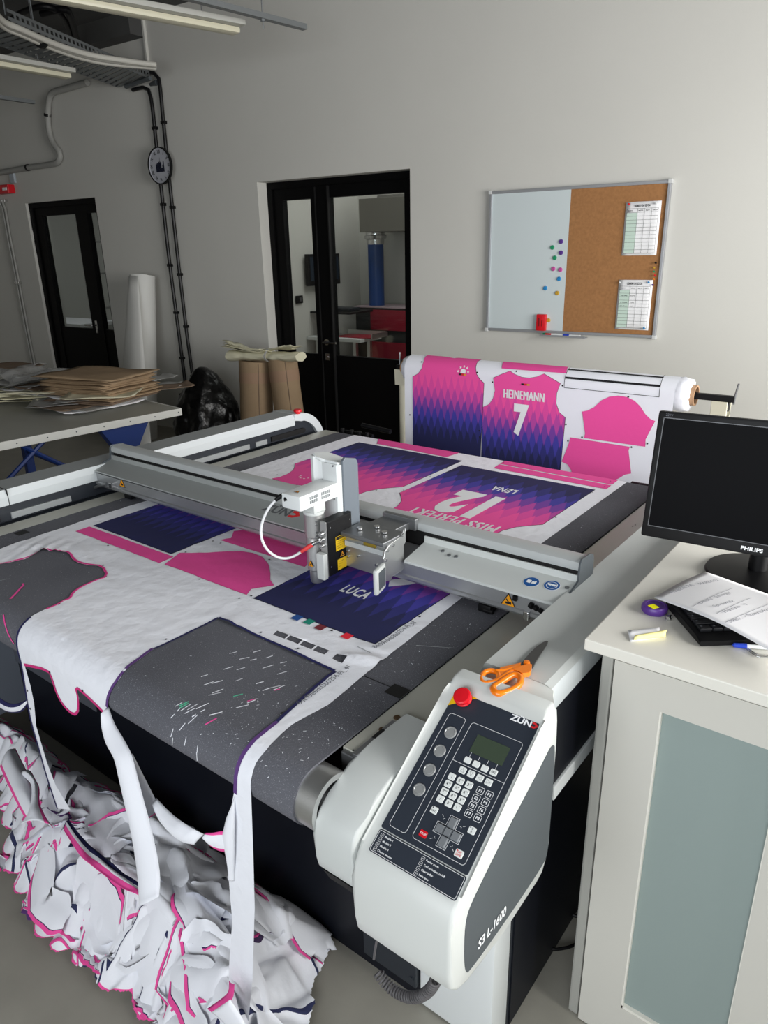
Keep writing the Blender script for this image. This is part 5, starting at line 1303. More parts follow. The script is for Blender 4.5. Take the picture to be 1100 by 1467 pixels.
# ------------------------------------------------------------------ notice board
NB = thing('notice_board', 'half whiteboard half cork board hung on the wall', 'notice board', tuple(W(-1.78, 4.78, 1.135)))
def wb_(name, u0, u1, d0, d1, z0, z1, m, par=NB, bev=0.0, **k):
    mb = MB(); wbox(mb, u0, u1, d0, d1, z0, z1, bev); return obj(name, mb, m, par, **k)
wb_('whiteboard_panel', -2.35, -1.80, 4.777, 4.795, 1.15, 2.025, m_wb); wb_('cork_panel', -1.80, -1.205, 4.777, 4.795, 1.15, 2.025, m_cork)
fr = mat('board_frame', (170, 172, 176), .4, metal=.5)
mb = MB()
for a in ((-2.364, -1.193, 1.134, 1.152), (-2.364, -1.193, 2.022, 2.04), (-2.364, -2.347, 1.134, 2.04), (-1.210, -1.193, 1.134, 2.04)): wbox(mb, a[0], a[1], 4.765, 4.797, a[2], a[3], .002)
fo = obj('board_frame', mb, fr, NB)
for u in (-2.364, -1.193):
    for z in (1.134, 2.04): wb_('frame_corner', u - .006 if u < -2 else u - .018, u + .018 if u < -2 else u + .006, 4.762, 4.798, z - .018 if z > 2 else z - .006, z + .006 if z > 2 else z + .018, mat('corner_grey', (206, 208, 208), .5), NB, .003)
mg = [(-1.847, 1.715, m_violet, 'violet'), (-1.904, 1.68, m_green, 'green'), (-1.843, 1.647, m_violet, 'violet'), (-1.883, 1.616, m_green, 'green'), (-1.889, 1.548, m_pinkm, 'mauve'), (-1.84, 1.542, m_pinkm, 'mauve'), (-1.846, 1.485, m_bluem, 'blue'), (-1.937, 1.425, m_bluem, 'blue'), (-1.852, 1.395, m_goldm, 'gold')]
pos = ['upper', 'upper', 'lower', 'lower', 'left', 'right', 'upper', 'lower', 'single']
for (u, z, m, cn), ps in zip(mg, pos):
    mb = MB(); mb.lathe([(.0001, .009), (.011, .009), (.0135, .006), (.0145, 0)], W(u, 4.777, z), -WN, 24)
    tag(obj('magnet', mb, m, smooth=40), 'round %s magnet on the whiteboard, %s one of its colour' % (cn, ps) if cn != 'gold' else 'round gold magnet lowest of the cluster on the whiteboard', 'magnet', 'magnets on the whiteboard')
def sheetlist(z0, z1, u0, u1, lab, hand):
    mb = MB(); mb.grid(lambda a, b: W(u0 + (u1 - u0) * a, 4.772 - .006 * math.sin(PI * a) * b, z0 + (z1 - z0) * b), 6, 6); p = obj('schedule_sheet', mb, m_paper, smooth=180, solid=.0006); tag(p, lab, 'paper sheet')
    w = u1 - u0; D = 4.764
    mb = MB(); wbox(mb, u0 + .012, u0 + w * .36, D, D + .0004, z0 + .012, z1 - .062); obj('green_column', mb, mat('pale_green', (196, 216, 204), .8), p)
    mb = MB(); n = 12
    for i in range(n + 1): z = z0 + .012 + (z1 - z0 - .05) * i / n; wbox(mb, u0 + .012, u1 - .012, D - .0006, D - .0002, z - .0006, z + .0006)
    for t in (.0, .36, .56, .76, 1): u = u0 + .012 + (w - .024) * t if t in (0, 1) else u0 + w * t; wbox(mb, u - .0006, u + .0006, D - .0006, D - .0002, z0 + .012, z1 - .038)
    text(mb, 'RECEPTURY NA SITKO' if False else 'ODBIORY DO SZYCIA', W(u0 + w * .26, D, z1 - .028), WD, UP, .012, .0006, bold=.03, width=w * .45)
    for t, s_ in ((.1, 'KLIENT'), (.39, 'NAZWA'), (.59, 'SZT.'), (.79, 'DATA')): text(mb, s_, W(u0 + w * t, D, z1 - .052), WD, UP, .006, .0006, bold=.02, width=w * .13)
    if hand:
        for i, (r, t, wd_) in enumerate(((2, .1, .2), (2, .39, .14), (4, .1, .22), (4, .42, .1), (5, .1, .22), (5, .42, .08), (5, .62, .06))):
            z = z1 - .055 - (z1 - z0 - .05) / n * r * 1.0; text(mb, ('Ola Pawlik', 'dostawa', 'A. Nowak', 'ok', 'W. Kos', 'tak', '-')[i], W(u0 + w * t, D, z), WD, UP, .007, .0006, width=w * wd_)
    obj('table_print', mb, m_ink, p); return p
sheetlist(1.625, 1.93, -1.447, -1.237, 'printed schedule table sheet pinned at the top of the cork board', False)
sheetlist(1.180, 1.482, -1.449, -1.239, 'printed schedule with handwriting pinned low on the cork board', True)
pins = [(-1.425, 1.917, m_red, 'red pin at the top left corner of the upper sheet'), (-1.265, 1.915, m_white, 'white pin at the top right corner of the upper sheet'), (-1.437, 1.465, m_white, 'white pin at the top left corner of the lower sheet'), (-1.262, 1.467, m_bluem, 'blue pin at the top right corner of the lower sheet'), (-1.262, 1.192, m_bluem, 'blue pin at the bottom right corner of the lower sheet'),
        (-1.232, 1.580, m_blackpl, 'black pin, topmost in the row on the cork edge'), (-1.238, 1.552, m_goldm, 'gold pin below the black pin on the cork edge'), (-1.237, 1.530, m_green, 'dark green pin below the gold pin on the cork edge'), (-1.228, 1.507, m_red, 'red pin, third from the bottom on the cork edge'), (-1.232, 1.487, m_orange, 'orange pin, second from the bottom on the cork edge'), (-1.236, 1.452, m_violet, 'violet pin, lowest in the row on the cork edge')]
for u, z, m, lb_ in pins:
    mb = MB(); mb.lathe([(.0001, .016), (.005, .0155), (.0055, .012), (.003, .009), (.0055, .004), (.0055, .002), (.0007, 0)], W(u, 4.766, z), (-WN + UP * .2), 14)
    tag(obj('push_pin', mb, m, smooth=40), lb_, 'push pin', 'push pins on the cork board')
ER = thing('board_eraser', 'red board eraser stuck low on the whiteboard', 'eraser', tuple(W(-1.945, 4.76, 1.15)))
mb = MB(); wbox(mb, -1.978, -1.912, 4.745, 4.777, 1.150, 1.258, .006); obj('eraser_body', mb, m_red, ER, smooth=30); mb = MB(); wbox(mb, -1.962, -1.952, 4.743, 4.746, 1.18, 1.235, .001); wbox(mb, -1.938, -1.932, 4.743, 4.746, 1.18, 1.22, .001); obj('grip_mark', mb, mat('deep_red', (130, 10, 20), .5), ER)
mb = MB(); mb.lathe([(.0001, .009), (.011, .009), (.0145, 0)], W(-1.902, 4.777, 1.218), -WN, 20); tag(obj('magnet', mb, m_goldm, smooth=40), 'amber magnet beside the red eraser', 'magnet')
PT = thing('pen_tray', 'narrow aluminium pen tray under the whiteboard', 'tray', tuple(W(-1.78, 4.75, 1.12)))
mb = MB(); wbox(mb, -1.935, -1.62, 4.715, 4.765, 1.118, 1.122); wbox(mb, -1.935, -1.62, 4.712, 4.716, 1.118, 1.130, .001); obj('tray_shell', mb, fr, PT)
for (u0, u1, d, m, lb_) in ((-1.925, -1.80, 4.75, m_green, 'white marker with green cap on the pen tray'), (-1.90, -1.78, 4.735, m_red, 'white marker with red cap on the pen tray'), (-1.775, -1.66, 4.735, mat('pen_blue', (40, 70, 190), .3), 'white marker with blue cap at the right of the tray')):
    t_ = thing('marker', lb_, 'marker', tuple(W(u0, d, 1.123)), 'markers on the pen tray')
    mb = MB(); mb.cyl(W(u0 + .04, d, 1.130), W(u1, d, 1.130), .0075, 16); obj('marker_barrel', mb, m_white, t_, smooth=40); mb = MB(); mb.cyl(W(u0, d, 1.130), W(u0 + .04, d, 1.130), .008, 16); obj('marker_cap', mb, m, t_, smooth=40)
# ------------------------------------------------------------------ back wall services
CK = thing('wall_clock', 'round wall clock with roman numerals hanging over the black conduits', 'clock', tuple(W(-5.62, 4.70, 2.42)))
cu_, cz_ = wuz(229.3, 237.5, 4.70)
mb = MB(); mb.lathe([(.0001, .012), (.135, .012), (.137, .016), (.146, .016), (.148, .010), (.148, 0), (.0001, 0)], W(cu_, 4.71, cz_), -WN, 48); obj('clock_face', mb, mat('clock_face', (176, 178, 186), .5), CK, smooth=30)
mb = MB(); mb.ring(W(cu_, 4.712, cz_), W(cu_, 4.688, cz_), .150, .141, 48); obj('clock_rim', mb, m_blackpl, CK, smooth=40)
mb = MB()
for k, t in enumerate(('XII', 'I', 'II', 'III', 'IV', 'V', 'VI', 'VII', 'VIII', 'IX', 'X', 'XI')):
    a = k * PI / 6; r = .112; c = W(cu_ + r * math.sin(a), 4.6975, cz_ + r * math.cos(a)); rd = WD * math.sin(a) + UP * math.cos(a); tg = WD * math.cos(a) - UP * math.sin(a); text(mb, t, c, tg, rd, .026, .0, bold=.03, center=True, sx=.8)
obj('numerals', mb, m_ink, CK)
mb = MB()
for a, L, w in ((0.15, .075, .006), (2.6, .055, .009)):
    d = WD * math.sin(a) + UP * math.cos(a); p = WD * math.cos(a) - UP * math.sin(a); c = W(cu_, 4.694, cz_); mb.poly([c - d * .015 - p * w, c + d * L, c - d * .015 + p * w])
rn = random.Random(5)
for k in range(9):      # the silhouette picture in the lower half
    u = cu_ - .05 + k * .012; wbox(mb, u, u + .010, 4.6955, 4.697, cz_ - .05, cz_ - .05 + rn.uniform(.03, .085))
obj('clock_hand', mb, mat('dark_blue_print', (16, 22, 44), .6), CK)
for (pts, lb_) in (([(203, 103), (214, 103), (226, 106), (229, 120), (233, 165), (240, 235), (247, 300), (258, 400), (270, 500), (283, 585)], 'right one of the two black wall conduits'), ([(190, 129), (208, 124), (214, 130), (218, 150), (224, 210), (233, 290), (243, 380), (255, 470), (266, 555)], 'left one of the two black wall conduits')):
    P_ = [W(*[(lambda q: q[0])(wuz(x, y, 4.775)), 4.775, (lambda q: q[1])(wuz(x, y, 4.775))]) for x, y in pts]
    cd = thing('cable_conduit', 'black cable conduit running down the back wall, ' + lb_, 'conduit', tuple(P_[-1]))
    mb = MB(); mb.tube(resample(sm3(P_, 1), 40), .016, 10); obj('conduit_pipe', mb, mat('conduit_black', (16, 16, 18), .4), cd, smooth=60)
    for i, t in enumerate((.2, .42, .6, .76, .9)):
        p = P_[0].lerp(P_[-1], t); S_ = resample(P_, 60); p = S_[int(t * 59)]; mb = MB(); mb.box(-.024, .024, -.014, .02, -.012, .012, Matrix.Translation(p) @ Matrix.Rotation(A0, 4, 'Z'), bev=.002); obj('pipe_clip', mb, m_blackpl, cd)
p = W(-5.56, 4.74, .19); mb = MB(); u0, z0 = wuz(263, 588, 4.74); u1, z1 = wuz(286, 566, 4.74); wbox(mb, u0, u1, 4.70, 4.80, z0, z1, .01); tag(obj('junction_box', mb, m_blackpl), 'black junction box at the foot of the two black conduits', 'junction box')
m_grcond = mat('conduit_grey', (158, 158, 154), .5)
for k, (off, lb_) in enumerate(((0, 'left'), (.05, 'right'))):
    P_ = []
    for x, y in ((0, 290), (4, 300), (12, 345), (24, 405), (36, 470), (50, 540)):
        u, z = wuz(x, y, 4.775); P_.append(W(u + off, 4.775, z))
    P_.append(W(-8.315 + off, 4.775, .02)); cd = thing('cable_conduit', 'grey vertical wall conduit beside the far door, %s one' % lb_, 'conduit', tuple(P_[-1]))
    mb = MB(); mb.tube(P_, .013, 10); obj('conduit_pipe', mb, m_grcond, cd, smooth=60)
    for x, y in ((4, 288), (24, 405), (45, 522)):
        u, z = wuz(x, y, 4.775); mb = MB(); wbox(mb, u + off - .02, u + off + .02, 4.755, 4.79, z - .014, z + .014, .002); obj('pipe_clip', mb, m_steel, cd)
P_ = [W(*(lambda q: (q[0], 4.76, q[1]))(wuz(x, y, 4.76))) for x, y in ((125, 118), (110, 122), (92, 128), (77, 131), (70, 138), (68, 165), (70, 190), (76, 207), (85, 216), (87, 226), (82, 234), (70, 236), (40, 240), (8, 246), (-20, 250))]
cd = thing('cable_duct', 'thick pale grey cable bundle bending down the wall to the left', 'cable bundle', tuple(P_[-1])); mb = MB(); mb.tube(resample(sm3(P_, 2), 60), .028, 12); obj('cable_bundle', mb, m_grcond, cd, smooth=60)
for i in (5, 12): mb = MB(); d = (P_[i + 1] - P_[i - 1]).normalized(); mb.cyl(P_[i] - d * .012, P_[i] + d * .012, .033, 16); obj('cable_tie', mb, m_blackpl, cd)
u0, z0 = wuz(-6, 279, 4.75); u1, z1 = wuz(14, 264, 4.75)
AL = thing('fire_call_point', 'small red call box on the wall at the left edge', 'call point', tuple(W(u0, 4.75, z0)))
mb = MB(); wbox(mb, u0, u1, 4.72, 4.80, z0, z1, .008); obj('call_box', mb, m_red, AL); mb = MB(); wbox(mb, u1 - .10, u1 - .02, 4.715, 4.722, z0 + .03, z1 - .03); obj('box_label', mb, m_paper, AL)
mb = MB(); u, z = wuz(18.5, 255, 4.79); wbox(mb, u - .04, u + .04, 4.775, 4.80, z - .05, z + .05, .004); tag(obj('wall_sensor', mb, mat('pale_box', (170, 178, 186), .4)), 'small pale square box on the wall above the red call box', 'wall box')
# ------------------------------------------------------------------ hung from the ceiling
def zz(px, py, z): return onz(px, py, z)
def fixture(p_end, p_far, z, lab, W0=.16):
    a = zz(*p_end, z); b = zz(*p_far, z); d = (b - a); d.z = 0; L = max(d.length, 1.5); d.normalize(); s_ = Vector((-d.y, d.x, 0))
    M = Matrix(((s_.x, d.x, 0, a.x), (s_.y, d.y, 0, a.y), (0, 0, 1, z), (0, 0, 0, 1)))
    t_ = thing('strip_light', lab, 'ceiling light', tuple(a), 'strip lights under the ceiling')
    mb = MB(); mb.box(-W0 / 2, W0 / 2, 0, L, 0, .03, M, bev=.004); obj('light_body', mb, mat('lamp_body', (176, 176, 170), .5), t_)
    mb = MB(); mb.box(-W0 / 2 + .02, W0 / 2 - .05, .01, L - .01, -.035, 0, M, bev=.014); obj('diffuser', mb, mat('lamp_diffuser', (206, 202, 180), .4), t_, smooth=40)
    mb = MB()
    for k in range(6): y = L * (k + .5) / 6; mb.box(-W0 / 2 + .018, -W0 / 2 + .03, y, y + .03, -.03, .0, M)
    obj('latch', mb, m_anthm, t_)
    mb = MB()
    for y in (.25, L - .2): mb.cyl(M @ Vector((0, y, .03)), M @ Vector((0, y, CZ - z)), .0025, 6)
    obj('suspension', mb, m_alud, t_); return d
fixture((343, 40), (127, 0), 3.0, 'long unlit strip light hanging at the top of the picture')
fixture((101, 106), (0, 88), 3.0, 'long unlit strip light below the cable tray at the left')
def strut(a, b, z, lab, extra=()):
    A = zz(*a, z); B = zz(*b, z); t_ = thing('strut_channel', lab, 'mounting rail', tuple(A)); d = (B - A).normalized(); A2 = A; B2 = A + d * max(1.2, (B - A).length); s_ = d.cross(UP).normalized()
    mb = MB()
    for o, w_, h0, h1 in ((0, .02, 0, .004), (-.019, .002, 0, .03), (.019, .002, 0, .03)):
        vs = []
        for P_, hh in ((A2, h0), (A2, h1), (B2, h1), (B2, h0)):
            pass
        M = Matrix(((s_.x, d.x, 0, A2.x), (s_.y, d.y, 0, A2.y), (0, 0, 1, z), (0, 0, 0, 1))); mb.box(o - w_, o + w_, 0, (B2 - A2).length, h0, h1, M)
    obj('rail', mb, m_gal, t_)
    mb = MB()
    for f in extra: p = A2.lerp(B2, f); mb.cyl(p + UP * -.05, Vector((p.x, p.y, CZ)), .004, 8); mb.cyl(p + UP * -.012, p + UP * 0, .014, 10)
    obj('threaded_rod', mb, m_gal, t_)
strut((437, 43), (268, 0), 3.0, 'bare metal rail hanging from threaded rods at the top', (.28,))
strut((49, 149), (0, 142), 3.0, 'bare metal rail with threaded rod at the left edge', (.35,))
# ladder tray with cables
ZTR = 3.1
a0, a1 = zz(213, 118, ZTR), zz(178, 140, ZTR); TRd = None
e0, e1 = zz(215, 113, ZTR), zz(186, 131, ZTR)
TY = thing('cable_tray', 'perforated cable tray carrying white cables and ending at the back wall', 'cable tray', tuple(e0))
f0, f1 = zz(12, 28, ZTR), zz(-60, 45, ZTR)
for (p, q_) in ((e0, f0), (e1, f1)):
    d = (q_ - p); L = d.length; d.normalize(); mb = MB()
    for h0, h1 in ((0, .018), (.042, .06)):
        s_ = d.cross(UP).normalized(); M = Matrix(((s_.x, d.x, 0, p.x), (s_.y, d.y, 0, p.y), (0, 0, 1, ZTR), (0, 0, 0, 1))); mb.box(-.002, .002, 0, L, h0, h1, M)
    for k in range(int(L / .05)): mb.box(-.002, .002, k * .05, k * .05 + .02, .018, .042, M)
    obj('tray_side', mb, m_gal, TY)
mb = MB(); n = 24
for k in range(n):
    t0 = k / n; t1 = (k + .62) / n; mb.poly([e0.lerp(f0, t0), e0.lerp(f0, t1), e1.lerp(f1, t1), e1.lerp(f1, t0)])
obj('tray_rung', mb, m_gal, TY, solid=.004)
mb = MB(); A = zz(225, 118, ZTR - .03); B = zz(165, 143, ZTR - .03); d = (B - A).normalized(); mb.tube([A, B], .022, 6); A = zz(228, 96, ZTR - .02); B = zz(190, 122, ZTR - .02); mb.tube([zz(215, 112, ZTR - .02), zz(180, 124, ZTR - .02)], .018, 6); obj('support_bracket', mb, m_anthm, TY)
mb = MB(); S0 = [(-12, 15), (5, 35), (25, 42), (55, 56), (90, 70), (130, 82), (170, 88), (205, 92), (223, 94)]
for o in (-2.6, 0, 2.4, 4.6):
    P_ = [zz(x, y + o * (1 if i < 7 else .6), ZTR - .012 + .01 * math.sin(o)) for i, (x, y) in enumerate(S0)]; mb.tube(resample(sm3(P_, 2), 50), .020, 8)
obj('white_cables', mb, mat('cable_offwhite', (196, 194, 186), .5), TY, smooth=60)
mb = MB(); p = zz(57, 57.5, ZTR - .012); q_ = zz(60, 59, ZTR - .012); mb.cyl(p, q_, .048, 20); obj('cable_strap', mb, m_blackpl, TY, smooth=60)
mb = MB()
for x, y in ((8, 22), (50, 46)): p = zz(x, y, ZTR + .05); mb.cyl(p, Vector((p.x, p.y, CZ)), .005, 6)
obj('hanger_rod', mb, m_gal, TY)
for pts, r, lb_ in (([(15, 30), (30, 18), (60, 8), (80, 12), (95, 32), (100, 48), (98, 60)], .014, 'black cable curving in an arc above the cable tray'), ([(60, 20), (90, 12), (98, 15), (104, 35), (110, 58), (114, 68)], .016, 'black cable bending down onto the cable tray, right of the arc')):
    mb = MB(); P_ = [zz(x, y, 3.42) for x, y in pts]; mb.tube(resample(sm3(P_, 2), 40), r * 1.6, 8); tag(obj('ceiling_cable', mb, m_blackpl, smooth=60), lb_, 'cable')
mb = MB(); p = W(-5.61, 4.79, 3.24); wbox(mb, -5.655, -5.635, 4.775, 4.80, 3.20, CZ); obj('trim_1', mb, m_wall, kind='structure')
mb = MB(); wbox(mb, -6.6, -5.66, 4.65, 4.80, 3.42, CZ); obj('beam_wall', mb, m_ceil, kind='structure')
# ------------------------------------------------------------------ table at the left with paper
td = Vector((.1006, .9949, 0)); ts = Vector((-.9949, .1006, 0)); TC = Vector((-3.668, 2.70, 0))      # far right corner
def TB_(a, b, z): return TC + ts * a - td * b + UP * z           # a to the left, b towards the camera
MT = Matrix(((-ts.x, td.x, 0, TC.x), (-ts.y, td.y, 0, TC.y), (0, 0, 1, 0), (0, 0, 0, 1)))     # local x: right, y: away
TBL = thing('work_table', 'long grey-topped work table with aluminium edge and blue steel legs at the left', 'table', tuple(TB_(.8, 1.2, 0)))
mb = MB(); mb.box(-1.9, -.002, -2.5, 0, .765, .798, MT); obj('tabletop', mb, m_tbl, TBL)
mb = MB(); mb.box(-.003, .003, -2.5, .003, .758, .801, MT); mb.box(-1.9, .0, 0, .004, .758, .801, MT); ed = obj('edge_strip', mb, m_tbled, TBL)
mb = MB()
for k in range(16): p = TB_(-.003, .02 + k * .16, .78); mb.cyl(p, p + Vector((.0015, 0, 0)), .004, 8)
obj('edge_screw', mb, m_anthm, ed)
for lx in (-.14, -1.75):
    for ly in (-.32, -1.35, -2.35):
        mb = MB(); mb.box(lx - .03, lx + .03, ly - .03, ly + .03, 0, .765, MT, bev=.003)
        if lx > -1: mb.prism([(-.17, .764), (.17, .764), (.05, .56), (-.05, .56)], lambda a, b, t: MT @ Vector((lx + t, ly + a, b)), -.034, .034)
        obj('leg', mb, m_bluep, TBL)
mb = MB()
for y0, y1, z0, z1 in ((-.35, -.95, .30, .76), (-1.35, -.75, .30, .76), (-1.38, -1.95, .30, .76)): mb.tube([MT @ Vector((-.14, y0, z0)), MT @ Vector((-.14, y1, z1))], .012, 6)
mb.tube([MT @ Vector((-1.75, -.32, .3)), MT @ Vector((-.14, -.32, .3))], .018, 6)
obj('brace', mb, m_bluep, TBL)
rn = random.Random(11)
ORD = ['first', 'second', 'third', 'fourth', 'fifth', 'sixth', 'seventh', 'eighth', 'ninth', 'tenth', 'eleventh', 'twelfth', 'thirteenth', 'fourteenth', 'fifteenth', 'sixteenth', 'seventeenth', 'eighteenth', 'nineteenth', 'twentieth']
def sheet_thing(name, c, L, Wd, ang, z, amp, m, lab, cat, grp, curl=0, th=.0012, seed=0, nu=12, nv=8):
    ca, sa = math.cos(ang), math.sin(ang)
    def f(u, v):
        x = (u - .5) * L; y = (v - .5) * Wd; h = amp * (.5 + .5 * noise.noise(Vector((u * 2.2 + seed, v * 2 + seed, seed * .3)))) + curl * max(0, abs(u - .5) * 2 - .72) ** 2 * 6
        jx = .012 * noise.noise(Vector((v * 5, seed, 1))); return Vector((c.x + (x + jx) * ca - y * sa, c.y + (x + jx) * sa + y * ca, z + h))
    mb = MB(); mb.grid(f, nu, nv); return tag(obj(name, mb, m, smooth=180, solid=th), lab, cat, grp)
# scattered thin sheets under the kraft stack
sc0 = onz(150, 585, .80)
for i in range(13):
    px, py = [(215, 575), (190, 582), (160, 588), (125, 592), (95, 588), (70, 580), (230, 568), (205, 560), (180, 570), (140, 575), (110, 575), (85, 568), (240, 578)][i]
    c = onz(px - 12, py - 8, .81); m = [m_greypaper, m_paper, m_greypaper, m_kraftd, m_greypaper, m_cream, m_greypaper][i % 7]
    c.x = min(c.x, -3.98); c.y = min(c.y, 2.42)
    sheet_thing('packing_sheet', c, .42 + .1 * rn.random(), .30, rn.uniform(0, PI), .803 + i * .0075, .014, m, 'thin crumpled %s packing sheet under the kraft stack, %s from the bottom' % (('grey', 'white', 'grey', 'brown', 'grey', 'cream', 'grey')[i % 7], ORD[i]), 'paper', 'crumpled sheets under the kraft stack', curl=.02, seed=i * 3.1)
kc = onz(150, 552, .90)
for i in range(17):
    px = 146 + rn.uniform(-6, 6); z = .838 + i * .0088; c = onz(px, 558, .89); c.x += rn.uniform(-.02, .02); c.y += rn.uniform(-.02, .02)
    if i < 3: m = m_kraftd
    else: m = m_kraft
    sheet_thing('kraft_sheet', c, .54, .42, td.xy.angle(Vector((0, 1))) * 0 + .25 + rn.uniform(-.06, .06), z, .012, m, 'brown kraft paper sheet in the stack on the left table, %s from the top' % ORD[17 - i], 'kraft paper', 'kraft paper sheets in the stack', curl=-.006, th=.003, seed=i * .03)
sheet_thing('kraft_sheet', onz(140, 545, .97), .60, .44, .28, 1.0, .030, m_kraft, 'topmost brown kraft sheet with a curled edge on the stack', 'kraft paper', None, curl=.0, th=.002, seed=40)
# white strips at the left end of the table
for i in range(20):
    c = onz(rn.uniform(0, 58), rn.uniform(560, 584), .80); a = rn.uniform(.35, .75)
    sheet_thing('paper_strip', c, rn.uniform(.3, .5), .045, a + (0 if i % 3 else .3), .803 + .004 * i, .02, m_cream if i % 4 else m_paper, 'narrow %s paper strip in the loose bundle on the left table, %s from the bottom' % ('cream' if i % 4 else 'white', ORD[i]), 'paper strip', 'cream paper strips on the left table', curl=.02, th=.001, seed=i, nv=2)
for i, (px, py, m, lb_) in enumerate(((40, 548, m_film, 'clear plastic film crumpled behind the cream strips'), (15, 540, m_film, 'clear crumpled film at the left edge of the picture'), (66, 556, m_film, 'clear plastic film beside the kraft stack'))):
    sheet_thing('plastic_film', onz(px, py, .86), .42, .34, .4 * i, .87, .12, m, lb_, 'plastic film', None, seed=20 + i * 3, nu=20, nv=16)
sheet_thing('kraft_sheet', onz(20, 535, .88), .40, .25, .1, .93, .02, m_kraftd, 'flat brown sheet lying over the clear film at the left edge', 'kraft paper', None, seed=9)
for i, (px, py) in enumerate(((232, 556), (245, 560), (222, 550))):
    c = onz(px - 8, py, .84); sheet_thing('packing_sheet', c, .34, .20, .9 + .3 * i, .835 + .012 * i, .035, m_greypaper if i != 1 else m_kraftd, 'pale curled sheet hanging over the far table corner' if i == 0 else ('brown curled sheet at the far table corner' if i == 1 else 'pale sheet below the brown curled one at the table corner'), 'paper', None, curl=.03, seed=60 + i)
# ------------------------------------------------------------------ things standing along the back wall
def leaning_roll(name, px_top, py_top, w_px, D, px_bot, z_bot, m, lab, cat, r=None, seed=0, skirt=0, grp=None):
    ut, zt = wuz(px_top, py_top, D); ub, _ = wuz(px_bot, 600, D - .15)
    A = W(ub, D - .18, z_bot); B = W(ut, D, zt); return A, B
A, B = W(-5.80, 4.35, .0), W(-5.84, 4.60, 1.50)
WR = thing('plastic_roll', 'tall white plastic film roll leaning on the wall with loose film trailing down', 'film roll', tuple(A))
d = (B - A); 
mb = MB(); mb.tube([A, A.lerp(B, .5), B], [.12, .12, .115], 28); mb.cyl(B, B + d.normalized() * .01, .05, 20); obj('roll_body', mb, m_tube, WR, smooth=60)
def drape(u, v):
    a = PI * (-.05 + u * .75); R = .125 + .34 * v * u + .05 * v + .012 * math.sin(u * 14 + v * 3) * v; c = B.lerp(A, v * .96)
    return c + WD * (-math.cos(a) * R * .9 + u * v * .34) - WN * math.sin(a) * R
mb = MB(); mb.grid(drape, 20, 14); obj('loose_film', mb, m_tube, WR, smooth=180, solid=.002)
A, B = W(-6.12, 4.45, 0), W(-6.10, 4.66, 1.28)
GR = thing('film_tube', 'slim grey tube leaning between the door and the white roll', 'tube', tuple(A)); mb = MB(); mb.cyl(A, B, .045, 20); obj('tube_body', mb, mat('tube_grey', (120, 118, 124), .5), GR, smooth=60); mb = MB(); mb.cyl(A.lerp(B, .62), A.lerp(B, .625), .047, 20); obj('tape_ring', mb, m_paper, GR)
p = W(-5.15, 4.1, 0); A = p; B = W(-5.35, 3.95, 0)
# brown paper rolls
def kroll(A, B, r, lab):
    t_ = thing('kraft_roll', lab, 'kraft roll', tuple(A), 'upright kraft rolls'); mb = MB(); n = 7; mb.tube([A.lerp(B, i / n) for i in range(n + 1)], [r * (1 + .012 * math.sin(i * 2.1)) for i in range(n + 1)], 36); obj('roll_body', mb, m_kraft, t_, smooth=50)
    d = (B - A).normalized()
    mb = MB(); mb.ring(A.lerp(B, .80), A.lerp(B, .90), r + .002, r - .004, 36); mb.ring(A.lerp(B, .12), A.lerp(B, .20), r + .002, r - .004, 36); obj('packing_tape', mb, mat('brown_tape', (152, 124, 102), .7, spec=.3), t_, smooth=50)
    mb = MB(); s_ = d.orthogonal().normalized(); q_ = A.lerp(B, .5); side = (Vector(CP) - q_); side -= d * side.dot(d); side.normalize(); side = (side + WD * .25).normalized(); mb.tube([A.lerp(B, .02) + side * r, A.lerp(B, .98) + side * r], .004, 6); obj('paper_seam', mb, m_kraftd, t_)
u0, _ = wuz(365, 519, 4.35); _, zt = wuz(365, 519, 4.35); u1, zt1 = wuz(397, 517, 4.35)
kroll(W(u0 - .01, 4.30, 0), W(u0 + .0, 4.36, zt + .01), .135, 'wide brown kraft roll standing beside the black bag')
kroll(W(u1 + .12, 4.36, 0), W(u1 + .01, 4.40, zt1 + .01), .118, 'brown kraft roll standing beside the glazed door')
# bundle of cream paper lying on the rolls
BU = thing('paper_bundle', 'cream paper bundle tied with string lying on the two kraft rolls', 'paper bundle', tuple(W(u0, 4.36, zt)))
ua, za = wuz(332, 507, 4.3); ub, zb = wuz(426, 506, 4.3); A = W(ua, 4.30, zt + .050); B = W(ub, 4.34, zt1 + .050)
def bun(u, v):
    c = A.lerp(B, u); R = .040 + .010 * math.exp(-((u - .03) / .12) ** 2) - .010 * math.exp(-((u - .58) / .04) ** 2) + .006 * noise.noise(Vector((u * 9, math.cos(2 * PI * v) * 2, math.sin(2 * PI * v) * 2))); a = 2 * PI * v
    return c + UP * (R * math.sin(a) * .9) + WN * (R * 1.6 * math.cos(a))
mb = MB(); mb.grid(bun, 40, 28); e_ = [v for v in mb.bm.verts]; bmesh.ops.remove_doubles(mb.bm, verts=mb.bm.verts, dist=1e-5); bmesh.ops.holes_fill(mb.bm, edges=mb.bm.edges, sides=60); obj('bundle_body', mb, m_cream, BU, smooth=50)
L_ = (B - A).length
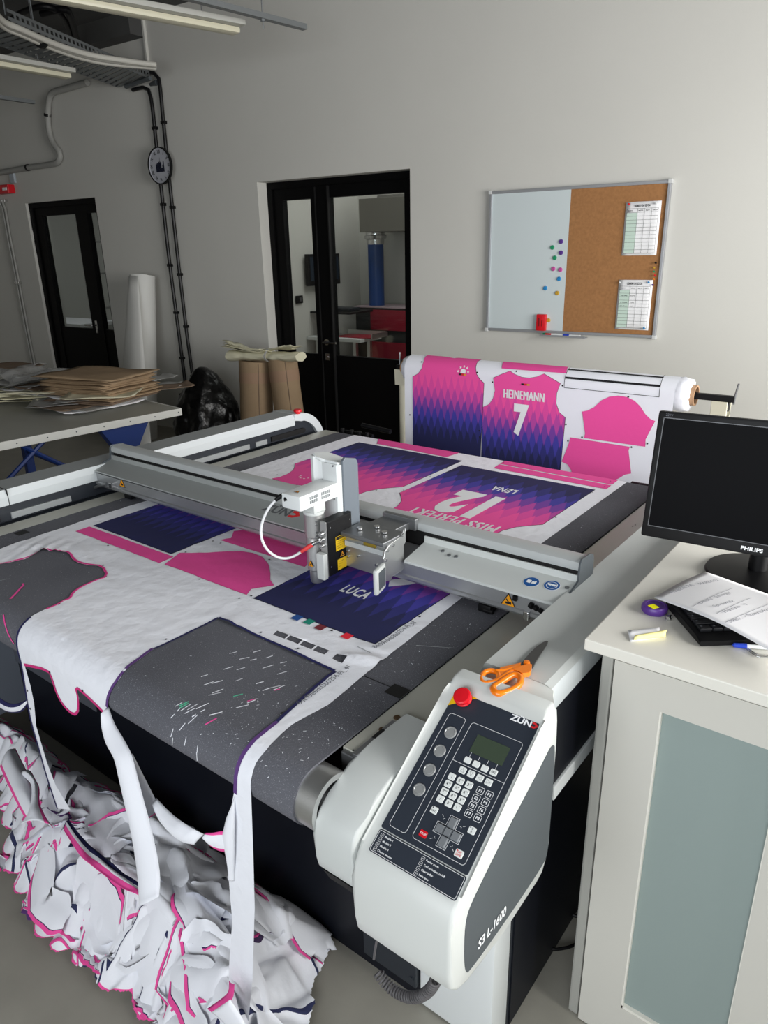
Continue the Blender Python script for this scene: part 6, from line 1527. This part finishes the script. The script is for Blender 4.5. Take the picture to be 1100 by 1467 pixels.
for i in range(13):
    lf = i < 9; x0 = rn.uniform(-.06, .02) if lf else .60 + .04 * (i - 9); x1 = x0 + (rn.uniform(.42, .62) if lf else rn.uniform(.16, .24)); rise = rn.uniform(.03, .09) if lf else rn.uniform(.02, .07); yw = rn.uniform(-.12, .12)
    def fs_(u, v):
        t = x0 + (x1 - x0) * u; e = (1 - u) if lf else u * .6
        return A.lerp(B, t) + UP * (.022 + .0035 * i + rise * e ** 2.2 + .006 * math.sin(v * 5 + i + u * 4)) + (WN * .95 - UP * .22) * (v - .5) * (.13 + .03 * e) + WN * yw * (u - .5) * .3
    mb = MB(); mb.grid(fs_, 10, 6); obj('folded_sheet', mb, m_cream, BU, smooth=180, solid=.002)
mb = MB(); c = A.lerp(B, .58)
for o in (-.006, .006): mb.tube([c + WD * (o + .008 * math.sin(a)) + UP * (.052 * math.sin(a) + .01) + WN * (.075 * math.cos(a)) for a in [2 * PI * k / 24 for k in range(24)]], .004, 6, closed=True)
obj('string', mb, m_greypaper, BU)
# black refuse bag
BGc = W(wuz(312, 590, 4.25)[0] - .10, 4.22, 0)
mb = MB(); bmesh.ops.create_icosphere(mb.bm, subdivisions=5, radius=1)
for v in mb.bm.verts:
    n_ = v.co.copy(); w = 1 + .10 * noise.noise(n_ * 2.2) + .06 * noise.noise(n_ * 6) + .045 * abs(noise.noise(n_ * 14)); zf = (n_.z + 1) / 2
    rad = (.34 - .17 * max(0, zf - .35)) if zf > .35 else .34; pk = .16 * max(0, zf - .75) * 4 * (.3)
    v.co = BGc + WD * (n_.x * rad * w * (1 - .25 * zf)) + WN * (n_.y * rad * w * .9) + UP * max(.0, (zf * .74 + pk) * (.95 + .05 * w))
tag(obj('refuse_bag', mb, m_bag, smooth=180), 'full black plastic refuse bag standing between the wall and kraft rolls', 'bag')
# ------------------------------------------------------------------ seen through the glazed doors
def onu(px, py, u): return onp(px, py, WD * u, WD)
UPt = -5.29
mb = MB(); wbox(mb, UPt - .1, UPt, 5.05, 7.3, 0, 3.3); obj('wall_next_left', mb, m_wall, kind='structure')
mb = MB(); wbox(mb, UPt - .1, -.6, 7.3, 7.4, 0, 3.3); obj('wall_next_back', mb, m_wall, kind='structure')
a = onu(440, 405, UPt + .05); b = onu(483, 363, UPt + .05); d0, d1_ = a.dot(WN), b.dot(WN); z0, z1 = min(a.z, onu(483, 406, UPt).z), b.z
TV = thing('television', 'black wall television seen through the glazed door', 'television', tuple(W(UPt + .05, d0, z0)))
mb = MB(); wbox(mb, UPt + .03, UPt + .08, d0, d1_, z0, z1, .005); obj('tv_body', mb, m_blackpl, TV); mb = MB(); wbox(mb, UPt + .079, UPt + .083, d0 + .03, d1_ - .03, z0 + .05, z1 - .03); obj('screen', mb, mat('tv_glass', (30, 42, 56), .15), TV)
p = onu(428, 429, UPt + .01); mb = MB(); M = Matrix.Translation(p) @ Matrix.Rotation(A0, 4, 'Z'); mb.box(0, .012, -.055, .055, -.04, .04, M, bev=.002); sw = obj('light_switch', mb, m_blackpl); tag(sw, 'small black light switch on the wall behind the glazed door', 'light switch'); mb = MB(); mb.box(.011, .014, .0, .03, -.02, .02, M); obj('rocker', mb, m_alud, sw)
a = onu(446, 446, UPt + .02); d0 = a.dot(WN); mb = MB(); wbox(mb, UPt, UPt + .55, d0 + .0, d0 + .42, a.z - .02, a.z); sf = obj('wall_shelf', mb, m_blackpl); tag(sf, 'thin black wall shelf below the television behind the door', 'shelf')
mb = MB(); wbox(mb, UPt + .12, UPt + .45, d0 + .12, d0 + .32, a.z, a.z + .035, .01); tag(obj('shelf_device', mb, m_anth), 'flat dark device lying on the black wall shelf', 'device')
zt_ = .80; p0 = onz(420, 481, zt_); p1 = onz(545, 481, zt_); 
dn = p1.dot(WN); u1_ = p1.dot(WD)
TT = thing('side_table', 'white table seen through the glazed door with red folder on it', 'table', tuple(W(u1_ - .6, dn, 0)))
mb = MB(); wbox(mb, UPt + .01, u1_, p0.dot(WN) + .02, p0.dot(WN) + .42, zt_ - .035, zt_, .004); obj('tabletop', mb, m_white, TT)
for u, dd in ((u1_ - .12, .08), (u1_ - .12, .34), (UPt + .1, .08), (UPt + .1, .34)): mb = MB(); wbox(mb, u - .02, u + .02, p0.dot(WN) + dd, p0.dot(WN) + dd + .04, 0, zt_ - .035); obj('leg', mb, m_alu, TT)
mb = MB(); D_ = p0.dot(WN); wbox(mb, UPt + .35, UPt + .80, D_ + .10, D_ + .36, zt_, zt_ + .012, .002); tag(obj('red_folder', mb, m_redp), 'dark red folder lying on the white table behind the door', 'folder')
mb = MB(); wbox(mb, UPt + .82, UPt + .83, D_ + .1, D_ + .40, zt_, zt_ + .05); wbox(mb, UPt + .30, UPt + .83, D_ + .39, D_ + .40, zt_, zt_ + .05); tag(obj('table_rail', mb, m_alu), 'low metal rail standing on the white table behind the door', 'rail')
D2 = 6.86; ul, zl = wuz(509, 440, D2)
RM = thing('red_machine', 'black machine with dark red panels behind the glazed door', 'machine', tuple(W(ul + .8, D2, 0)))
mb = MB(); wbox(mb, ul, ul + 2.0, D2, D2 + .40, 0, zl, .01); obj('housing', mb, mat('machine_dark', (36, 38, 40), .5), RM); mb = MB(); wbox(mb, ul, ul + 2.0, D2 - .005, D2 + .40, zl, zl + .015); obj('cover', mb, mat('pink_grey_top', (190, 170, 178), .5), RM)
um, _ = wuz(532, 460, D2)
for z0, z1 in ((wuz(550, 473, D2)[1], wuz(550, 444, D2)[1]), (.18, wuz(550, 490, D2)[1])): mb = MB(); wbox(mb, um, ul + 1.9, D2 - .02, D2, z0, z1, .004); obj('red_panel', mb, m_redp, RM)
D3 = 7.0; u_, _ = wuz(539, 400, D3); zt3 = wuz(539, 346, D3)[1]
DU = thing('extraction_duct', 'blue extraction hose with silver collar under a grey metal hood behind the door', 'duct', tuple(W(u_, D3, zl)))
mb = MB(); mb.cyl(W(u_, D3, zl + .016), W(u_, D3, zt3 - .02), .088, 28); obj('hose', mb, mat('hose_blue', (26, 70, 140), .35), DU, smooth=60)
mb = MB(); mb.lathe([(.095, -.03), (.098, .02), (.12, .03), (.125, .06), (.105, .07), (.105, .1), (.13, .11), (.13, .14), (.09, .15)], W(u_, D3, zt3), seg=28); obj('collar', mb, m_steel, DU, smooth=40)
u0, z0 = wuz(515, 333, D3 - .3); z1 = wuz(515, 285, D3 - .3)[1]
mb = MB(); wbox(mb, u0, u0 + 1.6, D3 - .3, D3 + .28, z0, z1, .004); obj('hood', mb, m_duct, DU); mb = MB(); wbox(mb, u0 + .15, u0 + 1.5, D3 - .2, D3 + .3, z1, z1 + .25, .03); obj('hood_top', mb, m_steel, DU)
# store room rack
RK = thing('wire_rack', 'metal shelving rack with boxes seen through the far left door', 'rack', tuple(W(-8.1, 6.3, 0)))
mb = MB()
for u in (-9.2, -8.15):
    for dd in (6.3, 6.75): mb.cyl(W(u, dd, 0), W(u, dd, 2.6), .014, 8)
for z in (.5, 1.0, 1.45, 1.85, 2.3):
    for dd in (6.3, 6.45, 6.6, 6.75): mb.cyl(W(-9.2, dd, z), W(-7.2, dd, z), .008, 6)
for u in (-7.2,):
    for dd in (6.3, 6.75): mb.cyl(W(u, dd, 0), W(u, dd, 2.6), .014, 8)
mb.cyl(W(-8.15, 6.3, .6), W(-7.2, 6.3, 1.0), .008, 6); mb.cyl(W(-8.15, 6.3, 1.0), W(-7.2, 6.3, .6), .008, 6)
obj('rack_frame', mb, m_steel, RK)
mb = MB(); wbox(mb, -8.5, -7.6, 6.32, 6.7, 1.46, 1.62, .01); tag(obj('storage_box', mb, m_kraftd), 'brown flat box on the rack behind the far left door', 'box')
mb = MB(); wbox(mb, -8.1, -7.3, 6.32, 6.7, 2.31, 2.5, .01); tag(obj('storage_box', mb, m_paper), 'pale box on the top shelf of the rack behind the far door', 'box')
mb = MB(); wbox(mb, -9.6, -8.3, 5.5, 6.1, .84, .88); bt_ = obj('bench', mb, m_paper); tag(bt_, 'pale bench top behind the far left door', 'bench'); mb = MB(); wbox(mb, -9.5, -9.42, 5.55, 6.05, 0, .84); wbox(mb, -8.45, -8.37, 5.55, 6.05, 0, .84); obj('leg', mb, m_alu, bt_)
mb = MB(); c = [onz(*p, .012) for p in ((770, 1354), (790, 1361), (812, 1358), (822, 1354), (840, 1345))]; mb.tube(resample(sm3(c, 2), 24), .004, 6); tag(obj('floor_cable', mb, m_blackpl, smooth=60), 'thin black cable on the floor between the machine and cabinet', 'cable')
mb = MB(); c = [onz(*p, .012) for p in ((800, 1300), (815, 1310), (840, 1316), (870, 1310))]; mb.tube(resample(sm3(c, 2), 24), .004, 6); tag(obj('floor_cable', mb, m_blackpl, smooth=60), 'second black floor cable further back in the gap', 'cable')
# ------------------------------------------------------------------ hanging strips and the heap of cut waste
def pxgrid(name, Lp, Rp, dep, m, parent, bulge=.01, nu=6, solid=.0008, mi=None, seg=4):
    Lq = smooth_open(Lp, seg); Rq = smooth_open(Rp, seg); n = len(Lq) - 1
    def dy(v):
        t = v * (len(dep) - 1); k = min(int(t), len(dep) - 2); f = t - k; return dep[k] * (1 - f) + dep[k + 1] * f
    def f(u, v):
        i = min(int(round(v * n)), n); y = dy(v); a = ony(*Lq[i], y); b = ony(*Rq[i], y); p = a.lerp(b, u)
        return p + Vector((0, -1, 0)) * bulge * math.sin(PI * u) * (1 if v > .02 else 0)
    mb = MB(); mb.grid(f, nu, n, mi=mi); return obj(name, mb, m, parent, smooth=180, solid=solid)
def smooth_open(P, k):
    n = len(P); out = []
    for i in range(n - 1):
        p0 = P[max(i - 1, 0)]; p1 = P[i]; p2 = P[i + 1]; p3 = P[min(i + 2, n - 1)]
        for j in range(k):
            t = j / k; out.append(tuple(.5 * (2 * p1[d] + (p2[d] - p0[d]) * t + (2 * p0[d] - 5 * p1[d] + 4 * p2[d] - p3[d]) * t * t + (3 * p1[d] - p0[d] - 3 * p2[d] + p3[d]) * t ** 3) for d in (0, 1)))
    out.append(P[-1]); return out
edge_l = lambda m0: (lambda u, v: 1 if u < m0 else 0)
pxgrid('hanging_strip', [(153.5, 1013), (150, 1036), (153, 1060), (165, 1082), (172, 1112), (180, 1150), (190, 1200), (197, 1250), (200, 1292)], [(156, 1013), (164, 1036), (178, 1060), (189, 1082), (197, 1112), (207, 1150), (220, 1200), (229, 1250), (228, 1284)], [.677, .67, .66, .65, .64, .63, .62, .60, .58], [m_white_cloth, m_pink], PF, .018, 10)
pxgrid('hanging_strip', [(180, 1078), (190, 1100), (194, 1135), (195, 1165), (194, 1186)], [(190, 1080), (206, 1112), (220, 1140), (228, 1155), (231, 1160)], [.655, .66, .665, .665, .66], [m_white_cloth, m_pink], PF, .010, 8, mi=lambda u, v: 1 if v > .93 else 0)
pxgrid('hanging_strip', [(222, 1146), (228, 1172), (245, 1194), (262, 1206), (281, 1210)], [(224, 1143), (243, 1163), (262, 1178), (280, 1189), (292, 1195)], [.662, .65, .64, .64, .65], [m_white_cloth, m_pink], PF, .012, 8)
pxgrid('hanging_strip', [(292, 1198), (302, 1212), (314, 1219), (326, 1221)], [(293, 1193), (305, 1193), (316, 1191), (326, 1191)], [.655, .66, .668, .674], [m_white_cloth, m_pink], PF, .008, 8, mi=lambda u, v: 1 if (u < .14 or u > .80) else 0)
pxgrid('hanging_strip', [(322, 1186), (318, 1200), (323, 1225), (327, 1250), (326, 1255)], [(336, 1140), (336, 1180), (336, 1220), (336, 1245), (336, 1262)], [.676, .668, .67, .674, .676], [m_white_cloth], PF, .006, 6)
pxgrid('hanging_strip', [(40, 1001), (28, 1007), (15, 1008), (0, 1000), (-18, 985)], [(41, 1007), (32, 1019), (15, 1021), (0, 1014), (-18, 1000)], [.677, .67, .66, .66, .66], [m_white_cloth, m_navyedge], PF, .006, 10, mi=lambda u, v: 1 if (u < .3 or u > .75) else 0)
# folded pink-edged end of the long right strip
pxgrid('hanging_strip', [(297, 1445), (318, 1430), (327, 1420), (328, 1405)], [(303, 1450), (326, 1437), (334, 1428), (336, 1410)], [.60, .63, .65, .67], [m_pink], PF, .002, 3)
pxgrid('hanging_strip', [(303, 1450), (315, 1460), (330, 1475)], [(330, 1432), (345, 1455), (356, 1475)], [.60, .61, .62], [m_white_cloth], PF, .006, 6)
foot = [(-2.75, .93), (-2.35, .95), (-2.12, .93), (-1.95, .96), (-1.80, .985), (-.98, .985), (-.96, .92), (-.91, .80), (-.82, .68), (-.78, .50), (-1.02, .54), (-1.18, .60), (-1.47, .575), (-1.65, .55), (-1.85, .61), (-2.05, .68), (-2.3, .78), (-2.75, .84)]
fv = [Vector(p) for p in foot]
def fdist(x, y):
    p = Vector((x, y)); d = 9; ins = False; n = len(fv)
    for i in range(n):
        a, b = fv[i], fv[(i + 1) % n]; e = b - a; t = max(0, min(1, (p - a).dot(e) / e.dot(e))); d = min(d, (p - a - e * t).length)
        if (a.y > p.y) != (b.y > p.y) and p.x < (b.x - a.x) * (p.y - a.y) / (b.y - a.y) + a.x: ins = not ins
    return d if ins else -d
def mound(x, y, d):
    q = max(0, min(1, (d + .015) / .15)); q = q * q * (3 - 2 * q)
    return .125 * q * (1 + .45 * noise.noise(Vector((x * 3, y * 5, 1)))) + .02 * noise.noise(Vector((x * 9, y * 9, 2))) * q, q
def folds(x, y):
    k = max(0, min(1, (x + 1.35) / .3))      # towards the right the folds turn into pleats across the strip
    wx = noise.noise(Vector((x * 3.1, y * 4.2, 7))); wy = noise.noise(Vector((x * 7, y * 8, 13)))
    a = (y * 10 + x * 1.6) * (1 - k * .55) + k * (x * 5) + 1.7 * wx + .7 * wy + .22 * noise.noise(Vector((x * 17, y * 17, 4)))
    b = x * 7.5 - y * 5 + 1.6 * noise.noise(Vector((x * 4, y * 5, 21))) + .5 * noise.noise(Vector((x * 12, y * 12, 31)))
    return a + 50, b + 50
def heap(x, y, d=None):
    d = fdist(x, y) if d is None else d
    if d < -.035: return 0
    z, q = mound(x, y, d); a, b = folds(x, y); fa = a % 1; fb = b % 1
    za = (fa ** 1.4) * .034 * (.55 + .6 * noise.noise(Vector((math.floor(a) * 3.3, x * 2, y * 2)))); zb = (fb ** 1.6) * .022 * max(0, .5 + noise.noise(Vector((x * 5, y * 5, math.floor(b) * 2.7))))
    ripple = .004 * math.sin(b * 14 + 4 * noise.noise(Vector((x * 9, y * 9, 9)))) * (1 - fa) + .003 * noise.noise(Vector((x * 30, y * 30, 2)))
    e = max(.25, min(1, (d + .03) / .06))
    return z + (za + zb + ripple) * e + .006
mb = MB(); xs0, xs1, ys0, ys1 = -2.76, -.74, .46, .998; st = .0052; nx, ny_ = int((xs1 - xs0) / st), int((ys1 - ys0) / st)
V = {}; D = {}
for i in range(nx + 1):
    for j in range(ny_ + 1):
        x = xs0 + st * i; y = ys0 + st * j; d0 = fdist(x, y)
        if d0 < -.05: continue
        th = x * 34 + 2.5 * noise.noise(Vector((x * 3, 5, 5))); pl = abs(math.sin(th)) ** .7; d = d0 + (.030 * pl - .012 + .022 * noise.noise(Vector((x * 8, y * 3, 8)))) * (1 if y < .85 else .35)
        if d > -.012: V[i, j] = mb.v((x, y, max(.0015, heap(x, y, d)))); D[i, j] = (d, th)
la = mb.bm.loops.layers.uv.new('fold_a'); lb_ = mb.bm.loops.layers.uv.new('fold_b'); lr = mb.bm.loops.layers.uv.new('rim')
FC = {k: folds(v.co.x, v.co.y) for k, v in V.items()}
for (i, j) in list(V):
    q_ = [(i, j), (i + 1, j), (i + 1, j + 1), (i, j + 1)]
    if all(k in V for k in q_):
        f = mb.face([V[k] for k in q_])
        for lp, k in zip(f.loops, q_):
            a, b = FC[k]; x, y = V[k].co.x, V[k].co.y; wh = 1.0 if x < -1.2 else max(0, 1 - (x + 1.2) / .12)
            lp[la].uv = (a, (x * 5 + y * 5)); lp[lb_].uv = (b if wh > .5 else 50.5, x * 6 - y * 6); lp[lr].uv = (max(0, 1 - (D[k][0] + .012) / .045) if x < -1.12 else 0, x * 9)
            if wh < .5: lp[la].uv = (a, 3.0 + (x * .2))
hp = obj('fabric_waste_heap', mb, m_fold, smooth=180)
tag(hp, 'heap of crumpled white fabric cut-offs with pink and navy edges on the floor', 'fabric waste', kind='stuff')
heap0 = heap
md = hp.modifiers.new('soften', 'SMOOTH'); md.factor = .5; md.iterations = 5
mb = MB()
rn = random.Random(21)
def heap_s(x, y):
    d = fdist(x, y)
    if d < -.02: return 0
    q = max(0, min(1, (d + .02) / .17)); q = q * q * (3 - 2 * q)
    s_ = x * .45 + y + .03 * noise.noise(Vector((x * 3, y * 3, 7)))
    return (.13 * q * (1 + .35 * noise.noise(Vector((x * 3, y * 5, 1)))) + q * .022 * (1 - abs(noise.noise(Vector((x * 3.5, s_ * 13, 11)))) * 2.2)) + .004
def ribbon(x, y, ang, L, w, lift, em, tilt, seed, both=False, wav=.016):
    st = .012; n = max(6, int(L / st)); P_ = []
    for i in range(n):
        P_.append((x, y, ang)); ang += .10 * noise.noise(Vector((i * .06 + seed, seed, 0))); nx_, ny2 = x + math.cos(ang) * st, y + math.sin(ang) * st
        if fdist(nx_, ny2) < .02 or ny2 > .985: ang = -ang * .6 + rn.uniform(-.3, .3); nx_, ny2 = x + math.cos(ang) * st, y + math.sin(ang) * st
        if ny2 > .992: ny2 = .992
        x, y = nx_, ny2
    cols = [0, .07, .14, .38, .62, .86, .93, 1]; e = .008 / w; cols = [0, e, e * 1.2, .22, .34, .46, .58, .70, .82, 1 - e, 1]
    kf = rn.choice((1, 1.6, 2.6)); ph0 = rn.uniform(0, 1.5)
    prev = None
    for i, (px_, py_, a) in enumerate(P_):
        t = i / n; W_ = w * (1 + .25 * noise.noise(Vector((t * 4 + seed, 3, seed)))) * min(1, .35 + 4 * t, .35 + 4 * (1 - t))
        tl = tilt + .5 * noise.noise(Vector((i * .05 + seed, 9, 2)));  c, s_ = math.cos(a + PI / 2), math.sin(a + PI / 2)
        row = []
        for k, u in enumerate(cols):
            o = (u - .5) * W_; X = px_ + c * o * math.cos(tl); Y = py_ + s_ * o * math.cos(tl)
            Y = min(Y, .998)
            z = heap_s(X, Y) + .008 + lift + o * math.sin(tl) * .8 + wav * (.5 + .5 * noise.noise(Vector((i * .07 + seed, u * 1.6, seed)))) + (.004 + W_ * .07) * math.sin(u * PI * kf + ph0 + 1.8 * noise.noise(Vector((i * .05, seed, 4))))
            row.append(mb.v((X, Y, max(.003 + lift * .1, z))))
        if prev:
            for k in range(len(cols) - 1):
                mi = 0
                if k == 0 and em[0]: mi = em[0]
                if k == len(cols) - 2 and em[1]: mi = em[1]
                if k == 1 and em[0] == 1: mi = 3
                mb.face([prev[k], prev[k + 1], row[k + 1], row[k]], mi=mi)
        prev = row
for i in range(50):
    for _ in range(40):
        x = rn.uniform(-2.7, -.84); y = rn.uniform(.52, .97)
        if fdist(x, y) > .05: break
    r = rn.random(); white = x > -1.15
    em = (0, 0) if (r < .30 or (white and r < .9)) else ((1, 0) if r < .74 else ((1, 1) if r < .84 else ((2, 0) if r < .97 else (4, 0))))
    ribbon(x, y, rn.gauss(-.22, .30) + (PI if rn.random() < .4 else 0), rn.uniform(.14, .42), rn.uniform(.04, .13), .012 + .012 * i / 46, em, rn.uniform(-.35, .35), i * 1.7)
# loops and tongues spreading on the floor at the front edge
for i in range(12):
    t = rn.random(); x = -2.2 + 1.15 * t; y = .60 - .03 * rn.random()
    ribbon(x, y, rn.uniform(-PI, 0) * .5 - .4, rn.uniform(.06, .16), rn.uniform(.03, .07), .002, (1, 1) if i % 3 else (4, 1), rn.uniform(-.3, .3), 400 + i, wav=.01)
o = obj('loose_strips', mb, [m_white_cloth, m_pink, m_navyedge, m_navyedge, m_purple], hp, smooth=180, kind='stuff')
# flat striped pieces lying on top
def toppiece(name, Lp, Rp, zs, mats, mi, lab, bul=.006):
    Lq = smooth_open(Lp, 5); Rq = smooth_open(Rp, 5); n = len(Lq) - 1
    def zf(v):
        t = v * (len(zs) - 1); k = min(int(t), len(zs) - 2); return zs[k] + (zs[k + 1] - zs[k]) * (t - k)
    def f(u, v):
        i = min(int(round(v * n)), n); z = zf(v); a = onz(*Lq[i], z); b = onz(*Rq[i], z); return a.lerp(b, u) + UP * (bul * math.sin(PI * u) + .005 * noise.noise(Vector((u * 3, v * 7, 1))))
    mb = MB(); mb.grid(f, 20, n, mi=mi); return tag(obj(name, mb, mats, smooth=180, solid=.001), lab, 'fabric waste', 'cut-off pieces lying on the heap')
toppiece('fabric_offcut', [(91, 1189), (116, 1227), (142, 1248), (170, 1269), (200, 1284)], [(98, 1173), (118, 1200), (147, 1226), (173, 1247), (200, 1266)], [.235, .24, .235, .23, .225], [m_pink, m_white_cloth, m_navyedge], lambda u, v: 0 if u < .36 else (2 if u > .60 else 1), 'long offcut with parallel pink and navy stripes on top of the heap', .003)
toppiece('fabric_offcut', [(0, 1098), (14, 1130), (32, 1165), (42, 1180)], [(22, 1072), (44, 1118), (60, 1160), (76, 1186)], [.27, .27, .26, .25], [m_pink, m_white_cloth], lambda u, v: 0 if (u < .1 or u > .93) else 1, 'white offcut with pink borders at the left end of the heap', .02)
toppiece('fabric_offcut', [(30, 1180), (42, 1160), (45, 1125), (30, 1110)], [(70, 1180), (57, 1152), (56, 1128), (44, 1105)], [.28, .285, .285, .28], [m_pink, m_white_cloth], lambda u, v: 0 if u > .84 else 1, 'curved white offcut with a pink rim at the left of the heap', .012)
# ------------------------------------------------------------------ light
def area(name, loc, rot, sx, sy, power, col):
    l = bpy.data.lights.new(name, 'AREA'); l.shape = 'RECTANGLE'; l.size = sx; l.size_y = sy; l.energy = power; l.color = col
    o = bpy.data.objects.new(name, l); COL.objects.link(o); o.location = loc; o.rotation_euler = rot; return o
area('window_daylight', W(X0 + .25, WY, 1.75), (0, PI / 2, A0), 1.8, WL, PWR, (1, .985, .96))
area('window_daylight_rear', W(.1, Y0 - .3, 1.8), (PI / 2, 0, A0), 3.3, 1.8, PWB, (.92, .96, 1))
area('far_room_fill', W(-3.4, 6.4, 3.2), (0, 0, A0), 2.5, 1.4, 44, (1, .99, .97))  # added fill from an unseen source, lights the room behind door_1
area('store_room_fill', W(-8.0, 6.8, 3.2), (0, 0, A0), 2.0, 2.0, 20, (.95, .98, 1))  # added fill without a fixture, brightens the view through door_2
w = bpy.data.worlds.new('daylight'); SC.world = w; w.use_nodes = True; w.node_tree.nodes['Background'].inputs[0].default_value = (.75, .85, 1, 1); w.node_tree.nodes['Background'].inputs[1].default_value = .5
SC.view_settings.view_transform = 'Standard'; SC.view_settings.look = 'None'; SC.view_settings.gamma = 1; SC.view_settings.use_curve_mapping = False
SC.view_settings.exposure = EXPO
# pieces that share a look but are separate become separate parts
def split_loose(o):
    bm = bmesh.new(); bm.from_mesh(o.data); left = set(bm.verts); isl = []
    while left:
        s0 = left.pop(); st = [s0]; grp = [s0]
        while st:
            v = st.pop()
            for e in v.link_edges:
                w_ = e.other_vert(v)
                if w_ in left: left.discard(w_); st.append(w_); grp.append(w_)
        isl.append(grp)
    if len(isl) < 2: bm.free(); return
    idx = {v.index: k for k, g_ in enumerate(isl) for v in g_}; bm.free()
    for k in range(len(isl)):
        b2 = bmesh.new(); b2.from_mesh(o.data); bmesh.ops.delete(b2, geom=[v for v in b2.verts if idx[v.index] != k], context='VERTS')
        me = o.data.copy(); me.name = o.name; b2.to_mesh(me); b2.free()
        if k == 0: first = me
        else:
            c = o.copy(); c.data = me; COL.objects.link(c)
    o.data = first
for o in list(bpy.data.objects):
    if o.type == 'MESH' and o.name.split('.')[0] in SPLIT: split_loose(o)
